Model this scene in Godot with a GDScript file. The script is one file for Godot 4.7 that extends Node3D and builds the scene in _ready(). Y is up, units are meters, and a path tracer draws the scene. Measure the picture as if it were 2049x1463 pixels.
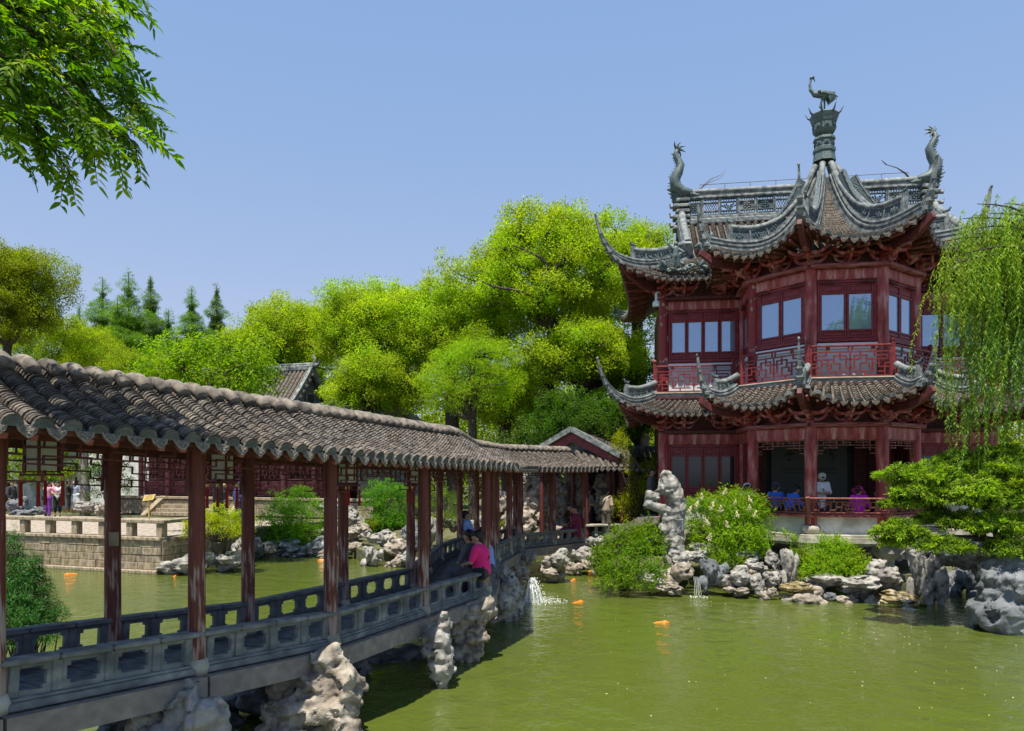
extends Node3D
# A classical water garden: zigzag covered corridor over a green pond, two-storey pavilion with flying eaves, rockery, trees, visitors.
# Units are metres, y is up. d below is the distance in front of the camera (world z = -d).

const EYE := 3.2
const FOC := 1440.0
var rng := RandomNumberGenerator.new()
var M := {}
var fine := FastNoiseLite.new()
var chips := FastNoiseLite.new()


class MB:
	var v := PackedVector3Array()
	var n := PackedVector3Array()
	var c := PackedColorArray()
	var uv := PackedVector2Array()
	var ix := PackedInt32Array()
	var tint := Color.WHITE

	func q(a: Vector3, b: Vector3, e: Vector3, d: Vector3) -> void:
		var nn := (e - a).cross(d - b)
		nn = nn.normalized()
		var k := v.size()
		v.append(a); v.append(b); v.append(e); v.append(d)
		for i in 4:
			n.append(nn); c.append(tint)
		ix.append(k); ix.append(k + 2); ix.append(k + 1); ix.append(k); ix.append(k + 3); ix.append(k + 2)

	func t(a: Vector3, b: Vector3, e: Vector3) -> void:
		var nn := (b - a).cross(e - a).normalized()
		var k := v.size()
		v.append(a); v.append(b); v.append(e)
		for i in 3:
			n.append(nn); c.append(tint)
		ix.append(k); ix.append(k + 2); ix.append(k + 1)

	func box(p: Vector3, s: Vector3, b := Basis()) -> void:
		var x := b.x * s.x * 0.5
		var y := b.y * s.y * 0.5
		var z := b.z * s.z * 0.5
		q(p - x - y + z, p + x - y + z, p + x + y + z, p - x + y + z)
		q(p + x - y - z, p - x - y - z, p - x + y - z, p + x + y - z)
		q(p + x - y + z, p + x - y - z, p + x + y - z, p + x + y + z)
		q(p - x - y - z, p - x - y + z, p - x + y + z, p - x + y - z)
		q(p - x + y + z, p + x + y + z, p + x + y - z, p - x + y - z)
		q(p - x - y - z, p + x - y - z, p + x - y + z, p - x - y + z)

	func bbox(p: Vector3, s: Vector3, e := 0.012, b := Basis()) -> void:   # box with its twelve edges chamfered
		var h := s * 0.5
		for ax in 3:
			var a1 := (ax + 1) % 3
			var a2 := (ax + 2) % 3
			for sg in [-1.0, 1.0]:
				var w := [Vector3(), Vector3(), Vector3(), Vector3()]
				var sq := [[-1, -1], [1, -1], [1, 1], [-1, 1]]
				for i in 4:
					var o := Vector3()
					o[ax] = sg * h[ax]
					o[a1] = sq[i][0] * (h[a1] - e)
					o[a2] = sq[i][1] * (h[a2] - e)
					w[i] = p + b * o
				if sg > 0: q(w[0], w[1], w[2], w[3])
				else: q(w[3], w[2], w[1], w[0])
		for ax in 3:
			var a1 := (ax + 1) % 3
			var a2 := (ax + 2) % 3
			for s1 in [-1.0, 1.0]:
				for s2 in [-1.0, 1.0]:
					var w := [Vector3(), Vector3(), Vector3(), Vector3()]
					for i in 4:
						var o := Vector3()
						o[ax] = (h[ax] - e) * (-1.0 if i == 0 or i == 3 else 1.0)
						o[a1] = s1 * (h[a1] - (e if i >= 2 else 0.0))
						o[a2] = s2 * (h[a2] - (e if i < 2 else 0.0))
						w[i] = p + b * o
					if s1 * s2 > 0: q(w[0], w[1], w[2], w[3])
					else: q(w[3], w[2], w[1], w[0])

	func beam(a: Vector3, b: Vector3, w: float, h: float, e := 0.0) -> void:   # a bar from a to b, h along the up direction
		var x := (b - a)
		var l := x.length()
		x /= l
		var up := Vector3.UP if absf(x.y) < 0.95 else Vector3.BACK
		var z := x.cross(up).normalized()
		var bs := Basis(x, z.cross(x), z)
		if e > 0.0: bbox((a + b) * 0.5, Vector3(l, h, w), e, bs)
		else: box((a + b) * 0.5, Vector3(l, h, w), bs)

	func prism(poly: PackedVector2Array, z0: float, z1: float, xf := Transform3D()) -> void:
		var tri := Geometry2D.triangulate_polygon(poly)
		var area := 0.0
		for i in poly.size():
			area += poly[i].cross(poly[(i + 1) % poly.size()])
		for i in range(0, tri.size(), 3):
			var a := poly[tri[i]]
			var b := poly[tri[i + 1]]
			var e := poly[tri[i + 2]]
			if (b - a).cross(e - a) < 0.0:
				var s := b
				b = e
				e = s
			t(xf * Vector3(a.x, a.y, z1), xf * Vector3(b.x, b.y, z1), xf * Vector3(e.x, e.y, z1))
			t(xf * Vector3(a.x, a.y, z0), xf * Vector3(e.x, e.y, z0), xf * Vector3(b.x, b.y, z0))
		for i in poly.size():
			var a := poly[i]
			var b := poly[(i + 1) % poly.size()]
			if area < 0.0:
				var s := b
				b = a
				a = s
			q(xf * Vector3(a.x, a.y, z0), xf * Vector3(b.x, b.y, z0), xf * Vector3(b.x, b.y, z1), xf * Vector3(a.x, a.y, z1))

	func smooth(vs: PackedVector3Array, ids: PackedInt32Array, uvs := PackedVector2Array()) -> void:   # ids counter-clockwise from outside
		var k := v.size()
		var nn := PackedVector3Array()
		nn.resize(vs.size())
		for i in range(0, ids.size(), 3):
			var a := vs[ids[i]]
			var f := (vs[ids[i + 1]] - a).cross(vs[ids[i + 2]] - a)
			nn[ids[i]] += f
			nn[ids[i + 1]] += f
			nn[ids[i + 2]] += f
			ix.append(k + ids[i]); ix.append(k + ids[i + 2]); ix.append(k + ids[i + 1])
		v.append_array(vs)
		for i in vs.size():
			n.append(nn[i].normalized() if nn[i].length_squared() > 0.0 else Vector3.UP)
			c.append(tint)
		if uvs.size():
			uv.append_array(uvs)

	func tube(p: Array, r: Array, sides := 7, capped := true) -> void:
		var vs := PackedVector3Array()
		var ids := PackedInt32Array()
		var m := p.size()
		var t0: Vector3 = (p[1] - p[0]).normalized()
		var x := t0.cross(Vector3.UP if absf(t0.y) < 0.9 else Vector3.RIGHT).normalized()
		for i in m:
			var tg: Vector3 = (p[mini(i + 1, m - 1)] - p[maxi(i - 1, 0)]).normalized()
			x = (x - tg * x.dot(tg)).normalized()
			var y := tg.cross(x)
			for s in sides:
				var a := TAU * s / sides
				vs.append(p[i] + (x * cos(a) + y * sin(a)) * float(r[i]))
		for i in m - 1:
			for s in sides:
				var a := i * sides + s
				var b := i * sides + (s + 1) % sides
				ids.append(a); ids.append(b); ids.append(b + sides)
				ids.append(a); ids.append(b + sides); ids.append(a + sides)
		if capped:
			vs.append(p[0]); vs.append(p[m - 1])
			for s in sides:
				var b := (s + 1) % sides
				ids.append(m * sides); ids.append(b); ids.append(s)
				ids.append(m * sides + 1); ids.append((m - 1) * sides + s); ids.append((m - 1) * sides + b)
		smooth(vs, ids)

	func lathe(prof: Array, seg: int, xf := Transform3D(), flat := true, turn := 0.0) -> void:   # prof: Vector2(radius, y) from bottom to top
		if flat:
			for i in prof.size() - 1:
				for s in seg:
					var a := TAU * s / seg + turn
					var b := TAU * (s + 1) / seg + turn
					var p: Vector2 = prof[i]
					var r: Vector2 = prof[i + 1]
					q(xf * Vector3(p.x * sin(a), p.y, p.x * cos(a)), xf * Vector3(p.x * sin(b), p.y, p.x * cos(b)), xf * Vector3(r.x * sin(b), r.y, r.x * cos(b)), xf * Vector3(r.x * sin(a), r.y, r.x * cos(a)))
			return
		var vs := PackedVector3Array()
		var ids := PackedInt32Array()
		for p in prof:
			for s in seg:
				var a := TAU * s / seg + turn
				vs.append(xf * Vector3(p.x * sin(a), p.y, p.x * cos(a)))
		for i in prof.size() - 1:
			for s in seg:
				var a := i * seg + s
				var b := i * seg + (s + 1) % seg
				ids.append(a); ids.append(b); ids.append(b + seg)
				ids.append(a); ids.append(b + seg); ids.append(a + seg)
		smooth(vs, ids)

	func sweep(p: Array, prof: Array, scale_at: Array = []) -> void:   # closed profile (side, up) carried along p, kept upright
		var m := p.size()
		var rings := []
		for i in m:
			var tg: Vector3 = (p[mini(i + 1, m - 1)] - p[maxi(i - 1, 0)]).normalized()
			var sd := tg.cross(Vector3.UP)
			sd = sd.normalized() if sd.length() > 0.01 else Vector3.RIGHT
			var up := sd.cross(tg).normalized()
			var k: float = scale_at[i] if scale_at.size() else 1.0
			var ring := []
			for w in prof:
				ring.append(p[i] + (sd * w.x + up * w.y) * k)
			rings.append(ring)
		var z := prof.size()
		for i in m - 1:
			for j in z:
				q(rings[i][j], rings[i][(j + 1) % z], rings[i + 1][(j + 1) % z], rings[i + 1][j])
		for j in range(1, z - 1):
			t(rings[0][0], rings[0][j + 1], rings[0][j])
			t(rings[m - 1][0], rings[m - 1][j], rings[m - 1][j + 1])

	func put(o: MB, xf: Transform3D) -> void:
		var k := v.size()
		for i in o.v.size():
			v.append(xf * o.v[i])
			n.append((xf.basis * o.n[i]).normalized())
		c.append_array(o.c)
		for i in o.ix:
			ix.append(k + i)

	func mesh() -> ArrayMesh:
		var am := ArrayMesh.new()
		var a := []
		a.resize(Mesh.ARRAY_MAX)
		a[Mesh.ARRAY_VERTEX] = v
		a[Mesh.ARRAY_NORMAL] = n
		a[Mesh.ARRAY_COLOR] = c
		if uv.size() == v.size(): a[Mesh.ARRAY_TEX_UV] = uv
		a[Mesh.ARRAY_INDEX] = ix
		am.add_surface_from_arrays(Mesh.PRIMITIVE_TRIANGLES, a)
		return am


# ---------------------------------------------------------------- small helpers
func at(x: float, y: float, d: float) -> Vector3:    # the point seen in direction (x, y) of the survey photo at distance d
	return Vector3((x - 1024.5) / FOC * d, EYE - (y - 945.0) / FOC * d, -d)

func on(x: float, y: float, h: float) -> Vector3:    # the point at height h seen in that direction
	return at(x, y, (EYE - h) * FOC / (y - 945.0))

func lin(r: float, g: float, b: float) -> Color:
	return Color(r, g, b).linear_to_srgb()

func part(parent: Node, called: String, shape, m: Material, xf := Transform3D()) -> MeshInstance3D:
	var o := MeshInstance3D.new()
	o.name = called
	o.mesh = shape.mesh() if shape is MB else shape
	o.material_override = m
	o.transform = xf
	parent.add_child(o, true)
	return o

func tag(o: Node3D, label: String, category := "", group := "", kind := "") -> Node3D:
	if label: o.set_meta("label", label)
	if category: o.set_meta("category", category)
	if group: o.set_meta("group", group)
	if kind: o.set_meta("kind", kind)
	return o

func thing(called: String, label: String, category: String, where := Vector3.ZERO, turn := 0.0, group := "") -> Node3D:
	var o := Node3D.new()
	o.name = called
	o.position = where
	o.rotation.y = turn
	add_child(o, true)
	tag(o, label, category, group)
	return o

func copies(parent: Node, called: String, shape, m: Material, xfs: Array, cols: Array = []) -> MultiMeshInstance3D:
	var mm := MultiMesh.new()
	mm.transform_format = MultiMesh.TRANSFORM_3D
	mm.use_colors = cols.size() > 0
	mm.mesh = shape.mesh() if shape is MB else shape
	mm.instance_count = xfs.size()
	for i in xfs.size():
		mm.set_instance_transform(i, xfs[i])
		if cols.size(): mm.set_instance_color(i, cols[i])
	var o := MultiMeshInstance3D.new()
	o.name = called
	o.multimesh = mm
	o.material_override = m
	parent.add_child(o, true)
	o.set_meta("kind", "stuff")
	return o

func facing(dir: Vector3) -> Basis:    # x along dir (level part), y up
	var x := Vector3(dir.x, 0, dir.z).normalized()
	return Basis(x, Vector3.UP, x.cross(Vector3.UP))

func blob(bones: Array, cell: float, k := 0.03, amp := 0.0, freq := 4.0, seed_at := Vector3.ZERO, amp2 := 0.0) -> MB:
	# bones: [a, b, ra, rb] or [a, b, ra, rb, true] to carve; meshed by surface nets
	var lo := Vector3(1e9, 1e9, 1e9)
	var hi := -lo
	for b in bones:
		if b.size() > 4: continue
		var r := Vector3.ONE * (maxf(b[2], b[3]) + amp + k * 0.3 + cell * 2.0)
		lo = lo.min(b[0] - r).min(b[1] - r)
		hi = hi.max(b[0] + r).max(b[1] + r)
	var nx := int((hi.x - lo.x) / cell) + 2
	var ny := int((hi.y - lo.y) / cell) + 2
	var nz := int((hi.z - lo.z) / cell) + 2
	var f := PackedFloat32Array()
	f.resize(nx * ny * nz)
	f.fill(1e3)
	var reach := cell * 5.0 + k + amp * 2.0
	for b in bones:
		var carve: bool = b.size() > 4
		var a: Vector3 = b[0]
		var ba: Vector3 = b[1] - a
		var inv := 1.0 / maxf(ba.length_squared(), 1e-9)
		var ra: float = b[2]
		var rb: float = b[3]
		var rr := Vector3.ONE * (maxf(ra, rb) + reach)
		var l: Vector3 = ((a.min(b[1]) - rr - lo) / cell).floor()
		var h: Vector3 = ((a.max(b[1]) + rr - lo) / cell).ceil()
		for z in range(maxi(0, int(l.z)), mini(nz, int(h.z) + 1)):
			for y in range(maxi(0, int(l.y)), mini(ny, int(h.y) + 1)):
				var row := (z * ny + y) * nx
				for x in range(maxi(0, int(l.x)), mini(nx, int(h.x) + 1)):
					var p := lo + Vector3(x, y, z) * cell - a
					var s := clampf(p.dot(ba) * inv, 0.0, 1.0)
					var dd := (p - ba * s).length() - ra - (rb - ra) * s
					var g := f[row + x]
					if carve:
						dd = -dd
						var w := maxf(k - absf(g - dd), 0.0) / k
						f[row + x] = maxf(g, dd) + w * w * k * 0.25
					else:
						var w := maxf(k - absf(g - dd), 0.0) / k
						f[row + x] = minf(g, dd) - w * w * k * 0.25
	if amp > 0.0:
		var lim := amp * 2.2 + cell * 4.0
		for z in nz:
			for y in ny:
				var row := (z * ny + y) * nx
				for x in nx:
					var g := f[row + x]
					if g < lim and g > -lim:
						var p := (lo + Vector3(x, y, z) * cell + seed_at) * freq
						var w := absf(fine.get_noise_3dv(p * 12.0)) * 2.0
						var fc := chips.get_noise_3dv(p * Vector3(11.0, 15.0, 11.0))
						f[row + x] = g + amp * (0.35 - w * 0.8 + fc * 1.25) + amp2 * 1.7 * fine.get_noise_3dv(p * 31.0)
	var id := PackedInt32Array()
	id.resize(nx * ny * nz)
	id.fill(-1)
	var vs := PackedVector3Array()
	var near := cell * 6.0 + amp * 2.0
	var off := [0, 1, nx, nx + 1, nx * ny, nx * ny + 1, nx * ny + nx, nx * ny + nx + 1]
	var ed := [[0, 1], [2, 3], [4, 5], [6, 7], [0, 2], [1, 3], [4, 6], [5, 7], [0, 4], [1, 5], [2, 6], [3, 7]]
	for z in nz - 1:
		for y in ny - 1:
			var row := (z * ny + y) * nx
			for x in nx - 1:
				var g0 := f[row + x]
				if g0 > near or g0 < -near: continue
				var mask := 0
				for i in 8:
					if f[row + x + off[i]] < 0.0: mask |= 1 << i
				if mask == 0 or mask == 255: continue
				var sum := Vector3()
				var cnt := 0
				for e in ed:
					var i: int = e[0]
					var j: int = e[1]
					if (mask >> i & 1) != (mask >> j & 1):
						var ga := f[row + x + off[i]]
						var gb := f[row + x + off[j]]
						var s := ga / (ga - gb)
						var pa := Vector3(i & 1, i >> 1 & 1, i >> 2 & 1)
						var pb := Vector3(j & 1, j >> 1 & 1, j >> 2 & 1)
						sum += pa.lerp(pb, s)
						cnt += 1
				id[row + x] = vs.size()
				vs.append(lo + (Vector3(x, y, z) + sum / cnt) * cell)
	var ids := PackedInt32Array()
	for z in range(1, nz - 1):
		for y in range(1, ny - 1):
			var row := (z * ny + y) * nx
			for x in range(1, nx - 1):
				var o := row + x
				if id[o] < 0: continue
				var inn := f[o] < 0.0
				for ax in 3:
					var st := 1 if ax == 0 else nx if ax == 1 else nx * ny
					if (f[o + st] < 0.0) == inn: continue
					var s1 := nx if ax == 0 else nx * ny if ax == 1 else 1
					var s2 := nx * ny if ax == 0 else 1 if ax == 1 else nx
					var a := id[o]
					var b := id[o - s1]
					var e := id[o - s1 - s2]
					var d := id[o - s2]
					if a < 0 or b < 0 or e < 0 or d < 0: continue
					if inn:
						ids.append_array([a, b, e, a, e, d])
					else:
						ids.append_array([a, e, b, a, d, e])
	var mb := MB.new()
	mb.smooth(vs, ids)
	return mb


func craggy(mb: MB, share := 0.7) -> MB:      # sharpen a smooth stone: every face keeps most of its own normal
	var o := MB.new()
	for i in range(0, mb.ix.size(), 3):
		var a := mb.ix[i]
		var b := mb.ix[i + 1]
		var e := mb.ix[i + 2]
		var fn := (mb.v[e] - mb.v[a]).cross(mb.v[b] - mb.v[a]).normalized()
		for k in [a, b, e]:
			o.ix.append(o.v.size())
			o.v.append(mb.v[k])
			o.n.append(mb.n[k].lerp(fn, share).normalized())
			o.c.append(Color.WHITE)
	return o


# ---------------------------------------------------------------- materials
func noise(freq: float, seed_no: int, kind := FastNoiseLite.TYPE_SIMPLEX_SMOOTH, oct := 4, ridged := false) -> FastNoiseLite:
	var f := FastNoiseLite.new()
	f.noise_type = kind
	f.seed = seed_no
	f.frequency = freq
	f.fractal_octaves = oct
	if ridged: f.fractal_type = FastNoiseLite.FRACTAL_RIDGED
	return f

func noise_tex(f: FastNoiseLite, ramp: Array = [], size := 256, nm := 0.0) -> NoiseTexture2D:
	var t := NoiseTexture2D.new()
	t.width = size
	t.height = size
	t.seamless = true
	t.noise = f
	if ramp.size():
		var g := Gradient.new()
		var offs := PackedFloat32Array()
		var cols := PackedColorArray()
		for r in ramp:
			offs.append(r[0])
			cols.append(r[1])
		g.offsets = offs
		g.colors = cols
		t.color_ramp = g
	if nm > 0.0:
		t.as_normal_map = true
		t.bump_strength = nm
	return t

func plain(c: Color, rough := 0.8, metal := 0.0) -> StandardMaterial3D:
	var m := StandardMaterial3D.new()
	m.albedo_color = c
	m.roughness = rough
	m.metallic = metal
	m.cull_mode = BaseMaterial3D.CULL_DISABLED
	return m

func grained(ramp: Array, tile: float, rough := 0.85, bump := 0.0, freq := 0.02, seed_no := 1, ridged := false, stretch := Vector3.ONE, tinted := false) -> StandardMaterial3D:
	var m := plain(Color.WHITE, rough)
	var f := noise(freq, seed_no, FastNoiseLite.TYPE_SIMPLEX_SMOOTH, 5, ridged)
	m.albedo_texture = noise_tex(f, ramp)
	m.uv1_triplanar = true
	m.uv1_world_triplanar = true
	m.uv1_scale = Vector3.ONE / tile * stretch
	if bump != 0.0:
		m.heightmap_enabled = true
		m.heightmap_scale = bump
		m.heightmap_texture = noise_tex(f)
	m.vertex_color_use_as_albedo = tinted
	return m

func leafy(back: float, rough := 0.55) -> StandardMaterial3D:
	var m := plain(Color.WHITE, rough)
	m.vertex_color_use_as_albedo = true
	m.backlight_enabled = true
	m.backlight = Color(back * 0.95, back, back * 0.35)
	m.metallic_specular = 0.35
	return m

func make_materials() -> void:
	M.tile = grained([[0.2, lin(0.03, 0.025, 0.021)], [0.45, lin(0.085, 0.072, 0.06)], [0.6, lin(0.14, 0.12, 0.1)], [0.85, lin(0.21, 0.185, 0.155)]], 1.1, 0.9, 0.4, 0.03, 11, false, Vector3.ONE, true)
	M.ridge_cap = grained([[0.2, lin(0.08, 0.068, 0.056)], [0.5, lin(0.17, 0.147, 0.12)], [0.85, lin(0.28, 0.245, 0.2)]], 0.8, 0.95, 0.3, 0.025, 51)
	M.pan = grained([[0.3, lin(0.05, 0.04, 0.035)], [0.7, lin(0.16, 0.14, 0.12)]], 0.7, 0.95, 0.3, 0.03, 12)
	M.drip = grained([[0.3, lin(0.12, 0.11, 0.1)], [0.5, lin(0.24, 0.215, 0.18)], [0.8, lin(0.38, 0.34, 0.28)]], 0.35, 0.9, 1.2, 0.05, 13, false, Vector3.ONE, true)
	M.ridge = grained([[0.25, lin(0.055, 0.07, 0.078)], [0.45, lin(0.13, 0.15, 0.155)], [0.6, lin(0.2, 0.22, 0.22)], [0.85, lin(0.3, 0.31, 0.3)]], 1.3, 0.75, 0.5, 0.02, 14)
	M.ridge_dark = grained([[0.3, lin(0.03, 0.055, 0.065)], [0.55, lin(0.085, 0.12, 0.135)], [0.8, lin(0.2, 0.25, 0.26)]], 0.5, 0.8, 1.5, 0.04, 15)
	M.bronze = grained([[0.3, lin(0.03, 0.05, 0.055)], [0.6, lin(0.1, 0.14, 0.14)], [0.85, lin(0.22, 0.26, 0.25)]], 0.4, 0.55, 0.4, 0.04, 16)
	M.red = grained([[0.2, lin(0.16, 0.017, 0.017)], [0.42, lin(0.33, 0.042, 0.04)], [0.6, lin(0.38, 0.075, 0.072)], [0.82, lin(0.52, 0.27, 0.26)]], 1.6, 0.5, 0.15, 0.014, 17, false, Vector3(2.2, 0.5, 2.2))
	M.red_dark = grained([[0.3, lin(0.06, 0.012, 0.012)], [0.7, lin(0.13, 0.022, 0.021)]], 1.0, 0.65, 0.1, 0.02, 18)
	M.red_faded = grained([[0.2, lin(0.16, 0.03, 0.03)], [0.5, lin(0.27, 0.065, 0.065)], [0.8, lin(0.4, 0.17, 0.17)]], 1.2, 0.6, 0.2, 0.015, 19, false, Vector3(0.6, 3.0, 0.6))
	M.frame = grained([[0.3, lin(0.16, 0.012, 0.02)], [0.7, lin(0.25, 0.024, 0.032)]], 1.0, 0.5, 0.08, 0.02, 20)
	M.rail = grained([[0.3, lin(0.14, 0.012, 0.015)], [0.7, lin(0.22, 0.028, 0.03)]], 1.0, 0.5, 0.08, 0.02, 21)
	M.brown = grained([[0.3, lin(0.18, 0.05, 0.04)], [0.7, lin(0.28, 0.095, 0.075)]], 0.8, 0.6, 0.1, 0.02, 22)
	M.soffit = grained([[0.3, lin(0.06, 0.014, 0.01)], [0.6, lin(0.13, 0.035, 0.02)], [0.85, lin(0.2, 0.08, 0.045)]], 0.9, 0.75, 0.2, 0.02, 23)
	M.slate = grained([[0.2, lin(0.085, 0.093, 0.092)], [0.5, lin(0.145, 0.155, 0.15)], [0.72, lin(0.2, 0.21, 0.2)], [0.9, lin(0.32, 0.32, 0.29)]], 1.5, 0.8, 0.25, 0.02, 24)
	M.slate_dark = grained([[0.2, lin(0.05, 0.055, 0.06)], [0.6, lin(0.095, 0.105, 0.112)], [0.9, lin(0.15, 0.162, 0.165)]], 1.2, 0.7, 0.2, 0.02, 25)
	M.granite = grained([[0.2, lin(0.17, 0.145, 0.125)], [0.5, lin(0.22, 0.19, 0.165)], [0.8, lin(0.28, 0.245, 0.215)]], 1.4, 0.85, 0.25, 0.025, 26)
	M.sand = grained([[0.2, lin(0.15, 0.115, 0.075)], [0.5, lin(0.28, 0.225, 0.155)], [0.8, lin(0.4, 0.335, 0.245)]], 1.2, 0.9, 0.4, 0.02, 27, false, Vector3(1.6, 0.6, 1.6), true)
	M.paving = grained([[0.3, lin(0.24, 0.2, 0.155)], [0.7, lin(0.4, 0.34, 0.28)]], 1.5, 0.9, 0.2, 0.02, 28)
	M.stone_pale = grained([[0.25, lin(0.22, 0.2, 0.155)], [0.6, lin(0.38, 0.36, 0.29)], [0.85, lin(0.5, 0.48, 0.41)]], 1.8, 0.8, 0.2, 0.015, 29)
	M.plaster = grained([[0.2, lin(0.34, 0.35, 0.32)], [0.5, lin(0.55, 0.57, 0.54)], [0.8, lin(0.68, 0.7, 0.68)]], 2.2, 0.9, 0.08, 0.012, 30)
	M.greyblock = grained([[0.3, lin(0.2, 0.22, 0.23)], [0.7, lin(0.36, 0.39, 0.4)]], 1.4, 0.85, 0.15, 0.02, 31)
	M.board = plain(lin(0.68, 0.71, 0.76), 0.6)
	M.rock = grained([[0.25, lin(0.38, 0.365, 0.335)], [0.5, lin(0.28, 0.265, 0.24)], [0.7, lin(0.17, 0.16, 0.145)], [0.9, lin(0.05, 0.047, 0.043)]], 1.3, 0.9, -2.2, 0.009, 32, true)
	M.rock_warm = grained([[0.25, lin(0.39, 0.35, 0.29)], [0.5, lin(0.28, 0.24, 0.195)], [0.7, lin(0.17, 0.14, 0.11)], [0.9, lin(0.05, 0.042, 0.033)]], 1.2, 0.9, -2.2, 0.009, 33, true)
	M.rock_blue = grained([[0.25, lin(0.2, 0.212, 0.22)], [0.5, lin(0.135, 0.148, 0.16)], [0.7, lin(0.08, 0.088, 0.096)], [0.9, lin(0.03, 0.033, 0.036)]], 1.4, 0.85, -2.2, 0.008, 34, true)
	M.rock_moss = grained([[0.2, lin(0.03, 0.03, 0.015)], [0.4, lin(0.12, 0.1, 0.03)], [0.55, lin(0.22, 0.15, 0.05)], [0.8, lin(0.4, 0.36, 0.28)]], 0.9, 0.6, 3.0, 0.014, 35)
	M.soil = grained([[0.3, lin(0.06, 0.06, 0.025)], [0.6, lin(0.12, 0.11, 0.05)], [0.8, lin(0.09, 0.12, 0.03)]], 3.0, 0.95, 1.0, 0.02, 36)
	M.bark = grained([[0.3, lin(0.03, 0.024, 0.018)], [0.7, lin(0.1, 0.08, 0.06)]], 0.5, 0.95, 1.5, 0.03, 37)
	M.glass = plain(Color(0.68, 0.78, 0.9, 0.42), 0.03, 0.55)
	M.glass.transparency = BaseMaterial3D.TRANSPARENCY_ALPHA
	M.glass_dark = plain(lin(0.028, 0.026, 0.026), 0.05)
	M.paper = plain(lin(0.5, 0.5, 0.47), 0.8)
	M.screen = plain(lin(0.1, 0.105, 0.095), 0.9)
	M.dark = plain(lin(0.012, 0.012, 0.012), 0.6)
	M.gold = plain(lin(0.5, 0.36, 0.1), 0.45, 0.4)
	M.cam = plain(lin(0.6, 0.66, 0.66), 0.4)
	M.tassel = plain(lin(0.3, 0.012, 0.012), 0.8)
	M.metal = plain(lin(0.12, 0.12, 0.12), 0.5, 0.6)
	M.leaf = leafy(1.15)
	M.leaf_soft = leafy(1.0, 0.65)
	M.leaf_dark = leafy(0.7, 0.45)
	M.koi = plain(lin(0.85, 0.2, 0.015), 0.3)
	M.fall = plain(lin(0.5, 0.54, 0.5), 0.3)
	M.foam = plain(lin(0.85, 0.87, 0.85), 0.35)
	M.cream = plain(lin(0.75, 0.66, 0.42), 0.8)
	M.ink = plain(lin(0.02, 0.02, 0.02), 0.9)
	# weathered corridor columns: dark red lacquer above, flaked to pale wood towards the deck
	var im := Image.create(128, 512, false, Image.FORMAT_RGB8)
	var n1 := noise(0.05, 71)
	var n2 := noise(0.012, 72)
	for y in 512:
		var up := 1.0 - y / 511.0          # 1 at the top
		for x in 128:
			var s := n1.get_noise_2d(x * 2.2, y * 0.16) * 0.5 + n2.get_noise_2d(x * 1.5, y * 0.5) * 0.55
			var w := smoothstep(0.05, 0.3, s + (0.42 - up) * 1.1)
			var red := Color(0.09, 0.014, 0.008).lerp(Color(0.155, 0.033, 0.019), clampf(0.5 + s, 0, 1))
			var pale := Color(0.33, 0.26, 0.22).lerp(Color(0.2, 0.1, 0.08), clampf(0.5 - s * 1.4, 0, 1))
			im.set_pixel(x, y, red.lerp(pale, w).linear_to_srgb())
	M.column = plain(Color.WHITE, 0.6)
	M.column.uv1_scale = Vector3(1, 2, 1)
	M.column.albedo_texture = ImageTexture.create_from_image(im)
	# pavilion columns that have lost patches of their red coat
	var ip := Image.create(128, 512, false, Image.FORMAT_RGB8)
	var n3 := noise(0.02, 75)
	for y in 512:
		for x in 128:
			var s := n3.get_noise_2d(x * 1.2, y * 0.7)
			var col := Color(0.26, 0.014, 0.02).lerp(Color(0.19, 0.02, 0.02), clampf(0.5 + n1.get_noise_2d(x, y * 0.4), 0, 1))
			if s > 0.36: col = Color(0.45, 0.33, 0.24) if n1.get_noise_2d(x + 300, y) > -0.1 else Color(0.2, 0.18, 0.17)
			ip.set_pixel(x, y, col.linear_to_srgb())
	M.column_patchy = plain(Color.WHITE, 0.55)
	M.column_patchy.uv1_scale = Vector3(1, 2, 1)
	M.column_patchy.albedo_texture = ImageTexture.create_from_image(ip)
	# pond water: opaque with algae, glossy and rippled
	M.water = plain(lin(0.08, 0.106, 0.016), 0.06)
	M.water.roughness_texture = noise_tex(noise(0.006, 43), [[0.3, Color(0.1, 0.1, 0.1)], [0.55, Color(0.35, 0.35, 0.35)], [0.75, Color(0.9, 0.9, 0.9)]], 256)
	M.water.uv1_triplanar = true
	M.water.uv1_world_triplanar = true
	M.water.uv1_scale = Vector3.ONE / 4.6
	M.water.normal_enabled = true
	M.water.normal_scale = 0.6
	M.water.metallic_specular = 0.7
	var wn := noise(0.011, 41, FastNoiseLite.TYPE_SIMPLEX_SMOOTH, 3)
	wn.domain_warp_enabled = true
	wn.domain_warp_amplitude = 40.0
	M.water.normal_texture = noise_tex(wn, [], 512, 5.0)


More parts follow.
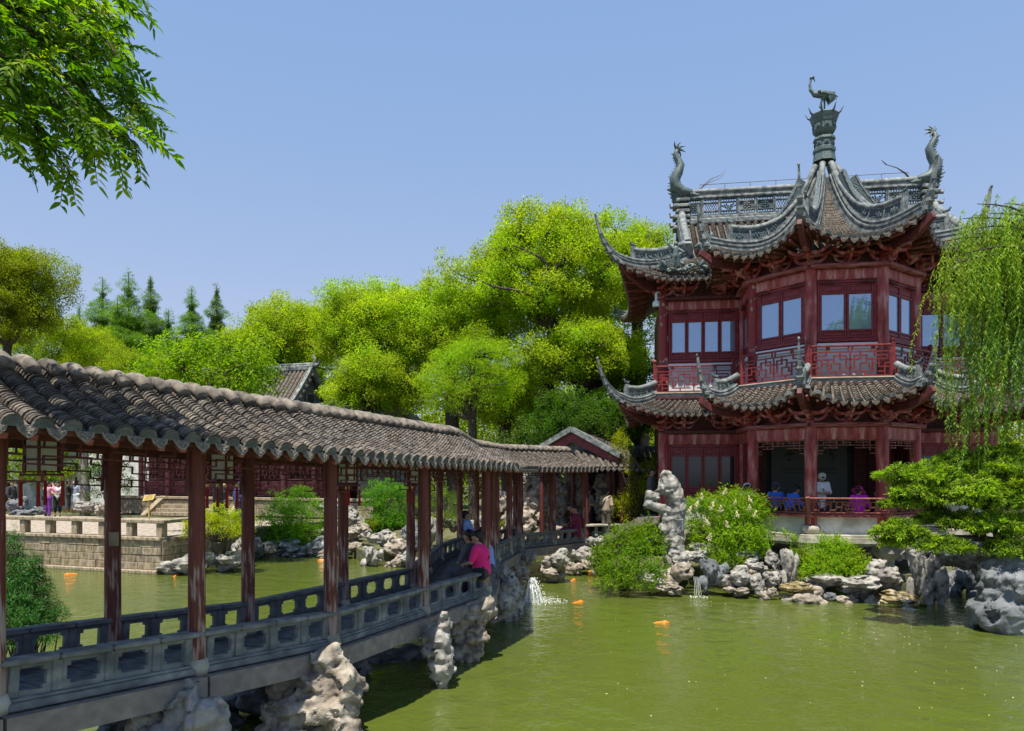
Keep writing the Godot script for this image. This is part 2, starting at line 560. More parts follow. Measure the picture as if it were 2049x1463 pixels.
func _ready() -> void:
	# ---- camera: level, with the lens shifted upwards as in the photograph
	var cam := Camera3D.new()
	cam.name = "camera"
	cam.projection = Camera3D.PROJECTION_FRUSTUM
	cam.near = 0.05
	cam.far = 900.0
	cam.size = 2.0 * 0.05 * 731.5 / FOC
	cam.frustum_offset = Vector2(0.0, 0.05 * (945.0 - 731.5) / FOC)
	cam.position = Vector3(0, EYE, 0)
	add_child(cam)
	cam.current = true
	# ---- sky, sun, exposure
	var env := Environment.new()
	env.background_mode = Environment.BG_SKY
	var sm := ProceduralSkyMaterial.new()
	sm.sky_top_color = Color(0.475, 0.605, 0.79)
	sm.sky_horizon_color = Color(0.775, 0.805, 0.87)
	sm.sky_energy_multiplier = 0.89
	sm.sky_curve = 0.16
	sm.ground_bottom_color = Color(0.28, 0.3, 0.24)
	sm.ground_horizon_color = Color(0.6, 0.64, 0.66)
	sm.sun_angle_max = 2.0
	env.sky = Sky.new()
	env.sky.sky_material = sm
	env.tonemap_mode = Environment.TONE_MAPPER_LINEAR
	env.tonemap_exposure = 1.62
	env.sdfgi_enabled = true
	env.ssao_enabled = true
	env.ssil_enabled = true
	var we := WorldEnvironment.new()
	we.name = "environment"
	we.environment = env
	add_child(we)
	var sun := DirectionalLight3D.new()
	sun.name = "sun"
	sun.light_energy = 1.6
	sun.light_color = Color(1.0, 0.97, 0.91)
	sun.light_angular_distance = 0.5
	sun.shadow_enabled = true
	add_child(sun)
	sun.look_at_from_position(Vector3(-0.1, 0.95, 0.3) * 50.0, Vector3.ZERO, Vector3.FORWARD)

	rng.seed = 7
	fine.seed = 5
	fine.frequency = 0.08
	fine.fractal_type = FastNoiseLite.FRACTAL_NONE
	chips.noise_type = FastNoiseLite.TYPE_CELLULAR
	chips.cellular_return_type = FastNoiseLite.RETURN_CELL_VALUE
	chips.frequency = 0.16
	chips.fractal_type = FastNoiseLite.FRACTAL_NONE
	chips.domain_warp_enabled = true
	chips.domain_warp_amplitude = 2.0
	make_materials()
	var t0 := Time.get_ticks_msec()
	build_ground()
	build_corridor()
	build_pavilion()
	build_terrace()
	build_end_gate()
	print("structures ", Time.get_ticks_msec() - t0)
	build_plants()
	print("plants ", Time.get_ticks_msec() - t0)
	build_rocks()
	print("rocks ", Time.get_ticks_msec() - t0)
	build_crane()
	build_lanterns()
	build_people()
	print("people ", Time.get_ticks_msec() - t0)
	build_pond_life()
	print("all ", Time.get_ticks_msec() - t0)


# ---------------------------------------------------------------- covered zigzag corridor
var CN := [Vector2(-6.32, 2.87), Vector2(-2.29, 9.08), Vector2(-0.49, 13.44), Vector2(-0.4, 18.2), Vector2(0.25, 21.5), Vector2(2.35, 23.7)]   # column line on the near side: x, d
var CY := [1.4, 1.03, 0.95, 0.94, 0.94, 0.94]
var CB := [4, 2, 2, 2, 2]     # bays
var CM := []                  # mitre vectors to the far side

func corridor_mitres() -> void:
	for i in CN.size():
		var d0: Vector2 = (CN[i] - CN[maxi(i - 1, 0)]).normalized()
		var d1: Vector2 = (CN[mini(i + 1, CN.size() - 1)] - CN[i]).normalized()
		if i == 0: d0 = d1
		if i == CN.size() - 1: d1 = d0
		var dd := (d0 + d1).normalized()
		var nrm := Vector2(-dd.y, dd.x)
		CM.append(nrm / maxf(nrm.dot(Vector2(-d1.y, d1.x)), 0.3))

func cpt(k: int, t: float, s: float, y: float) -> Vector3:
	var a: Vector2 = CN[k] + CM[k] * s
	var b: Vector2 = CN[k + 1] + CM[k + 1] * s
	var p := a.lerp(b, t)
	return Vector3(p.x, lerpf(CY[k], CY[k + 1], t) + y, -p.y)

func grid_panel(xs: Array, ys: Array, open: Array, z: float) -> MB:    # slab of cells between the lines xs, ys; open lists "i,j" left out
	var mb := MB.new()
	var h := z * 0.5
	var is_open := func(i, j): return i < 0 or j < 0 or i >= xs.size() - 1 or j >= ys.size() - 1 or open.has("%d,%d" % [i, j])
	for i in xs.size() - 1:
		for j in ys.size() - 1:
			if is_open.call(i, j): continue
			var x0: float = xs[i]
			var x1: float = xs[i + 1]
			var y0: float = ys[j]
			var y1: float = ys[j + 1]
			mb.q(Vector3(x0, y0, h), Vector3(x1, y0, h), Vector3(x1, y1, h), Vector3(x0, y1, h))
			mb.q(Vector3(x1, y0, -h), Vector3(x0, y0, -h), Vector3(x0, y1, -h), Vector3(x1, y1, -h))
			if is_open.call(i - 1, j): mb.q(Vector3(x0, y0, -h), Vector3(x0, y0, h), Vector3(x0, y1, h), Vector3(x0, y1, -h))
			if is_open.call(i + 1, j): mb.q(Vector3(x1, y0, h), Vector3(x1, y0, -h), Vector3(x1, y1, -h), Vector3(x1, y1, h))
			if is_open.call(i, j - 1): mb.q(Vector3(x0, y0, -h), Vector3(x1, y0, -h), Vector3(x1, y0, h), Vector3(x0, y0, h))
			if is_open.call(i, j + 1): mb.q(Vector3(x0, y1, h), Vector3(x1, y1, h), Vector3(x1, y1, -h), Vector3(x0, y1, -h))
	return mb

func tile_shape() -> MB:      # one arched cover tile: x across, z down the slope, y off the roof
	var mb := MB.new()
	var r0 := 0.08
	var r1 := 0.06
	var prev := []
	for i in 7:
		var a := PI * i / 6.0
		var ci := cos(a)
		var si := sin(a)
		var row := [Vector3(ci * r0, si * r0 * 0.95 + 0.012, 0.055), Vector3(ci * (r0 - 0.014), si * (r0 - 0.014) * 0.95 + 0.008, 0.055), Vector3(ci * r1, si * r1 * 0.95 - 0.004, -0.05)]
		if i > 0:
			mb.q(prev[0], row[0], row[2], prev[2])
			mb.q(prev[1], row[1], row[0], prev[0])
		prev = row
	return mb

func drip_shape() -> MB:      # eaves drip tile: a pointed apron with a raised rim, hanging under the row gap
	var mb := MB.new()
	var out := PackedVector2Array()
	var inn := PackedVector2Array()
	for i in 9:
		var a := -1.0 + i / 4.0
		out.append(Vector2(a * 0.088, 0.012 - 0.028 * (1.0 - a * a)))
	for i in 7:
		var a := 1.0 - (i + 1) / 4.0
		out.append(Vector2(a * 0.088, -0.03 - 0.085 * pow(1.0 - absf(a), 0.8)))
	mb.prism(out, -0.009, 0.009)
	for p in out: inn.append(p * 0.72 + Vector2(0, -0.012))
	mb.tint = Color(0.62, 0.6, 0.56)
	mb.prism(inn, 0.009, 0.014)
	mb.tint = Color(1.2, 1.15, 1.05)
	for s in [-1, 1]:
		for k in 3:
			mb.bbox(Vector3(s * (0.014 + 0.018 * k), -0.032 - 0.012 * (2 - k), 0.016), Vector3(0.012, 0.014 + 0.006 * (k % 2), 0.008), 0.003)
	mb.bbox(Vector3(0, -0.078, 0.016), Vector3(0.014, 0.02, 0.008), 0.003)
	return mb

func lattice_shape(w: float, h: float, arch := 0.35, bar := 0.02, cols := 9) -> MB:   # hanging fretwork: frame, broken meanders, lower at the posts
	var mb := MB.new()
	var b := bar
	var low := func(x: float) -> float: return h * (1.0 if absf(x) > w * 0.36 else 1.0 - arch if absf(x) > w * 0.2 else 1.0 - arch * 1.35)
	mb.box(Vector3(0, -b * 0.5, 0), Vector3(w, b * 1.3, b * 1.4))
	for s in [-1, 1]: mb.box(Vector3(s * (w * 0.5 - b * 0.6), -h * 0.58, 0.001), Vector3(b * 1.3, h * 1.16, b * 1.35))
	var rows := 5
	var cw := w / cols
	for i in cols:
		var xm := -w * 0.5 + cw * (i + 0.5)
		var lo: float = low.call(xm)
		for j in range(1, rows + 1):
			var y := -h * j / rows
			if -y > lo + 0.01: continue
			if (i * 2 + j * 3) % 5 < 3 or -y > lo - h / rows:
				var ext := cw * (1.0 if (i + j) % 2 == 0 else 1.45)
				ext = minf(ext, 2.0 * (w * 0.5 - absf(xm)))
				mb.box(Vector3(xm, y, 0.002 * (i % 2)), Vector3(ext, b * 0.8, b))
		for j in rows:
			var y0 := -h * j / rows
			if -y0 + h / rows > lo + 0.01: continue
			if (i * 3 + j * 2) % 4 != 0:
				mb.box(Vector3(xm + cw * 0.5 * (-1 if j % 2 else 1), y0 - h / rows * 0.5, -0.003), Vector3(b * 0.8, h / rows + b * 0.7, b * 0.92))
	return mb

func build_corridor() -> void:
	corridor_mitres()
	var root := thing("covered_corridor", "long zigzag covered corridor with grey tiled roof and worn red columns over the pond", "covered bridge")
	var tile := tile_shape()
	var tile_mesh := tile.mesh()
	var drip_mesh := drip_shape().mesh()
	var hook := MB.new()
	var hp := PackedVector2Array()
	for i in 9: hp.append(Vector2(cos(PI * i / 8.0) * 0.086, sin(PI * i / 8.0) * 0.088 - 0.008))
	hook.prism(hp, -0.012, 0.014)
	for i in 5: hook.bbox(Vector3(-0.05 + 0.025 * i, 0.012 + 0.032 * (1.0 - pow((i - 2) / 2.0, 2)), 0.016), Vector3(0.012, 0.024, 0.008), 0.003)
	var hook_mesh := hook.mesh()
	var col_mesh := CylinderMesh.new()
	col_mesh.top_radius = 0.082
	col_mesh.bottom_radius = 0.09
	col_mesh.height = 2.4
	col_mesh.radial_segments = 16
	col_mesh.rings = 1
	var cap_stone := MB.new()
	cap_stone.lathe([Vector2(0.0, -0.06), Vector2(0.115, -0.06), Vector2(0.125, 0.02), Vector2(0.1, 0.1), Vector2(0.0, 0.1)], 12, Transform3D(), false)
	var raft := MB.new()
	raft.bbox(Vector3(0, 0, -0.3), Vector3(0.06, 0.065, 0.62), 0.006)
	var raft_mesh := raft.mesh()
	var rmesh := MB.new()      # ridge saddle tile: an arch bent over the top
	var rp := []
	var rr := []
	for i in 9:
		var a := deg_to_rad(lerpf(35.0, 145.0, i / 8.0))
		rp.append(Vector3(0, sin(a) * 0.26 - 0.215, cos(a) * 0.3))
		rr.append(0.07)
	rmesh.tube(rp, rr, 10)
	var ridge_mesh := rmesh.mesh()

	var roof := part(root, "roof", corridor_bed(), M.pan)
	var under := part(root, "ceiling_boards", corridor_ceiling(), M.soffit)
	var all_tiles := []
	var pans := []
	var slope_n := 30
	for k in CN.size() - 1:
		var l: float = (CN[k + 1] - CN[k]).length()
		var rows := int(round(l / 0.215))
		for i in rows:
			var t := (i + 0.5) / rows
			for side in 2:
				var se := -0.5 if side == 0 else 1.95
				var e := cpt(k, t, se, 2.36)
				var top := cpt(k, t, 0.725, 2.98)
				var along := (cpt(k, 1, se, 2.36) - cpt(k, 0, se, 2.36)).normalized()
				var dn := (e - top).normalized()
				var xx := along if side == 0 else -along
				xx = (xx - dn * xx.dot(dn)).normalized()
				var bs := Basis(xx, dn.cross(xx), dn)
				if bs.y.y < 0.0: bs = Basis(-xx, dn.cross(-xx), dn)
				var len_ := (e - top).length()
				var sag := 0.05
				for j in slope_n:
					var s := (j + 0.7) / slope_n
					var jit := Basis(bs.y, rng.randf_range(-0.035, 0.035)) * Basis(bs.x, rng.randf_range(-0.04, 0.04))
					var p := top.lerp(e, s) - bs.y * (sag * sin(PI * s) - 0.02 - rng.randf_range(0.0, 0.008)) + bs.x * rng.randf_range(-0.006, 0.006)
					var g := rng.randf_range(0.75, 1.2)
					if rng.randf() < 0.05: g *= 0.6
					var wm := rng.randf_range(0.94, 1.04)
					if side == 0: all_tiles.append([Transform3D(jit * bs, p), Color(g, g * wm, g * wm * wm), p.length() if p.x > -0.78 * -p.z else 1e3, s])
					else: all_tiles.append([Transform3D(jit * bs, p), Color(g, g * wm, g * wm), 1e4, s])
				if side == 0:
					var te := (i + 1.0) / rows
					var e2 := cpt(k, te, se, 2.36)
					var top2 := cpt(k, te, 0.725, 2.98)
					for j in 14:
						var s := (j + 0.6) / 14.0
						pans.append(Transform3D(Basis(-bs.x, -bs.y, bs.z).scaled_local(Vector3(0.9, 0.6, 1.5)), top2.lerp(e2, s) - bs.y * (sag * sin(PI * s) - 0.03)))
					var flat := Basis(along, Vector3.UP, along.cross(Vector3.UP)) * Basis(Vector3.RIGHT, -0.25)
					var dm := part(roof, "drip_tile", drip_mesh, M.drip, Transform3D(flat, e2 + Vector3(0, -0.005, 0) + flat.z * 0.035))
					part(roof, "tile_end", hook_mesh, M.slate_dark, Transform3D(bs, e + bs.z * 0.03 + bs.y * 0.01))
					var inward := -(along.cross(Vector3.UP))
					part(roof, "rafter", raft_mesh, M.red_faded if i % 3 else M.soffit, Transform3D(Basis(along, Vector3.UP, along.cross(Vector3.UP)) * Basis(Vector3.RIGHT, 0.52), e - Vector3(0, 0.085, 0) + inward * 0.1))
					part(roof, "ridge_tile", ridge_mesh, M.ridge_cap if i % 5 else M.tile, Transform3D(Basis(along, Vector3.UP, along.cross(Vector3.UP)).scaled_local(Vector3(1.06, 1, 1)), top + Vector3(0, 0.035 + rng.randf_range(-0.006, 0.006), 0)))
	all_tiles.sort_custom(func(a, b): return a[2] < b[2])
	var rest := []
	var rest_c := []
	var tints := []      # a few tones of single tiles
	for i in 6:
		var m: StandardMaterial3D = M.tile.duplicate()
		var g := 0.72 + 0.09 * i
		m.albedo_color = Color(g, g * 0.99, g * 0.97)
		m.vertex_color_use_as_albedo = false
		tints.append(m)
	for i in all_tiles.size():
		if i < 300:
			part(roof, "roof_tile", tile_mesh, tints[rng.randi() % 6], all_tiles[i][0])
		else:
			rest.append(all_tiles[i][0])
			rest_c.append(all_tiles[i][1])
	copies(roof, "roof_tiles", tile_mesh, M.tile, rest, rest_c)
	copies(roof, "pan_tiles", tile_mesh, M.pan, pans)

	# deck, edge slabs, columns, balustrades, hanging lattice
	var panel_mesh := {}
	for k in CN.size() - 1:
		var nb: int = CB[k]
		var deck := MB.new()
		deck.q(cpt(k, 0, 1.6, -0.02), cpt(k, 0, -0.1, -0.02), cpt(k, 1, -0.1, -0.02), cpt(k, 1, 1.6, -0.02))
		deck.q(cpt(k, 0, -0.1, -0.2), cpt(k, 0, 1.6, -0.2), cpt(k, 1, 1.6, -0.2), cpt(k, 1, -0.1, -0.2))
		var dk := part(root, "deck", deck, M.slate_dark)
		for i in nb * 3:
			var t0 := i / float(nb * 3) + 0.004
			var t1 := (i + 1) / float(nb * 3) - 0.004
			for j in 2:
				var pv := MB.new()
				var s0 := 0.1 + 0.63 * j + 0.006
				var s1 := s0 + 0.618
				pv.q(cpt(k, t0, s1, -0.012), cpt(k, t0, s0, -0.012), cpt(k, t1, s0, -0.012), cpt(k, t1, s1, -0.012))
				for w in [[t0, s0, t1, s0], [t1, s1, t0, s1], [t1, s0, t1, s1], [t0, s1, t0, s0]]:
					pv.q(cpt(k, w[0], w[1], -0.02), cpt(k, w[2], w[3], -0.02), cpt(k, w[2], w[3], -0.012), cpt(k, w[0], w[1], -0.012))
				part(dk, "paving_slab", pv, M.slate_dark)
		for side in 2:
			var s_out := -0.19 if side == 0 else 1.64
			var s_in := 0.02 if side == 0 else 1.43
			var es := MB.new()
			var ring := func(t: float) -> Array: return [cpt(k, t, s_out, -0.27), cpt(k, t, s_in, -0.27), cpt(k, t, s_in, -0.035), cpt(k, t, s_out, -0.035)]
			for i in nb:
				var r0: Array = ring.call(i / float(nb) + 0.002)
				var r1: Array = ring.call((i + 1) / float(nb) - 0.002)
				for j in 4: es.q(r0[j], r0[(j + 1) % 4], r1[(j + 1) % 4], r1[j])
				es.q(r0[3], r0[2], r0[1], r0[0])
				es.q(r1[0], r1[1], r1[2], r1[3])
			part(root, "edge_slab", es, M.granite)
			var sc := 0.0 if side == 0 else 1.45
			var beam := MB.new()
			beam.tube([cpt(k, 0, sc, 2.44), cpt(k, 1, sc, 2.44)], [0.075, 0.075], 10)
			beam.beam(cpt(k, 0, sc, 2.33), cpt(k, 1, sc, 2.33), 0.06, 0.08)
			part(root, "eaves_beam", beam, M.red_dark)
			for i in nb + (1 if k == CN.size() - 2 else 0):
				var t := i / float(nb)
				var cb := cpt(k, t, sc, 0.0)
				if k == 0 and i == 0: continue
				var cl := part(root, "column", col_mesh, M.column, Transform3D(Basis(Vector3.UP, rng.randf() * TAU), cb + Vector3(0, 1.2, 0)))
				part(cl, "column_base", cap_stone, M.stone_pale, Transform3D(Basis(), Vector3(0, -1.17, 0)))
			for i in nb:
				if k == 0 and i == 0: continue
				var a := cpt(k, i / float(nb), sc, 0)
				var b := cpt(k, (i + 1) / float(nb), sc, 0)
				var x := (b - a).normalized()
				var z := x.cross(Vector3.UP).normalized() * (1.0 if side == 0 else -1.0)
				var bs := Basis(x, z.cross(x), z) if side == 0 else Basis(-x, z.cross(-x), z)
				var l := (b - a).length()
				# hanging lattice
				var lk := "lat%.2f" % l
				if not panel_mesh.has(lk): panel_mesh[lk] = lattice_shape(l - 0.17, 0.38, 0.35, 0.02, int(l * 6.0) | 1).mesh()
				part(root, "hanging_lattice", panel_mesh[lk], M.red_dark, Transform3D(bs, (a + b) * 0.5 + Vector3(0, 2.3, 0)))
				# balustrade
				var skip := k == 4 and side == 1 and i == 1
				if skip: continue
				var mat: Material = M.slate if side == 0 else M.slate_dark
				var o := (a + b) * 0.5
				var curb := MB.new()
				curb.bbox(Vector3(0, 0.015, 0), Vector3(l - 0.02, 0.07, 0.19), 0.01)
				curb.bbox(Vector3(0, 0.065, 0.0), Vector3(l - 0.02, 0.032, 0.14), 0.01)
				var bal := part(root, "balustrade", curb, mat, Transform3D(bs, o))
				var pw := (l - 0.02) / 4.0
				var wk := "pan%.3f" % pw
				if not panel_mesh.has(wk):
					var w := pw - 0.075
					var ow := w * 0.3
					var nt := 0.032
					var xs := [-w / 2, -ow - nt, -ow, ow, ow + nt, w / 2]
					var ys := [0.081, 0.125, 0.16, 0.285, 0.32, 0.362]
					panel_mesh[wk] = grid_panel(xs, ys, ["1,2", "2,1", "2,2", "2,3", "3,2"], 0.05).mesh()
					var bo := MB.new()
					bo.bbox(Vector3(0, 0.2215, 0), Vector3(0.085, 0.282, 0.085), 0.01)
					panel_mesh["post"] = bo.mesh()
				for j in 4:
					part(bal, "panel", panel_mesh[wk], mat, Transform3D(Basis(), Vector3(-l * 0.5 + 0.01 + pw * (j + 0.5), 0, 0)))
				for j in 5:
					var px := clampf(-l * 0.5 + 0.01 + pw * j, -l * 0.5 + 0.125, l * 0.5 - 0.125)
					part(bal, "post", panel_mesh["post"], mat, Transform3D(Basis(), Vector3(px, 0, 0.002)))
				var cn := int(round(l / 0.42))
				for j in cn:
					var cs := MB.new()
					cs.bbox(Vector3(0, 0.39, 0.008), Vector3(l / cn - 0.005, 0.055, 0.175), 0.012)
					part(bal, "coping_stone", cs, mat, Transform3D(Basis(), Vector3(-l * 0.5 + l / cn * (j + 0.5), rng.randf_range(-0.002, 0.002), rng.randf_range(-0.004, 0.004))))

func corridor_bed() -> MB:
	var mb := MB.new()
	for k in CN.size() - 1:
		for i in 8:
			var t0 := i / 8.0
			var t1 := (i + 1) / 8.0
			for side in 2:
				var se := -0.5 if side == 0 else 1.95
				for j in 4:
					var f := func(t: float, s: float) -> Vector3: return cpt(k, t, se, 2.36).lerp(cpt(k, t, 0.725, 2.98), s) - Vector3(0, 0.045 * sin(PI * s), 0)
					var a: Vector3 = f.call(t0, j / 4.0)
					var b: Vector3 = f.call(t1, j / 4.0)
					var c: Vector3 = f.call(t1, (j + 1) / 4.0)
					var d: Vector3 = f.call(t0, (j + 1) / 4.0)
					if side == 0: mb.q(a, b, c, d)
					else: mb.q(b, a, d, c)
	return mb

func corridor_ceiling() -> MB:
	var mb := MB.new()
	for k in CN.size() - 1:
		for side in 2:
			var se := -0.48 if side == 0 else 1.93
			var a := cpt(k, 0, se, 2.3)
			var b := cpt(k, 1, se, 2.3)
			var c := cpt(k, 1, 0.725, 2.88)
			var d := cpt(k, 0, 0.725, 2.88)
			if side == 0: mb.q(b, a, d, c)
			else: mb.q(a, b, c, d)
			var e := Vector3(0, 0.055, 0)
			mb.q(a, b, b + e, a + e)
	return mb

func build_lanterns() -> void:       # four-sided hanging lanterns with red tassels under the corridor roof
	var spots := [[0, 0.6, "nearest hanging palace lantern, between the two leftmost corridor columns"], [0, 0.87, "second hanging palace lantern, above the seated men in the view"], [1, 0.3, "third hanging palace lantern beyond the corridor's first bend"], [1, 0.75, "hanging palace lantern nearest to the corridor's second bend"]]
	for s in spots:
		var p := cpt(s[0], s[1], 0.75, 2.2)
		var o := thing("hanging_lantern", s[2], "lantern", p, 0.6 + s[1], "palace lanterns under the corridor roof")
		o.scale = Vector3.ONE * 0.72
		var fr := MB.new()
		for x in [-1, 1]:
			for z in [-1, 1]:
				fr.box(Vector3(x * 0.14, 0, z * 0.14), Vector3(0.03, 0.52, 0.03))
			for y in [-0.24, -0.08, 0.08, 0.24]:
				fr.box(Vector3(0, y, x * 0.14), Vector3(0.25, 0.022, 0.02))
				fr.box(Vector3(x * 0.14, y, 0), Vector3(0.02, 0.022, 0.25))
		fr.box(Vector3(0, 0.29, 0), Vector3(0.42, 0.03, 0.42))
		fr.box(Vector3(0, -0.28, 0), Vector3(0.36, 0.03, 0.36))
		fr.box(Vector3(0, 0.5, 0), Vector3(0.012, 0.42, 0.012))
		part(o, "frame", fr, M.red_dark)
		for i in 4:
			var gl := MB.new()
			gl.box(Vector3(0, 0, 0.13), Vector3(0.23, 0.44, 0.004))
			part(o, "pane", gl, M.paper, Transform3D(Basis(Vector3.UP, PI / 2 * i), Vector3()))
			var ts := MB.new()
			ts.tube([Vector3(0, 0.02, 0), Vector3(0, -0.1, 0), Vector3(0, -0.42, 0)], [0.012, 0.02, 0.027], 6)
			var tm := part(o, "tassel", ts, M.tassel, Transform3D(Basis(Vector3.UP, PI / 4 + PI / 2 * i), Basis(Vector3.UP, PI / 2 * i) * Vector3(0.17, -0.28, 0.17)))
			var bd := MB.new()
			bd.box(Vector3(0, -0.05, 0), Vector3(0.04, 0.06, 0.04))
			part(tm, "bead", bd, M.gold)


# ---------------------------------------------------------------- two-storey pavilion
var OB := [Vector2(-2.245, -0.93), Vector2(-2.245, 0.93), Vector2(-0.93, 2.245), Vector2(0.93, 2.245), Vector2(2.245, 0.93), Vector2(2.245, -0.93)]
const WL := Vector2(-4.78, -0.93)
const WR := Vector2(5.13, -0.93)

func v3(p: Vector2, y: float) -> Vector3: return Vector3(p.x, y, p.y)

func octa(i: int, grow: float) -> Vector2:
	return (OB[i] as Vector2) * ((2.245 + grow) / 2.245)

func facet(a: Vector2, b: Vector2) -> Transform3D:
	var x := Vector3(b.x - a.x, 0, b.y - a.y).normalized()
	return Transform3D(Basis(x, Vector3.UP, x.cross(Vector3.UP)), Vector3((a.x + b.x) * 0.5, 0, (a.y + b.y) * 0.5))

class RoofFace:
	var e0: Vector3
	var e1: Vector3
	var t0: Vector3
	var t1: Vector3
	var l0 := 0.0      # how far each eaves corner lifts
	var l1 := 0.0
	var o0 := Vector3()   # how far it reaches out
	var o1 := Vector3()
	var p := 1.6
	var a := 0.0      # share of straight slope in the profile
	func eave(t: float) -> Vector3:
		var w0 := pow(maxf(0.0, 1.0 - t / 0.55), 2.4)
		var w1 := pow(maxf(0.0, 1.0 - (1.0 - t) / 0.55), 2.4)
		return e0.lerp(e1, t) + Vector3(0, l0 * w0 + l1 * w1, 0) + o0 * w0 + o1 * w1
	func at(t: float, s: float) -> Vector3:
		var e := eave(t)
		var q := t0.lerp(t1, t)
		var r := e.lerp(q, s)
		var ye := lerpf(e0.y, e1.y, t)
		r.y = ye + (e.y - ye) * pow(1.0 - s, 2.4) + (q.y - ye) * (a * s + (1.0 - a) * pow(s, p))
		return r

func roof_face(parent: Node3D, f: RoofFace, rows: int, drip_mesh: Mesh, hook_mesh: Mesh, step := 0.085, rafters := true) -> void:
	var bed := MB.new()
	var low := MB.new()
	var nt := 14
	var ns := 8
	for i in nt:
		for j in ns:
			var a := f.at(i / float(nt), j / float(ns))
			var b := f.at((i + 1) / float(nt), j / float(ns))
			var c := f.at((i + 1) / float(nt), (j + 1) / float(ns))
			var d := f.at(i / float(nt), (j + 1) / float(ns))
			bed.q(a, b, c, d)
			var o := Vector3(0, -0.1, 0)
			low.q(b + o, a + o, d + o, c + o)
			if j == 0: low.q(a + o, b + o, b, a)
	var body := part(parent, "roof_slope", bed, M.pan)
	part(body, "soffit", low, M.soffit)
	var w := (f.e1 - f.e0).length() / rows
	for i in rows:
		var t := (i + 0.5) / rows
		var x := (f.eave(minf(1, t + 0.02)) - f.eave(maxf(0, t - 0.02))).normalized()
		var mb := MB.new()
		var pts := []
		for j in 13: pts.append(f.at(t, j / 12.0))
		var l := 0.0
		for j in 12: l += pts[j].distance_to(pts[j + 1])
		var topw := (f.t1 - f.t0).length() / rows
		var nn := maxi(3, int(l / step))
		for j in nn:
			var s0 := j / float(nn)
			var s1 := (j + 1.15) / float(nn)
			var a := f.at(t, s0)
			var b := f.at(t, minf(1.0, s1))
			var dn := (a - b).normalized()
			var xx := (x - dn * x.dot(dn)).normalized()
			var up := dn.cross(xx)
			if up.y < 0: up = -up
			var ra := lerpf(w, topw, s0) * 0.4
			var rb := lerpf(w, topw, s1) * 0.34
			var g := rng.randf_range(0.75, 1.15)
			mb.tint = Color(g, g * 0.98, g * 0.95)
			var pv := []
			for m in 6:
				var an := PI * m / 5.0
				var hi := [a + xx * cos(an) * ra + up * (sin(an) * ra + 0.012), a + xx * cos(an) * ra * 0.8 + up * (sin(an) * ra * 0.8 + 0.006), b + xx * cos(an) * rb + up * (sin(an) * rb - 0.006)]
				if m > 0:
					mb.q(pv[0], hi[0], hi[2], pv[2])
					mb.q(pv[1], hi[1], hi[0], pv[0])
				pv = hi
		part(body, "tile_row", mb, M.tile)
		var e := f.eave(t)
		var e2 := f.at(t, 0.06)
		var z := (e - e2).normalized()
		var xe := (x - z * x.dot(z)).normalized()
		var bs := Basis(xe, z.cross(xe), z)
		if bs.y.y < 0: bs = Basis(-xe, z.cross(-xe), z)
		var k := w / 0.215
		part(body, "tile_end", hook_mesh, M.slate_dark, Transform3D(bs.scaled_local(Vector3(k, k, 1)), e + z * 0.02))
		var te := i / float(rows)
		if i > 0 or f.l0 > 0.0:
			var ed := f.eave(te)
			var xt := (f.eave(minf(1, te + 0.03)) - f.eave(maxf(0, te - 0.03))).normalized()
			var zt := xt.cross(Vector3.UP).normalized()
			part(body, "drip_tile", drip_mesh, M.drip, Transform3D(Basis(xt, zt.cross(xt), zt).scaled_local(Vector3(k, k * 1.05, 1)), ed + zt * 0.03 + Vector3(0, 0.0, 0)))
	if rafters:
		var nr := int((f.e1 - f.e0).length() / 0.24)
		for i in nr:
			var t := (i + 0.5) / nr
			var a := f.at(t, 0.02) - Vector3(0, 0.16, 0)
			var mid := f.at(t, 0.35) - Vector3(0, 0.2, 0)
			var mb := MB.new()
			mb.beam(mid, a, 0.07, 0.08, 0.008)
			part(body, "rafter", mb, M.soffit if i % 3 else M.red_faded)

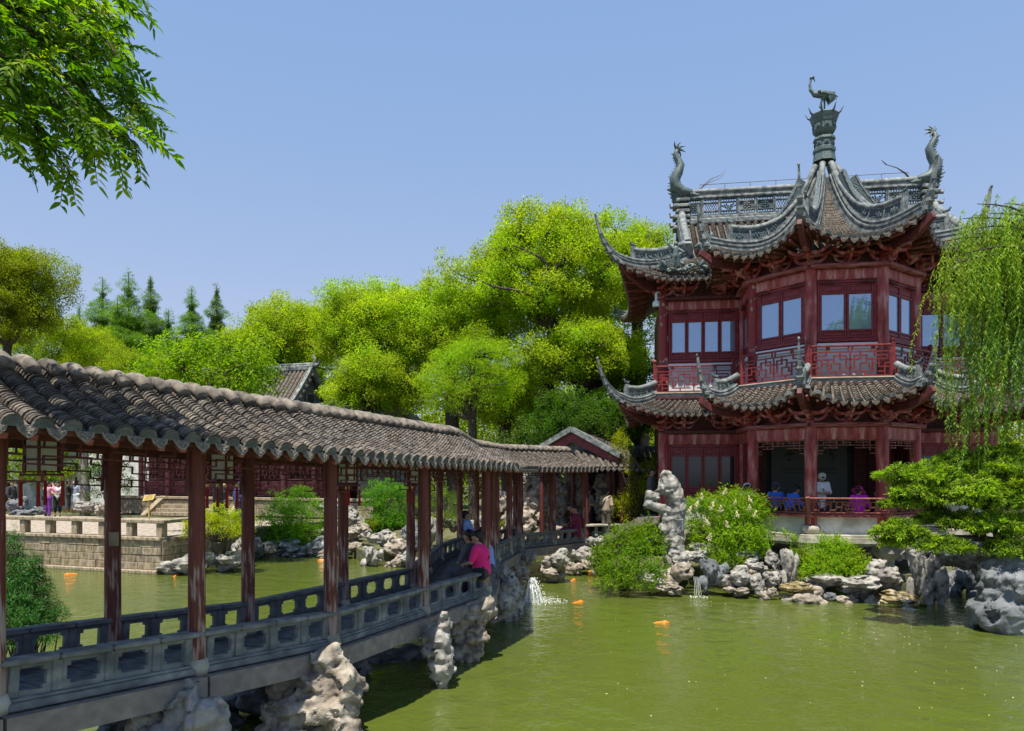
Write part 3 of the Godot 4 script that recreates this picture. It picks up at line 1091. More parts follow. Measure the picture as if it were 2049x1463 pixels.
func corner_ridge(parent: Node3D, path: Array, tip: Vector3, tall: float, wall_from: float, wall_to: float, wall_h: float) -> void:
	# path runs from the top of the hip to the eaves corner; the horn goes on to the tip
	var c: Vector3 = path[path.size() - 1]
	var prev: Vector3 = path[path.size() - 3]
	var out := Vector3(c.x - prev.x, 0, c.z - prev.z).normalized()
	var full := path.duplicate()
	var scales := []
	for i in path.size(): scales.append(1.0)
	var reach := Vector2(tip.x - c.x, tip.z - c.z).length()
	for i in range(1, 11):
		var s := i / 10.0
		var rise := tip.y - c.y
		var h := c + (out * reach * 0.8 + Vector3(0, rise * 0.3, 0)) * (2.0 * s * (1.0 - s)) + (out * reach + Vector3(0, rise, 0)) * s * s
		full.append(h)
		scales.append(lerpf(1.0, 0.2, pow(s, 0.6)))
	var h := tall
	var base := MB.new()
	base.sweep(full, [Vector2(-0.101, -0.05), Vector2(-0.078, h * 0.42), Vector2(-0.101, h * 0.46), Vector2(-0.101, h * 0.6), Vector2(-0.070, h * 0.64), Vector2(-0.070, h * 0.8), Vector2(-0.094, h * 0.84), Vector2(-0.078, h), Vector2(0.078, h), Vector2(0.094, h * 0.84), Vector2(0.070, h * 0.8), Vector2(0.070, h * 0.64), Vector2(0.101, h * 0.6), Vector2(0.101, h * 0.46), Vector2(0.078, h * 0.42), Vector2(0.101, -0.05)], scales)
	var b := part(parent, "hip_ridge", base, M.ridge)
	var knob := MB.new()
	knob.lathe([Vector2(0, -0.03), Vector2(0.03, 0.0), Vector2(0.04, 0.04), Vector2(0.02, 0.075), Vector2(0, 0.08)], 8, Transform3D(Basis(), full[full.size() - 1]), false)
	part(b, "tip_knob", knob, M.ridge)
	# steps on the outer face of the horn
	for i in 4:
		var st := MB.new()
		var p: Vector3 = full[path.size() + i * 2]
		st.bbox(p + Vector3(0, -0.02, 0) - out * 0.02, Vector3(0.16, 0.12, 0.24) * (0.95 - i * 0.16), 0.015, facing(out))
		part(b, "horn_step", st, M.ridge)
	if wall_h <= 0.0: return
	var wp := []
	var n := 16
	for i in n + 1:
		var s := lerpf(wall_from, wall_to, i / float(n)) * (path.size() - 1)
		var j := mini(int(s), path.size() - 2)
		wp.append((path[j] as Vector3).lerp(path[j + 1], s - j))
	var wall := MB.new()
	wall.sweep(wp, [Vector2(-0.045, h), Vector2(-0.045, h + wall_h), Vector2(0.045, h + wall_h), Vector2(0.045, h)])
	var wm := part(parent, "ridge_wall", wall, M.ridge_dark)
	var lines := MB.new()
	for z in [h + 0.02, h + wall_h - 0.03]:
		lines.sweep(wp, [Vector2(-0.06, z - 0.02), Vector2(-0.06, z + 0.02), Vector2(0.06, z + 0.02), Vector2(0.06, z - 0.02)])
	part(wm, "moulding", lines, M.ridge)
	var top := []
	var rad := []
	for p in wp:
		top.append(p + Vector3(0, h + wall_h + 0.06, 0))
		rad.append(0.088)
	var tb := MB.new()
	tb.tube(top, rad, 10)
	part(wm, "ridge_tube", tb, M.ridge)
	for i in [4, 8, 12]:
		var tg: Vector3 = (wp[i + 1] - wp[i - 1]).normalized()
		var pb := MB.new()
		var sd := tg.cross(Vector3.UP).normalized()
		var up := sd.cross(tg)
		pb.box(wp[i] + up * (h + wall_h * 0.5), Vector3(0.05, wall_h, 0.13), Basis(tg, up, sd))
		# open fretwork between the dividers
		part(wm, "divider", pb, M.ridge)
		for s in [-1, 1]:
			var fm := MB.new()
			var q: Vector3 = wp[i + 2] + up * (h + wall_h * 0.5) + sd * 0.05 * s
			for k in 3:
				fm.bbox(q + tg * (k - 1) * 0.09, Vector3(0.06, wall_h * 0.45 if k == 1 else wall_h * 0.25, 0.03), 0.008, Basis(tg, up, sd))
			part(wm, "relief", fm, M.ridge if s > 0 else M.ridge_dark)
	var endp := MB.new()
	endp.bbox(wp[n] + Vector3(0, h + wall_h * 0.5, 0), Vector3(0.12, wall_h + 0.3, 0.15), 0.015, facing(out))
	part(wm, "end_post", endp, M.ridge)
	var orn := MB.new()
	orn.put(blob([[Vector3(-0.05, 0, 0), Vector3(0.06, 0.03, 0), 0.05, 0.035], [Vector3(0.06, 0.03, 0), Vector3(0.1, 0.1, 0), 0.03, 0.03], [Vector3(-0.06, 0, 0), Vector3(-0.12, 0.08, 0), 0.025, 0.012]], 0.022, 0.03), Transform3D(facing(out), wp[n] + Vector3(0, h + wall_h + 0.2, 0)))
	part(wm, "beast", orn, M.ridge_dark)

func bracket_shape() -> MB:      # bracket set: stacked curled arms reaching outwards
	var mb := MB.new()
	var arm := func(dir: Vector3, l: float, y: float, r: float):
		var p := []
		var sc := []
		for i in 7:
			var s := i / 6.0
			p.append(dir * l * s + Vector3(0, y - 0.05 * sin(PI * s * 0.9) + 0.13 * pow(s, 4.0), 0))
			sc.append(lerpf(1.0, 0.75, s))
		mb.sweep(p, [Vector2(-r, -r * 1.2), Vector2(-r, r * 1.2), Vector2(r, r * 1.2), Vector2(r, -r * 1.2)], sc)
	mb.bbox(Vector3(0, 0.03, 0), Vector3(0.24, 0.1, 0.24), 0.02)
	arm.call(Vector3(0, 0, 1), 0.5, 0.13, 0.04)
	arm.call(Vector3(1, 0, 0), 0.42, 0.12, 0.038)
	arm.call(Vector3(-1, 0, 0), 0.42, 0.12, 0.038)
	mb.bbox(Vector3(0, 0.21, 0.08), Vector3(0.2, 0.1, 0.26), 0.02)
	arm.call(Vector3(0, 0, 1), 0.75, 0.3, 0.042)
	mb.bbox(Vector3(0, 0.2, 0.42), Vector3(0.13, 0.1, 0.13), 0.02)
	for s in [-1, 1]:
		var p := []
		var sc := []
		for i in 7:
			var u := i / 6.0
			p.append(Vector3(s * 0.52 * u, 0.29 - 0.05 * sin(PI * u * 0.9) + 0.12 * pow(u, 4.0), 0.4))
			sc.append(lerpf(1.0, 0.75, u))
		mb.sweep(p, [Vector2(-0.036, -0.045), Vector2(-0.036, 0.045), Vector2(0.036, 0.045), Vector2(0.036, -0.045)], sc)
		arm.call(Vector3(s, 0, 0), 0.6, 0.3, 0.036)
	mb.bbox(Vector3(0, 0.4, 0.2), Vector3(0.1, 0.09, 0.9), 0.01)
	return mb

func fret_rail(w: float, h: float, bar := 0.036) -> MB:      # balcony railing filled with a stepped key fret
	var mb := MB.new()
	var line := func(x0: float, y0: float, x1: float, y1: float, dz := 0.0):
		var dx := absf(x1 - x0)
		var dy := absf(y1 - y0)
		mb.box(Vector3((x0 + x1) * 0.5, (y0 + y1) * 0.5, dz), Vector3(dx + bar, bar, bar * 1.1) if dx > dy else Vector3(bar, dy + bar * 0.98, bar * 1.05))
	mb.bbox(Vector3(0, h, 0), Vector3(w, 0.055, 0.075), 0.01)
	mb.box(Vector3(0, 0.02, 0), Vector3(w, 0.045, 0.055))
	for s in [-1, 1]: mb.box(Vector3(s * (w * 0.5 - 0.02), h * 0.5, 0.001), Vector3(0.04, h - 0.03, 0.05))
	var yt := h * 0.8
	line.call(-w * 0.5 + 0.03, yt, w * 0.5 - 0.03, yt)
	line.call(-0.05, yt, -0.05, h, 0.002)
	line.call(0.05, yt, 0.05, h, 0.002)
	for s in [-1, 1]:
		for k in 3: mb.box(Vector3(s * w * 0.28 + (k - 1) * 0.035, (yt + h) * 0.5 + 0.012 * (k % 2), 0.0), Vector3(0.03, (h - yt) * 0.62, 0.02))
	line.call(0, 0.02, 0, yt, 0.002)
	var gx := w * 0.5 / 10.0
	var gy := yt / 6.0
	var runs := [[1, 5, 4, 5], [4, 5, 4, 3.1], [4, 3.1, 2.5, 3.1], [2.5, 3.1, 2.5, 1.1], [0, 4.1, 2.5, 4.1], [2.5, 4.1, 2.5, 5], [1, 5, 1, 2], [1, 2, 0, 2], [1, 1.1, 5.5, 1.1], [5.5, 1.1, 5.5, 4.1], [5.5, 4.1, 9, 4.1], [9, 4.1, 9, 5], [9, 5, 6, 5], [6, 5, 6, 6], [4, 4.1, 5.5, 4.1], [7, 4.1, 7, 2.2], [7, 2.2, 10, 2.2], [5.5, 3.1, 7, 3.1], [8.4, 2.2, 8.4, 0], [3.6, 1.1, 3.6, 0], [8.4, 1.1, 7, 1.1], [2.5, 6, 2.5, 5], [8.4, 3.1, 10, 3.1], [8.4, 3.1, 8.4, 2.2], [4.7, 3.1, 4.7, 2], [4.7, 2, 5.5, 2]]
	for s in [-1.0, 1.0]:
		var nth := 0
		for r in runs:
			nth += 1
			line.call(s * r[0] * gx, r[1] * gy + 0.01, s * r[2] * gx, r[3] * gy + 0.01, 0.0011 * (nth % 3))
	return mb

func window_leaf(parent: Node3D, xf: Transform3D, w: float, y0: float, y1: float, glass: Material) -> void:
	var mb := MB.new()
	var h := y1 - y0
	var st := 0.055
	var pb := y0 + h * 0.15
	var pt := y1 - h * 0.2
	for s in [-1, 1]: mb.bbox(Vector3(s * (w - st) * 0.5, (y0 + y1) * 0.5, 0), Vector3(st, h, 0.06), 0.006)
	for y in [y0 + 0.03, pb - 0.02, pt + 0.02, y1 - 0.03]: mb.bbox(Vector3(0, y, 0.001), Vector3(w - st * 1.9, 0.05, 0.056), 0.006)
	for r in [[y0 + 0.05, pb - 0.04], [pt + 0.04, y1 - 0.05]]:
		mb.box(Vector3(0, (r[0] + r[1]) * 0.5, -0.012), Vector3(w - st * 1.8, r[1] - r[0], 0.02))
		mb.bbox(Vector3(0, (r[0] + r[1]) * 0.5, 0.004), Vector3(w - st * 3.4, (r[1] - r[0]) * 0.55, 0.022), 0.008)
	var lf := part(parent, "window", mb, M.frame, xf)
	var g := MB.new()
	g.box(Vector3(0, (pb + pt) * 0.5, -0.012), Vector3(w - st * 1.9, pt - pb, 0.006))
	part(lf, "pane", g, glass)
	if glass == M.glass:      # pale paper lining behind the fretwork
		var pp := MB.new()
		pp.box(Vector3(0, (pb + pt) * 0.5, -0.085), Vector3(w - st * 1.9, pt - pb, 0.01))
		part(lf, "paper_lining", pp, M.board)
	# fretwork screen behind the pane
	var f := MB.new()
	var ph := pt - pb
	var ww := w - st * 2.0
	for s in [-1, 1]:
		f.box(Vector3(s * ww * 0.33, pb + ph * 0.5, -0.06), Vector3(0.02, ph, 0.015))
		f.box(Vector3(s * ww * 0.18, pb + ph * 0.5, -0.06), Vector3(0.02, ph * 0.34, 0.016))
		f.box(Vector3(s * ww * 0.41, pb + ph * 0.72, -0.06), Vector3(ww * 0.18, 0.02, 0.017))
		f.box(Vector3(s * ww * 0.41, pb + ph * 0.28, -0.06), Vector3(ww * 0.18, 0.02, 0.017))
	for y in [0.14, 0.33, 0.67, 0.86]: f.box(Vector3(0, pb + ph * y, -0.06), Vector3(ww * (0.66 if y > 0.2 and y < 0.8 else 1.0), 0.02, 0.018))
	part(lf, "screen", f, M.brown)

func build_pavilion() -> Node3D:
	var root := thing("pavilion", "two-storey red timber pavilion with an octagonal bay and upswept grey roofs", "pavilion", Vector3(9.576, 0, -22.07), deg_to_rad(-9.0))
	var drip := drip_shape().mesh()
	var hk := MB.new()
	var hp := PackedVector2Array()
	for i in 9: hp.append(Vector2(cos(PI * i / 8.0) * 0.088, sin(PI * i / 8.0) * 0.09 - 0.008))
	hk.prism(hp, -0.012, 0.012)
	for i in 5: hk.bbox(Vector3(-0.05 + 0.025 * i, 0.012 + 0.032 * (1.0 - pow((i - 2) / 2.0, 2)), 0.014), Vector3(0.012, 0.024, 0.008), 0.003)
	var hook := hk.mesh()

	# ---- floors, inner walls and roof ceilings
	var floors := MB.new()
	floors.box(Vector3(0.18, 1.35, -3.7), Vector3(9.9, 0.28, 5.6))
	floors.box(Vector3(0.18, 5.05, -3.7), Vector3(9.9, 0.5, 5.6))
	floors.box(Vector3(0.18, 9.0, -3.7), Vector3(9.9, 0.2, 5.6))
	var poly := PackedVector2Array()
	for i in 6: poly.append(Vector2(OB[i].x, OB[i].y))
	var lay := Transform3D(Basis(Vector3.RIGHT, Vector3.BACK, Vector3.DOWN), Vector3())    # x, z on the plan; depth downwards
	floors.prism(poly, -1.488, -1.25, lay)
	floors.prism(poly, -5.3, -4.72, lay)
	floors.prism(poly, -9.05, -8.95, lay)
	part(root, "floor", floors, M.red_dark)
	var walls := MB.new()
	for s in [-4.8, 5.15]: walls.box(Vector3(s, 5.0, -3.7), Vector3(0.14, 7.9, 5.4))
	walls.box(Vector3(0.18, 5.0, -6.45), Vector3(9.9, 7.9, 0.14))
	part(root, "wall", walls, M.red_dark)

	# ---- ledge and piers of the bay
	var lip := [[0.5, 1.2, 1.28], [0.58, 1.28, 1.42], [0.52, 1.42, 1.49]]
	var ledge := MB.new()
	for l in lip:
		var pp := PackedVector2Array()
		for i in 6:
			var o := octa(i, l[0])
			pp.append(Vector2(o.x, o.y if i > 0 and i < 5 else -0.93))
		ledge.prism(pp, -l[2], -l[1] - 0.002, lay)
	for s in [[-3.55, 2.5], [3.75, 2.9]]: ledge.bbox(Vector3(s[0], 1.35, -0.75), Vector3(s[1], 0.27, 0.7), 0.03)
	part(root, "stone_ledge", ledge, M.stone_pale)
	for i in range(0, 6):
		var o := octa(i, 0.15)
		var pr := MB.new()
		pr.lathe([Vector2(0.2, -0.3), Vector2(0.2, 0.82)], 8, Transform3D(), true, PI / 8)
		var pm := part(root, "pier", pr, M.stone_pale, Transform3D(Basis(Vector3.UP, atan2(o.x, o.y)), v3(o, 0)))
		var cp := MB.new()
		cp.lathe([Vector2(0.22, 0.82), Vector2(0.36, 0.98), Vector2(0.38, 1.02), Vector2(0.38, 1.14), Vector2(0.34, 1.195)], 8, Transform3D(), true, PI / 8)
		part(pm, "capital", cp, M.stone_pale)
	var back := MB.new()
	back.box(Vector3(0.2, 0.6, -1.3), Vector3(9.6, 1.2, 0.3))
	part(root, "foundation", back, M.rock)

	# ---- columns
	var cols := [[OB[1], 0.155, M.red], [OB[2], 0.16, M.red], [OB[3], 0.16, M.red], [OB[4], 0.155, M.red], [OB[0], 0.15, M.red], [OB[5], 0.15, M.red], [WL, 0.17, M.red], [WR, 0.17, M.red]]
	for cd in cols:
		for st in [[1.7, 4.5], [5.35, 8.86]]:
			var cm := CylinderMesh.new()
			cm.top_radius = cd[1]
			cm.bottom_radius = cd[1] * 1.03
			cm.height = st[1] - st[0]
			cm.radial_segments = 20
			cm.rings = 1
			var patchy: bool = st[0] > 5.0 and (cd[0] == WL or cd[0] == OB[1])
			part(root, "column", cm, M.column_patchy if patchy else cd[2], Transform3D(Basis(Vector3.UP, 1.9), v3(cd[0], (st[0] + st[1]) * 0.5)))
	for i in range(0, 6):
		var dr := MB.new()
		dr.lathe([Vector2(0.17, 1.492), Vector2(0.25, 1.53), Vector2(0.275, 1.62), Vector2(0.26, 1.7), Vector2(0.19, 1.745), Vector2(0, 1.75)], 16, Transform3D(), false)
		part(root, "drum_base", dr, M.stone_pale, Transform3D(Basis(), v3(octa(i, 0.02), 0)))

	# ---- storeys, facet by facet
	var ring := [WL, OB[0], OB[1], OB[2], OB[3], OB[4], OB[5], WR]
	var brk := bracket_shape().mesh()
	var lat := {}
	for i in 7:
		var a: Vector2 = ring[i]
		var b: Vector2 = ring[i + 1]
		var xf := facet(a, b)
		var w := (b - a).length()
		var wing := i == 0 or i == 6
		var sides := i == 1 or i == 5
		for y in [[4.1, 4.45], [8.5, 8.8]]:
			var bm := MB.new()
			bm.bbox(Vector3(0, (y[0] + y[1]) * 0.5, 0.02), Vector3(w - 0.26, y[1] - y[0], 0.16), 0.02)
			part(root, "beam", bm, M.red, xf)
			var lp := MB.new()
			lp.bbox(Vector3(0, y[1] + 0.06, 0.06), Vector3(w + (0.14 if not wing else 0.05), 0.115, 0.46), 0.02)
			part(root, "cornice_board", lp, M.red_faded if not wing else M.red_dark, xf)
			var dk := MB.new()
			dk.box(Vector3(0, y[1] + 0.36, -0.06), Vector3(w, 0.48, 0.05))
			part(root, "frieze_board", dk, M.red_dark, xf)
			for p in ([0.0] if not wing else [-0.25, 0.25]):
				part(root, "bracket", brk, M.red, xf * Transform3D(Basis().scaled(Vector3(0.8, 0.9, 0.85)), Vector3(p * w, y[1] + 0.12, 0.05)))
		# upper windows
		var n := 4 if wing else 2
		var lw := (w - 0.34 - 0.1) / n
		for j in n:
			window_leaf(root, xf * Transform3D(Basis(), Vector3((j - (n - 1) * 0.5) * lw, 0, 0.01)), lw - 0.012, 6.9, 8.42, M.glass)
		var sf := MB.new()
		for s in [-1, 1]: sf.bbox(Vector3(s * (w * 0.5 - 0.19), 7.62, 0.0), Vector3(0.06, 1.66, 0.1), 0.008)
		sf.bbox(Vector3(0, 8.46, 0.0), Vector3(w - 0.33, 0.07, 0.1), 0.008)
		sf.bbox(Vector3(0, 6.84, 0.03), Vector3(w - 0.3, 0.1, 0.14), 0.01)
		part(root, "window_frame", sf, M.frame, xf)
		for s in [-0.28, 0.28]:
			var rod := MB.new()
			rod.tube([Vector3(s * w - 0.2, 8.415, 0.1), Vector3(s * w, 8.43, 0.11), Vector3(s * w + 0.2, 8.415, 0.1)], [0.03, 0.036, 0.03], 7)
			part(root, "curtain_rod", rod, M.red_dark, xf)
		var bd := MB.new()
		bd.bbox(Vector3(0, 6.68, 0.07), Vector3(w - 0.28, 0.16, 0.05), 0.008)
		part(root, "sill_board", bd, M.board, xf)
		var lw2 := MB.new()
		lw2.box(Vector3(0, 6.0, 0.0), Vector3(w, 1.22, 0.08))
		part(root, "parapet_wall", lw2, M.board, xf)
		# balcony
		var oa := a + (Vector2(-0.3, 0.36) if i == 0 else Vector2())
		var ob := b
		if not wing:
			oa = octa(i - 1, 0.36)
			ob = octa(i, 0.36)
			if i == 1: oa = Vector2(oa.x, -0.57)
			if i == 5: ob = Vector2(ob.x, -0.57)
		elif i == 0: ob = Vector2(octa(0, 0.36).x, -0.57)
		else:
			oa = Vector2(octa(5, 0.36).x, -0.57)
			ob = WR + Vector2(0.3, 0.36)
		var rx := facet(oa, ob)
		var rw := (ob - oa).length()
		var key := "r%.2f" % rw
		if not lat.has(key): lat[key] = fret_rail(rw - 0.09, 0.84).mesh()
		part(root, "balcony_railing", lat[key], M.rail, rx * Transform3D(Basis(), Vector3(0, 5.79, 0)))
		for e in ([oa, ob] if i == 0 else [ob]):
			var ps := MB.new()
			ps.bbox(Vector3(0, 6.23, 0), Vector3(0.1, 0.95, 0.1), 0.012)
			ps.lathe([Vector2(0.03, 6.7), Vector2(0.065, 6.74), Vector2(0.072, 6.79), Vector2(0.05, 6.84), Vector2(0, 6.86)], 10, Transform3D(), false)
			part(root, "railing_post", ps, M.rail, Transform3D(rx.basis, v3(e, 0)))
		var pl := MB.new()
		pl.bbox(Vector3(0, 5.755, 0.02), Vector3(rw + 0.06, 0.04, 0.24), 0.01)
		var plm := part(root, "plinth", pl, M.stone_pale, rx)
		var nb := int(rw / 0.42)
		for j in nb:
			var gb := MB.new()
			gb.bbox(Vector3((j - (nb - 1) * 0.5) * rw / nb, 5.58, -0.01), Vector3(rw / nb - 0.006, 0.31, 0.18), 0.006)
			part(plm, "block", gb, M.greyblock)
		var df := MB.new()
		df.box(Vector3(0, 5.6, -0.15), Vector3(rw, 0.06, 0.6))
		part(root, "balcony_floor", df, M.red_dark, rx)
		# lower storey
		if wing or sides:
			var lwn := (w - 0.44) / n
			for j in n:
				window_leaf(root, xf * Transform3D(Basis(), Vector3((j - (n - 1) * 0.5) * lwn, 0, 0.0)), lwn - 0.012, 2.5, 4.02, M.glass_dark)
			var fr := MB.new()
			for s in [-1, 1]: fr.bbox(Vector3(s * (w * 0.5 - 0.19), 3.3, 0.0), Vector3(0.06, 1.6, 0.1), 0.008)
			fr.bbox(Vector3(0, 4.06, 0.0), Vector3(w - 0.33, 0.07, 0.1), 0.008)
			fr.bbox(Vector3(0, 2.43, 0.02), Vector3(w - 0.3, 0.13, 0.13), 0.01)
			part(root, "window_frame", fr, M.frame, xf)
			var wb := MB.new()
			wb.box(Vector3(0, 1.93, -0.005), Vector3(w - 0.2, 0.88, 0.12))
			part(root, "dado_wall", wb, M.plaster, xf)
		if not wing:
			var lk := "h%.2f" % w
			if not lat.has(lk): lat[lk] = lattice_shape(w - 0.3, 0.38, 0.42, 0.026, 9).mesh()
			if not sides: part(root, "hanging_lattice", lat[lk], M.brown, xf * Transform3D(Basis(), Vector3(0, 4.1, 0.02)))
			var pw := MB.new()
			pw.box(Vector3(0, 1.73, 0.0), Vector3(w - 0.1, 0.48, 0.14))
			part(root, "parapet", pw, M.plaster, xf)
			# bench with an outward-leaning back
			var ia := octa(i - 1, 0.2)
			var ib := octa(i, 0.2)
			var bx := facet(ia, ib)
			var bw := (ib - ia).length()
			var se := MB.new()
			se.bbox(Vector3(0, 2.0, -0.13), Vector3(bw + 0.02, 0.06, 0.46), 0.012)
			part(root, "bench_seat", se, M.red, bx)
			var lean := Basis(Vector3.RIGHT, 0.42)
			var up := lean.y
			var tw := bw + 0.16
			var rb := MB.new()
			rb.bbox(up * 0.5, Vector3(tw + 0.02, 0.045, 0.05), 0.01, lean)
			rb.box(up * 0.4, Vector3(tw - 0.02, 0.028, 0.03), lean)
			rb.box(up * 0.06, Vector3(bw, 0.03, 0.03), lean)
			for k in 5: rb.box(up * 0.45 + Vector3((k - 2) * tw * 0.2, 0, 0), Vector3(0.028, 0.1, 0.026), lean)
			var bk := part(root, "bench_back", rb, M.brown, bx * Transform3D(Basis(), Vector3(0, 2.03, 0.06)))
			var fret := MB.new()
			var nf := 14
			for k in nf:
				var x := (k + 0.5) / nf * bw - bw * 0.5
				if absf(x) < bw * 0.09: continue
				fret.box(up * (0.23 if k % 2 else 0.26) + Vector3(x, 0, 0), Vector3(0.03, 0.3 if k % 2 else 0.24, 0.028), lean)
				fret.box(up * (0.14 + 0.09 * (k % 3)) + Vector3(x + bw / nf * 0.5, 0, 0.001), Vector3(bw / nf, 0.03, 0.026), lean)
			for k in 12:
				var an := TAU * k / 12.0
				var an2 := TAU * (k + 1) / 12.0
				fret.beam(Vector3(cos(an) * 0.13, 0, 0) + up * (0.23 + sin(an) * 0.13), Vector3(cos(an2) * 0.13, 0, 0) + up * (0.23 + sin(an2) * 0.13), 0.024, 0.022)
			for s in [-0.05, 0.05]:
				fret.box(up * 0.23 + Vector3(s, 0, 0), Vector3(0.02, 0.25, 0.02), lean)
				fret.box(up * (0.23 + s) + Vector3(0, 0, 0.001), Vector3(0.25, 0.02, 0.02), lean)
			part(bk, "bench_fretwork", fret, M.brown)
	for i in range(1, 5):
		var o := octa(i, 0.2)
		var out := Vector3(o.x, 0, o.y).normalized()
		var bs := Basis(out.cross(Vector3.UP), Vector3.UP, -out)
		for y in [4.45, 8.8]:
			part(root, "bracket", brk, M.red, Transform3D(Basis(Vector3.UP, atan2(o.x, o.y)), v3(OB[i], y + 0.12) + out * 0.05))
			# carved beam end under the eaves corner
			var nose := MB.new()
			nose.sweep([v3(OB[i], y + 0.5) + out * 0.4, v3(OB[i], y + 0.52) + out * 1.0, v3(OB[i], y + 0.62) + out * 1.35, v3(OB[i], y + 0.85) + out * 1.75], [Vector2(-0.07, -0.1), Vector2(-0.07, 0.1), Vector2(0.07, 0.1), Vector2(0.07, -0.1)], [1.3, 1.2, 1.0, 0.8])
			part(root, "corner_beam", nose, M.red_dark)
			var head := MB.new()
			head.put(blob([[Vector3(0, 0, -0.1), Vector3(0, 0, 0.1), 0.09, 0.07], [Vector3(0, 0.05, 0.1), Vector3(0, 0.02, 0.2), 0.05, 0.04], [Vector3(0, -0.05, 0.08), Vector3(0, -0.09, 0.17), 0.04, 0.03]], 0.03, 0.03), Transform3D(Basis(Vector3.UP, atan2(o.x, o.y)), v3(OB[i], y + 0.42) + out * 0.85))
			part(root, "beam_head", head, M.red_faded)
		var cpost := MB.new()
		cpost.sweep([v3(octa(i, 0.22), 1.78), v3(octa(i, 0.27), 1.98), v3(octa(i, 0.33), 2.2), v3(octa(i, 0.5), 2.53)], [Vector2(-0.045, -0.05), Vector2(-0.045, 0.05), Vector2(0.045, 0.05), Vector2(0.045, -0.05)])
		part(root, "bench_post", cpost, M.brown)
	for i in [0, 7]:
		var p: Vector2 = ring[i]
		var out := Vector3(-1 if i == 0 else 1, 0, 1).normalized()
		for y in [4.45, 8.8]:
			part(root, "bracket", brk, M.red, Transform3D(Basis(Vector3.UP, atan2(out.x, out.z)), v3(p, y + 0.12)))
			var nose := MB.new()
			nose.sweep([v3(p, y + 0.4) + out * 0.3, v3(p, y + 0.45) + out * 1.0, v3(p, y + 0.62) + out * 1.5, v3(p, y + 0.9) + out * 1.95], [Vector2(-0.07, -0.1), Vector2(-0.07, 0.1), Vector2(0.07, 0.1), Vector2(0.07, -0.1)], [1.3, 1.2, 1.0, 0.8])
			part(root, "corner_beam", nose, M.red_dark)
	# ---- interior seen through the open bay
	var scr := MB.new()
	scr.box(Vector3(-0.25, 2.95, -0.85), Vector3(2.3, 2.5, 0.06))
	var sm := part(root, "display_screen", scr, M.screen)
	var ink := MB.new()
	var ir := RandomNumberGenerator.new()
	ir.seed = 5
	for g in 3:
		for k in 9:
			var x := -0.85 + g * 0.62 + ir.randf_range(-0.16, 0.16)
			var y := 3.72 + ir.randf_range(-0.17, 0.17)
			ink.box(Vector3(x, y, -0.8151 + 0.001 * k), Vector3(ir.randf_range(0.02, 0.22), 0.022, 0.004), Basis(Vector3.BACK, ir.randf_range(-0.3, 1.8)))
	for r in 2:
		for k in 22: ink.box(Vector3(-1.05 + k * 0.075, 3.3 - r * 0.12, -0.816), Vector3(0.04, 0.05 - 0.02 * r, 0.003))
	part(sm, "lettering", ink, M.ink)
	for x in [-1.75, 1.3, 1.72, 2.1]:
		var dl := MB.new()
		dl.bbox(Vector3(x, 2.8, -0.88), Vector3(0.4, 2.5, 0.06), 0.01)
		for k in 5: dl.bbox(Vector3(x, 1.9 + 0.42 * k, -0.84), Vector3(0.28, 0.34, 0.03), 0.01)
		part(root, "door_leaf", dl, M.red_dark)
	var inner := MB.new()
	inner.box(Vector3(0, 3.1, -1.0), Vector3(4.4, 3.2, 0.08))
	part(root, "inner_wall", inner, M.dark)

	# ---- roofs
	for lv in 2:
		var ye := 5.04 if lv == 0 else 9.3
		var lift := 0.42 if lv == 0 else 0.5
		var tip_up := 1.55 if lv == 0 else 1.75
		var og := 1.12
		var hips := []
		for i in range(1, 6):
			var f := RoofFace.new()
			var a := octa(i - 1, og)
			var b := octa(i, og)
			f.e0 = v3(a, ye)
			f.e1 = v3(b, ye)
			if lv == 0:
				f.t0 = v3(octa(i - 1, 0.42), 5.62)
				f.t1 = v3(octa(i, 0.42), 5.62)
				f.p = 1.25
			else:
				f.t0 = v3(octa(i - 1, -2.06), 12.1)
				f.t1 = v3(octa(i, -2.06), 12.1)
				f.p = 4.0
				f.a = 0.24
			f.l0 = lift
			f.l1 = lift
			f.o0 = v3(a.normalized() * 0.32, 0)
			f.o1 = v3(b.normalized() * 0.32, 0)
			if i == 1:
				f.l0 = 0.0
				f.o0 = Vector3()
				if lv == 0:
					f.e0 = Vector3(a.x, ye, 0.1)
					f.t0 = Vector3(f.t0.x, 5.62, -0.4)
			if i == 5:
				f.l1 = 0.0
				f.o1 = Vector3()
				if lv == 0:
					f.e1 = Vector3(b.x, ye, 0.1)
					f.t1 = Vector3(f.t1.x, 5.62, -0.4)
			roof_face(root, f, 11 if i > 1 and i < 5 else (8 if lv == 0 else 10), drip, hook)
			if i < 5:
				var path := []
				for j in 17: path.append(f.at(1.0, 1.0 - j / 16.0))
				hips.append(path)
		for i in 4:
			var o: Vector2 = OB[i + 1].normalized()
			var tip := v3(o * 4.28, ye + tip_up)
			if lv == 1: corner_ridge(root, hips[i], tip, 0.33, 0.03, 0.8, 0.33)
			else: corner_ridge(root, hips[i], tip, 0.25, 0.05, 0.75, 0.2)
		if lv == 1:
			for s in [0, 5]:
				var o: Vector2 = OB[s].normalized()
				var pth := []
				for j in 13:
					var q := j / 12.0
					pth.append(v3(o * lerpf(0.2, 2.6, q), 12.1 - 2.5 * (1.0 - pow(1.0 - q, 3.4))))
				var tb := MB.new()
				var rd := []
				for p in pth: rd.append(0.11)
				for j in pth.size(): pth[j] += Vector3(0, 0.55, 0)
				tb.tube(pth, rd, 10)
				part(root, "ridge_tube", tb, M.ridge)
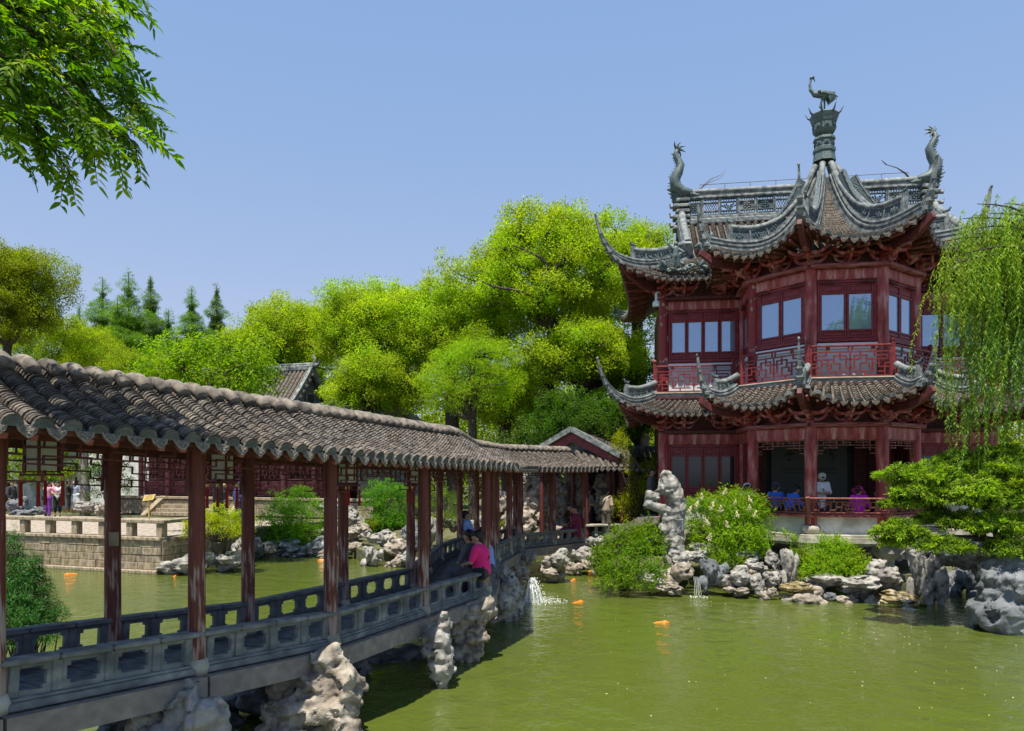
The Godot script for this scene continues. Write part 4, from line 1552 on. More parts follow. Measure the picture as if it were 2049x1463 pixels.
		# wings: the hall's own eaves left and right of the bay
		for s in [-1, 1]:
			var cx := -5.88 if s < 0 else 6.2
			var inx := -2.9 if s < 0 else 2.9
			var corner := Vector3(cx, ye, 0.12)
			var outd := Vector3(s, 0, 1).normalized()
			var f := RoofFace.new()
			var sd := RoofFace.new()
			var gx := -4.0 if s < 0 else 4.4
			var wallx := -5.0 if s < 0 else 5.4
			var zi := -0.62
			var top_front := Vector3(gx, 10.25, -1.0) if lv == 1 else Vector3(wallx, 5.62, zi)
			if s < 0:
				f.e0 = corner
				f.e1 = Vector3(inx, ye, 0.12)
				f.t0 = top_front
				f.t1 = Vector3(inx, 10.25, -1.0) if lv == 1 else Vector3(inx, 5.62, zi)
				f.l0 = lift
				f.o0 = outd * 0.5
				sd.e0 = Vector3(cx, ye, -7.4)
				sd.e1 = corner
				sd.t0 = Vector3(gx if lv == 1 else wallx, f.t0.y, -6.3)
				sd.t1 = top_front
				sd.l1 = lift
				sd.o1 = outd * 0.5
				sd.l0 = lift
				sd.o0 = Vector3(-0.35, 0, -0.35)
			else:
				f.e0 = Vector3(inx, ye, 0.12)
				f.e1 = corner
				f.t0 = Vector3(inx, 10.25, -1.0) if lv == 1 else Vector3(inx, 5.62, zi)
				f.t1 = top_front
				f.l1 = lift
				f.o1 = outd * 0.5
				sd.e0 = corner
				sd.e1 = Vector3(cx, ye, -7.4)
				sd.t0 = top_front
				sd.t1 = Vector3(gx if lv == 1 else wallx, f.t1.y, -6.3)
				sd.l0 = lift
				sd.o0 = outd * 0.5
				sd.l1 = lift
				sd.o1 = Vector3(0.35, 0, -0.35)
			f.p = 1.3
			sd.p = 1.3
			roof_face(root, f, 14, drip, hook)
			roof_face(root, sd, 30, drip, hook)
			var path := []
			for j in 17: path.append(f.at(0.0 if s < 0 else 1.0, 1.0 - j / 16.0))
			corner_ridge(root, path, corner + outd * 1.35 + Vector3(0, tip_up + 0.08, 0), 0.25, 0.05, 0.8, 0.22)
			var bpath := []
			for j in 9: bpath.append(sd.at(0.0 if s < 0 else 1.0, 1.0 - j / 8.0))
			corner_ridge(root, bpath, Vector3(cx + s * 0.85, ye + tip_up, -8.2), 0.3, 0, 0, 0)
	# main hall roof above the bay
	for side in 2:
		var f := RoofFace.new()
		var z := -1.0 if side == 0 else -6.4
		f.e0 = Vector3(-4.0 if side == 0 else 4.4, 10.25, z)
		f.e1 = Vector3(4.4 if side == 0 else -4.0, 10.25, z)
		f.t0 = Vector3(f.e0.x, 12.25, -3.7)
		f.t1 = Vector3(f.e1.x, 12.25, -3.7)
		f.p = 1.2
		roof_face(root, f, 34, drip, hook, 0.1, false)
	var gab := MB.new()
	for x in [-3.95, 4.35]:
		gab.prism(PackedVector2Array([Vector2(-6.3, 10.2), Vector2(-1.1, 10.2), Vector2(-3.7, 12.2)]), -0.05, 0.05, Transform3D(Basis(Vector3.BACK, Vector3.UP, Vector3.LEFT), Vector3(x, 0, 0)))
	part(root, "gable_wall", gab, M.ridge_dark)
	for s in [-1, 1]:
		var x := -4.0 if s < 0 else 4.4
		for zz in [-1, 1]:
			var p := []
			for j in 9:
				var q := j / 8.0
				p.append(Vector3(x, 12.3 - 2.0 * pow(q, 0.85), -3.7 - zz * 2.75 * q))
			var vr := MB.new()
			vr.sweep(p, [Vector2(-0.16, -0.1), Vector2(-0.16, 0.25), Vector2(-0.1, 0.42), Vector2(0.1, 0.42), Vector2(0.16, 0.25), Vector2(0.16, -0.1)])
			var vm := part(root, "verge_ridge", vr, M.ridge)
			var vt := []
			var rd := []
			for w in p:
				vt.append(w + Vector3(0, 0.47, 0))
				rd.append(0.12)
			var tb := MB.new()
			tb.tube(vt, rd, 10)
			part(vm, "ridge_tube", tb, M.ridge)
	build_main_ridge(root)
	build_roof_ornaments(root)
	return root

func build_main_ridge(root: Node3D) -> void:
	var z := -3.7
	var x0 := -3.9
	var x1 := 4.3
	var cx := (x0 + x1) * 0.5
	var l := x1 - x0
	var base := MB.new()
	base.bbox(Vector3(cx, 12.3, z), Vector3(l, 0.22, 0.36), 0.04)
	base.bbox(Vector3(cx, 12.46, z), Vector3(l, 0.1, 0.24), 0.02)
	base.bbox(Vector3(cx, 13.2, z), Vector3(l, 0.09, 0.2), 0.02)
	base.bbox(Vector3(cx, 13.3, z), Vector3(l + 0.1, 0.1, 0.14), 0.02)
	base.tube([Vector3(x0 - 0.1, 13.41, z), Vector3(cx, 13.39, z), Vector3(x1 + 0.1, 13.41, z)], [0.11, 0.11, 0.11], 10)
	var rm := part(root, "main_ridge", base, M.ridge)
	var n := 13
	var w := l / n
	for i in n:
		var px := x0 + w * (i + 0.5)
		var fr := MB.new()
		for s in [-1, 1]:
			fr.box(Vector3(s * (w * 0.5 - 0.03), 12.83, 0), Vector3(0.05, 0.64, 0.14))
		for y in [12.56, 12.68, 13.0, 13.12]: fr.box(Vector3(0, y, 0.001), Vector3(w - 0.02, 0.03, 0.12))
		if i % 4 == 1:
			for k in 6: fr.tube([Vector3((k - 2.5) * 0.085, 12.7, 0), Vector3((k - 2.5) * 0.085 + 0.09, 12.84, 0), Vector3((k - 2.5) * 0.085, 12.98, 0)], [0.014, 0.014, 0.014], 5)
			for k in 6: fr.tube([Vector3((k - 2.5) * 0.085, 12.7, 0.01), Vector3((k - 2.5) * 0.085 - 0.09, 12.84, 0.01), Vector3((k - 2.5) * 0.085, 12.98, 0.01)], [0.014, 0.014, 0.014], 5)
		elif i % 4 == 3 or i % 4 == 0:
			fr.box(Vector3(0, 12.84, 0), Vector3(w - 0.08, 0.3, 0.04))
			for k in 8:
				var a := TAU * k / 8.0
				fr.bbox(Vector3(cos(a) * 0.1, 12.84 + sin(a) * 0.1, 0.03), Vector3(0.07, 0.05, 0.06), 0.012, Basis(Vector3.BACK, a))
			fr.bbox(Vector3(0, 12.84, 0.03), Vector3(0.08, 0.08, 0.07), 0.02)
		else:
			for k in 7: fr.tube([Vector3(0.02, 12.69, 0), Vector3((k - 3) * 0.04, 12.8, 0), Vector3((k - 3) * 0.085, 12.88 + 0.03 * (k % 3), 0)], [0.022, 0.018, 0.03], 5)
		for k in 7:
			fr.box(Vector3((k - 3) * w / 7.2, 13.06, 0), Vector3(0.025, 0.1, 0.05))
			fr.box(Vector3((k - 3) * w / 7.2, 12.62, 0), Vector3(0.025, 0.1, 0.05))
		part(rm, "pierced_panel", fr, M.ridge if i % 2 else M.ridge_dark, Transform3D(Basis(), Vector3(px, 0, z)))
	var rail := MB.new()
	rail.tube([Vector3(x0 + 0.55, 13.5, z), Vector3(x0 + 0.55, 13.68, z), Vector3(x1 - 0.55, 13.68, z), Vector3(x1 - 0.55, 13.5, z)], [0.012, 0.012, 0.012, 0.012], 5)
	for i in 7: rail.tube([Vector3(lerpf(x0 + 0.55, x1 - 0.55, (i + 1) / 8.0), 13.45, z), Vector3(lerpf(x0 + 0.55, x1 - 0.55, (i + 1) / 8.0), 13.68, z)], [0.01, 0.01], 5)
	part(rm, "wire_rail", rail, M.metal)
	# carved brackets and dragon fish at both ends
	for s in [-1, 1]:
		var ex := x0 if s < 0 else x1
		var dr := MB.new()
		var body := [Vector3(-0.3, 0.25, 0), Vector3(0.05, 0.3, 0), Vector3(0.3, 0.5, 0), Vector3(0.34, 0.8, 0), Vector3(0.2, 1.05, 0), Vector3(0.12, 1.3, 0), Vector3(0.22, 1.5, 0), Vector3(0.32, 1.7, 0), Vector3(0.26, 1.86, 0)]
		var rad := [0.12, 0.2, 0.22, 0.2, 0.17, 0.14, 0.12, 0.1, 0.07]
		dr.tube(body, rad, 10)
		for k in 5:
			var a := deg_to_rad(60.0 + 42.0 * k)
			dr.tube([Vector3(0.26, 1.86, 0), Vector3(0.26 + cos(a) * 0.18, 1.88 + sin(a) * 0.16, 0.03 * (k - 2)), Vector3(0.26 + cos(a + 0.25) * 0.33, 1.88 + sin(a + 0.25) * 0.27, 0.05 * (k - 2))], [0.06, 0.035, 0.008], 6)
		for k in 22:      # spines along the back
			var q := k / 21.0 * 7.0
			var j := mini(int(q), 7)
			var p: Vector3 = body[j].lerp(body[j + 1], q - j)
			var r: float = lerpf(rad[j], rad[mini(j + 1, 8)], q - j)
			var tg: Vector3 = (body[j + 1] - body[j]).normalized()
			var nr := Vector3(tg.y, -tg.x, 0)
			dr.tube([p + nr * r * 0.7, p + nr * (r + 0.07) - tg * 0.02], [0.035, 0.006], 5)
		for k in 4:      # fins and mane
			dr.tube([Vector3(0.1, 0.35 - 0.1 * k, 0), Vector3(0.4, 0.36 - 0.13 * k, 0.02), Vector3(0.62 - 0.06 * k, 0.45 - 0.14 * k, 0.03)], [0.09, 0.07, 0.02], 6)
		dr.tube([Vector3(-0.2, 0.2, 0), Vector3(-0.48, 0.14, 0), Vector3(-0.58, 0.24, 0)], [0.14, 0.09, 0.07], 8)      # head biting the ridge
		dr.tube([Vector3(-0.25, 0.05, 0), Vector3(-0.5, 0.0, 0)], [0.09, 0.05], 8)
		var dm := part(root, "dragon_ornament", dr, M.bronze, Transform3D(Basis(Vector3.UP, 0.0 if s > 0 else PI), Vector3(ex, 13.15, z)).scaled_local(Vector3(1.0, 1.0, 1.2)))
		var wh := MB.new()
		for k in 2:
			wh.tube([Vector3(-0.5, 0.25, 0.03 * k), Vector3(-0.66, 0.48, 0.05 * k), Vector3(-0.95, 0.72 - 0.06 * k, 0.08 * k), Vector3(-1.3, 0.85 - 0.06 * k, 0.1 * k), Vector3(-1.45, 1.02 - 0.08 * k, 0.1 * k)], [0.022, 0.018, 0.015, 0.012, 0.006], 5)
		part(dm, "whisker", wh, M.metal)
		var bk := MB.new()
		for k in 6:
			bk.bbox(Vector3(ex + s * (0.06 + 0.04 * (k % 2)), 13.1 - 0.2 * k, z), Vector3(0.5 + 0.12 * (k % 2), 0.13, 0.5), 0.03)
		for k in 3:
			bk.tube([Vector3(ex + s * 0.2, 12.9 - 0.35 * k, z + 0.1), Vector3(ex + s * 0.5, 12.86 - 0.35 * k, z + 0.15), Vector3(ex + s * 0.52, 13.0 - 0.35 * k, z + 0.15)], [0.07, 0.06, 0.03], 7)
		part(root, "ridge_end", bk, M.ridge)

func build_roof_ornaments(root: Node3D) -> void:
	# octagonal finial
	var fin := MB.new()
	fin.lathe([Vector2(0.34, 12.7), Vector2(0.3, 12.98), Vector2(0.33, 13.0), Vector2(0.33, 13.1), Vector2(0.29, 13.13), Vector2(0.29, 13.34), Vector2(0.33, 13.36), Vector2(0.31, 13.44), Vector2(0.2, 13.47), Vector2(0.2, 13.5), Vector2(0.3, 13.58), Vector2(0.34, 13.66), Vector2(0.34, 13.86), Vector2(0.36, 13.88), Vector2(0.38, 13.96), Vector2(0.41, 14.05), Vector2(0.43, 14.12), Vector2(0.41, 14.15), Vector2(0.0, 14.17)], 8, Transform3D(), true, PI / 8)
	var fm := part(root, "finial", fin, M.bronze)
	for i in 8:
		var a := TAU * i / 8.0 + PI / 8
		var d := Vector3(sin(a), 0, cos(a))
		var fl := MB.new()
		fl.tube([d * 0.38 + Vector3(0, 14.1, 0), d * 0.47 + Vector3(0, 14.16, 0), d * 0.5 + Vector3(0, 14.23, 0), d * 0.56 + Vector3(0, 14.31, 0)], [0.04, 0.03, 0.02, 0.005], 5)
		part(fm, "flame", fl, M.bronze)
		var a2 := TAU * i / 8.0
		var e := Vector3(sin(a2), 0, cos(a2))
		for y in [[13.24, 0.272], [13.76, 0.318]]:
			var pl := MB.new()
			pl.bbox(e * y[1] + Vector3(0, y[0], 0), Vector3(0.03, 0.13, 0.15), 0.01, facing(e))
			pl.bbox(e * (y[1] + 0.015) + Vector3(0, y[0], 0), Vector3(0.03, 0.06, 0.08), 0.01, facing(e))
			part(fm, "panel", pl, M.ridge_dark)
	# riders and rockwork on the left wing's roof
	var fg := blob([[Vector3(-0.3, 0.42, 0), Vector3(0.25, 0.45, 0), 0.13, 0.13], [Vector3(0.25, 0.5, 0), Vector3(0.42, 0.72, 0), 0.1, 0.07], [Vector3(0.42, 0.72, 0), Vector3(0.55, 0.64, 0), 0.07, 0.05], [Vector3(-0.28, 0.4, 0.06), Vector3(-0.4, 0.02, 0.06), 0.07, 0.04], [Vector3(-0.25, 0.4, -0.06), Vector3(-0.2, 0.02, -0.06), 0.07, 0.04], [Vector3(0.22, 0.4, 0.06), Vector3(0.36, 0.05, 0.06), 0.06, 0.035], [Vector3(0.2, 0.4, -0.06), Vector3(0.2, 0.02, -0.06), 0.06, 0.035], [Vector3(0, 0.5, 0), Vector3(0, 0.88, 0), 0.12, 0.1], [Vector3(0, 1.02, 0), Vector3(0, 1.06, 0), 0.085, 0.07], [Vector3(-0.05, 0.84, 0.1), Vector3(0.25, 0.7, 0.12), 0.05, 0.035], [Vector3(0, 0.52, 0.12), Vector3(0.08, 0.2, 0.16), 0.07, 0.04], [Vector3(-0.4, 0.48, 0), Vector3(-0.55, 0.3, 0), 0.04, 0.02]], 0.035, 0.05)
	part(root, "rider_ornament", fg, M.bronze, Transform3D(Basis(Vector3.UP, PI).scaled(Vector3(0.9, 0.9, 0.9)), Vector3(-3.35, 9.72, 0.0)))
	var ws := blob([[Vector3(-0.08, 0, 0), Vector3(-0.05, 0.3, 0), 0.06, 0.08], [Vector3(0.08, 0, 0), Vector3(0.05, 0.3, 0), 0.06, 0.08], [Vector3(0, 0.32, 0), Vector3(0, 0.55, 0), 0.1, 0.09], [Vector3(0, 0.7, 0), Vector3(0, 0.72, 0), 0.075, 0.07], [Vector3(0.08, 0.55, 0), Vector3(0.25, 0.4, 0.1), 0.045, 0.035], [Vector3(-0.08, 0.55, 0), Vector3(-0.25, 0.7, 0.05), 0.045, 0.035], [Vector3(-0.3, 0.9, 0.05), Vector3(-0.15, 0.45, 0.06), 0.02, 0.02]], 0.03, 0.04)
	part(root, "warrior_ornament", ws, M.bronze, Transform3D(Basis(), Vector3(-4.45, 9.7, 0.05)))
	var rk := MB.new()
	var rr := RandomNumberGenerator.new()
	rr.seed = 9
	for k in 46:
		var p := Vector3(rr.randf_range(-5.0, -3.0), 9.52 + rr.randf_range(-0.05, 0.2), rr.randf_range(-0.12, 0.16))
		var q := p + Vector3(rr.randf_range(-0.15, 0.15), rr.randf_range(0.02, 0.2), rr.randf_range(-0.05, 0.08))
		rk.tube([p, (p + q) * 0.5 + Vector3(0.03, 0.02, 0), q], [0.07, 0.06, 0.02], 5)
	for k in 7:
		var p := Vector3(-4.9 + 0.05 * k, 9.8, 0.05)
		rk.tube([Vector3(-4.8, 9.6, 0.05), p + Vector3((k - 3) * 0.06, 0.15, 0), p + Vector3((k - 3) * 0.13, 0.25 + 0.05 * (k % 3), 0)], [0.03, 0.02, 0.035], 5)
	part(root, "rockwork_ornament", rk, M.bronze)

func build_crane() -> void:
	var o := thing("crane_statue", "dark bronze crane statue standing on the pavilion's topmost finial", "statue", Vector3(9.576, 14.17, -22.07), deg_to_rad(-4.0))
	var b := blob([[Vector3(-0.27, 0.62, 0), Vector3(0.0, 0.61, 0), 0.085, 0.125], [Vector3(0.0, 0.61, 0), Vector3(0.24, 0.58, 0), 0.125, 0.065], [Vector3(-0.29, 0.64, 0), Vector3(-0.41, 0.76, 0), 0.075, 0.045], [Vector3(-0.41, 0.76, 0), Vector3(-0.43, 0.92, 0), 0.045, 0.035], [Vector3(-0.43, 0.92, 0), Vector3(-0.39, 1.12, 0), 0.035, 0.03], [Vector3(-0.39, 1.13, 0), Vector3(-0.34, 1.16, 0), 0.05, 0.045], [Vector3(-0.33, 1.15, 0), Vector3(-0.27, 1.01, 0), 0.03, 0.01], [Vector3(-0.06, 0.48, 0.05), Vector3(-0.15, 0.22, 0.05), 0.045, 0.02], [Vector3(-0.15, 0.22, 0.05), Vector3(-0.03, 0.04, 0.05), 0.026, 0.02], [Vector3(0.02, 0.46, -0.03), Vector3(0.02, 0.0, -0.03), 0.034, 0.018], [Vector3(0.02, 0.01, -0.03), Vector3(-0.09, 0.01, -0.03), 0.02, 0.012], [Vector3(-0.03, 0.04, 0.05), Vector3(0.06, 0.07, 0.05), 0.02, 0.012]], 0.013, 0.02)
	part(o, "body", b, M.bronze)
	for s in [-1, 1]:
		var w := MB.new()
		w.put(blob([[Vector3(-0.18, 0.68, s * 0.09), Vector3(0.28, 0.62, s * 0.08), 0.05, 0.03], [Vector3(-0.1, 0.62, s * 0.12), Vector3(0.26, 0.55, s * 0.09), 0.045, 0.03]], 0.02, 0.03), Transform3D())
		for k in 7:
			w.tube([Vector3(0.1, 0.6 - 0.015 * k, s * 0.1), Vector3(0.28 - 0.02 * k, 0.55 - 0.03 * k, s * 0.09), Vector3(0.4 - 0.045 * k, 0.49 - 0.032 * k, s * 0.06)], [0.03, 0.028, 0.008], 5)
		part(o, "wing", w, M.bronze)


# ---------------------------------------------------------------- plants
func leaf_cluster(count: int, radius: float, ll: float, lw: float, up := 0.4, seed_no := 1, flat := 1.0) -> MB:
	var mb := MB.new()
	var r := RandomNumberGenerator.new()
	r.seed = seed_no
	for i in count:
		var dir := Vector3(r.randfn(), r.randfn() * flat + up, r.randfn()).normalized()
		var p := dir * radius * r.randf_range(0.15, 1.0)
		p.y *= flat
		var d := (dir + Vector3(r.randf_range(-0.7, 0.7), r.randf_range(-0.8, 0.25), r.randf_range(-0.7, 0.7))).normalized()
		var s := d.cross(Vector3(r.randf_range(-0.6, 0.6), 1, r.randf_range(-0.6, 0.6))).normalized()
		var nn := s.cross(d)
		var l := ll * r.randf_range(0.7, 1.25)
		var w := lw * r.randf_range(0.8, 1.2) * 0.5
		var g := r.randf_range(0.85, 1.15)
		mb.tint = Color(g * r.randf_range(0.95, 1.06), g, g * 0.9)
		var m := p + d * l * 0.45 - nn * l * 0.05
		var tip := p + d * l - nn * l * 0.16
		mb.t(p, m + s * w + nn * w * 0.35, tip)
		mb.t(p, tip, m - s * w + nn * w * 0.35)
	return mb

func spray_leaf(mb: MB, p: Vector3, d: Vector3, nrm: Vector3, l: float, w: float) -> void:   # one lance-shaped leaf folded on its midrib
	var s := d.cross(nrm).normalized() * w * 0.5
	var a := p + d * l * 0.32 + nrm * l * 0.02
	var b := p + d * l * 0.68 - nrm * l * 0.03
	var tip := p + d * l - nrm * l * 0.12
	var lift := nrm * w * 0.18
	mb.t(p, a - s + lift, a)
	mb.t(p, a, a + s + lift)
	mb.q(a - s + lift, b - s * 0.75 + lift, b, a)
	mb.q(a, b, b + s * 0.75 + lift, a + s + lift)
	mb.t(b - s * 0.75 + lift, tip, b)
	mb.t(b, tip, b + s * 0.75 + lift)

func tint_of(c: Color, r: RandomNumberGenerator, spread := 0.22, yellow := 0.15) -> Color:
	var g := 1.0 + r.randf_range(-spread, spread)
	var y := r.randf_range(-yellow * 0.8, yellow * 0.7)
	return Color(c.r * g * (1.0 + y), c.g * g, c.b * g)

func crown_lobes(c: Vector3, rad: Vector3, n: int, size: float, r: RandomNumberGenerator, low := -0.35) -> Array:
	var out := []
	for i in n:
		var y := lerpf(1.0, low, (i + 0.5) / n)
		var a := i * 2.39996 + r.randf_range(-0.35, 0.35)
		var h := sqrt(maxf(0.0, 1.0 - y * y))
		var dir := Vector3(cos(a) * h, y, sin(a) * h)
		var k := r.randf_range(0.5, 1.0)
		var s := size * r.randf_range(0.55, 1.15)
		out.append([c + dir * rad * k, Vector3(s, s * r.randf_range(0.5, 0.75), s)])
	return out

func fill_lobes(lobes: Array, per_area: float, r: RandomNumberGenerator, scale_lo: float, scale_hi: float, c: Color, xfs: Array, cols: Array, low := -0.3, spread := 0.13) -> void:
	for lb in lobes:
		var lr: Vector3 = lb[1]
		var n := int(per_area * 26.0 * lr.x * lr.y)
		var lc := tint_of(c, r, 0.16, 0.14)
		for i in n:
			var y := r.randf_range(low, 1.0)
			var a := r.randf() * TAU
			var h := sqrt(1.0 - y * y)
			var dir := Vector3(cos(a) * h, y, sin(a) * h)
			var k := r.randf_range(0.7, 1.04) * (1.0 + 0.55 * fine.get_noise_3dv(dir * 14.0 + (lb[0] as Vector3) * 7.0))
			if r.randf() < 0.2: k = r.randf_range(1.02, 1.3)
			var p: Vector3 = lb[0] + dir * lr * k
			var up := (dir + Vector3(0, 0.9, 0) + Vector3(r.randf_range(-0.5, 0.5), 0, r.randf_range(-0.5, 0.5))).normalized()
			var x := up.cross(Vector3(r.randf_range(-1, 1), 0.1, r.randf_range(-1, 1))).normalized()
			xfs.append(Transform3D(Basis(x, up, x.cross(up)).scaled_local(Vector3.ONE * r.randf_range(scale_lo, scale_hi)), p))
			cols.append(tint_of(lc, r, spread, 0.12))

func limb(mb: MB, a: Vector3, b: Vector3, ra: float, rb: float, r: RandomNumberGenerator, bend := 0.16) -> Vector3:
	var l := (b - a).length()
	var p := []
	var rr := []
	var off := Vector3(r.randf_range(-1, 1), r.randf_range(-0.4, 0.9), r.randf_range(-1, 1)) * l * bend
	var off2 := Vector3(r.randf_range(-1, 1), r.randf_range(-0.5, 0.5), r.randf_range(-1, 1)) * l * bend * 0.35
	for i in 8:
		var s := i / 7.0
		p.append(a.lerp(b, s) + off * sin(PI * s) + off2 * sin(TAU * s))
		rr.append(lerpf(ra, rb, s))
	mb.tube(p, rr, 8)
	return p[4]

func tree(called: String, label: String, category: String, group: String, base: Vector3, c: Vector3, rad: Vector3, n_lobes: int, lobe: float, mesh: Mesh, mat: Material, col: Color, density: float, trunk_r: float, seed_no: int, sc := Vector2(0.8, 1.25), low := -0.35) -> Node3D:
	var r := RandomNumberGenerator.new()
	r.seed = seed_no
	var o := thing(called, label, category, base, 0.0, group)
	var lc := c - base
	var lobes := crown_lobes(lc, rad, n_lobes, lobe, r, low)
	var mb := MB.new()
	var fork := Vector3(lc.x * 0.5, maxf(lc.y - rad.y * 0.75, lc.y * 0.45), lc.z * 0.5)
	var mid := limb(mb, Vector3(0, -0.3, 0), fork, trunk_r * 1.25, trunk_r * 0.85, r, 0.05)
	var tr := part(o, "trunk", mb, M.bark)
	var mains := []
	for i in mini(7, n_lobes):
		var tgt: Vector3 = lobes[int(i * n_lobes / 7.0) % n_lobes][0]
		var lm := MB.new()
		mains.append([limb(lm, fork, fork.lerp(tgt, 0.92), trunk_r * 0.62, trunk_r * 0.14, r, 0.14), tgt])
		part(tr, "limb", lm, M.bark)
	var tw := MB.new()
	for lb in lobes:
		var best := fork
		var bd := 1e9
		for m in mains:
			for q in [m[0], (m[0] as Vector3).lerp(m[1], 0.6)]:
				if (q as Vector3).distance_to(lb[0]) < bd:
					bd = (q as Vector3).distance_to(lb[0])
					best = q
		limb(tw, best, lb[0], trunk_r * 0.22, trunk_r * 0.07, r, 0.16)
		for k in 2:
			limb(tw, lb[0], lb[0] + Vector3(r.randf_range(-1, 1), r.randf_range(0.1, 1), r.randf_range(-1, 1)) * (lb[1] as Vector3) * 0.8, trunk_r * 0.08, trunk_r * 0.02, r, 0.14)
	part(tr, "branches", tw, M.bark)
	var xfs := []
	var cols := []
	fill_lobes(lobes, density, r, sc.x, sc.y, col, xfs, cols, low + 0.5)
	copies(o, "crown", mesh, mat, xfs, cols)
	return o

func conifer(label: String, base: Vector3, h: float, w: float, mesh: Mesh, col: Color, seed_no: int) -> void:
	var r := RandomNumberGenerator.new()
	r.seed = seed_no
	var o := thing("conifer_tree", label, "tree", base, 0.0, "tall narrow conifers on the skyline")
	var mb := MB.new()
	mb.tube([Vector3(0, -1, 0), Vector3(0.1, h * 0.5, 0), Vector3(0, h * 0.98, 0)], [0.3, 0.2, 0.03], 7)
	part(o, "trunk", mb, M.bark)
	var xfs := []
	var cols := []
	var n := int(h * 170)
	for i in n:
		var q := sqrt(r.randf())
		var y := h * (1.0 - q * 0.55)
		var reach := w * (0.05 + 1.05 * q) * sqrt(r.randf()) * (0.72 + 0.4 * sin(y * 2.3 + seed_no) + 0.25 * sin(y * 5.1))
		var a := r.randf() * TAU
		xfs.append(Transform3D(Basis(Vector3.UP, r.randf() * TAU).scaled_local(Vector3.ONE * r.randf_range(0.7, 1.1) * (0.35 + 0.8 * q)), Vector3(cos(a) * reach, y - reach * 0.15, sin(a) * reach)))
		cols.append(tint_of(col, r, 0.25, 0.1))
	copies(o, "crown", mesh, M.leaf_soft, xfs, cols)

func bush(called: String, label: String, base: Vector3, lobes: Array, mesh: Mesh, mat: Material, col: Color, density: float, seed_no: int, sc := Vector2(0.8, 1.2), group := "", category := "shrub") -> Node3D:
	var r := RandomNumberGenerator.new()
	r.seed = seed_no
	var o := thing(called, label, category, base, 0.0, group)
	var st := MB.new()
	for lb in lobes:
		for k in 4:
			limb(st, Vector3(r.randf_range(-0.12, 0.12), -0.1, r.randf_range(-0.1, 0.1)), lb[0] + Vector3(r.randf_range(-1, 1), r.randf_range(-0.3, 0.8), r.randf_range(-1, 1)) * (lb[1] as Vector3) * 0.6, 0.016, 0.004, r, 0.14)
	part(o, "stems", st, M.bark)
	var xfs := []
	var cols := []
	fill_lobes(lobes, density, r, sc.x, sc.y, col, xfs, cols, -0.75, 0.25)
	for lb in lobes:      # longer shoots that break the outline
		for k in 3:
			var dir := Vector3(r.randf_range(-1, 1), r.randf_range(0.1, 1.1), r.randf_range(-0.7, 1)).normalized()
			var q: Vector3 = lb[0] + dir * (lb[1] as Vector3) * 0.9
			var gd := (dir + Vector3(0, 0.5, 0)).normalized()
			var len_ := r.randf_range(0.12, 0.4)
			var n := int(len_ / 0.05)
			for i in n:
				var f := i / float(n)
				xfs.append(Transform3D(Basis(Vector3(r.randf(), 1, r.randf()).normalized(), r.randf() * TAU).scaled_local(Vector3.ONE * sc.x * lerpf(0.7, 0.35, f)), q + gd * len_ * f - Vector3(0, 0.12 * f * f * len_, 0)))
				cols.append(tint_of(col * 1.15, r, 0.2, 0.2))
	copies(o, "foliage", mesh, mat, xfs, cols)
	return o

func strand_shape(l: float, seed_no: int) -> MB:      # a hanging willow strand with narrow leaves
	var mb := MB.new()
	var r := RandomNumberGenerator.new()
	r.seed = seed_no
	var p := []
	var n := 12
	for i in n + 1:
		var s := i / float(n)
		p.append(Vector3(0.28 * l * (1.0 - pow(1.0 - s, 2.2)) * 0.7 + 0.03 * sin(s * 9.0 + seed_no), -l * pow(s, 1.35), 0.04 * sin(s * 7.0 + seed_no * 2)))
	mb.tint = Color(0.7, 0.75, 0.4)
	var rr := []
	for i in n + 1: rr.append(0.005)
	mb.tube(p, rr, 3, false)
	var m := int(l * 46)
	for i in m:
		var s := (i + r.randf()) / m
		var j := mini(int(s * n), n - 1)
		var q: Vector3 = (p[j] as Vector3).lerp(p[j + 1], s * n - j)
		var a := r.randf() * TAU
		var d := Vector3(cos(a) * 0.7, -0.75, sin(a) * 0.7).normalized()
		var g := r.randf_range(0.75, 1.25)
		mb.tint = Color(g * r.randf_range(0.85, 1.1), g, g)
		var w := d.cross(Vector3(r.randf_range(-1, 1), r.randf_range(-0.3, 0.3), r.randf_range(-1, 1))).normalized()
		var ll := r.randf_range(0.07, 0.13)
		var mid := q + d * ll * 0.45
		mb.t(q, mid + w * 0.011, q + d * ll)
		mb.t(q, q + d * ll, mid - w * 0.011)
	return mb

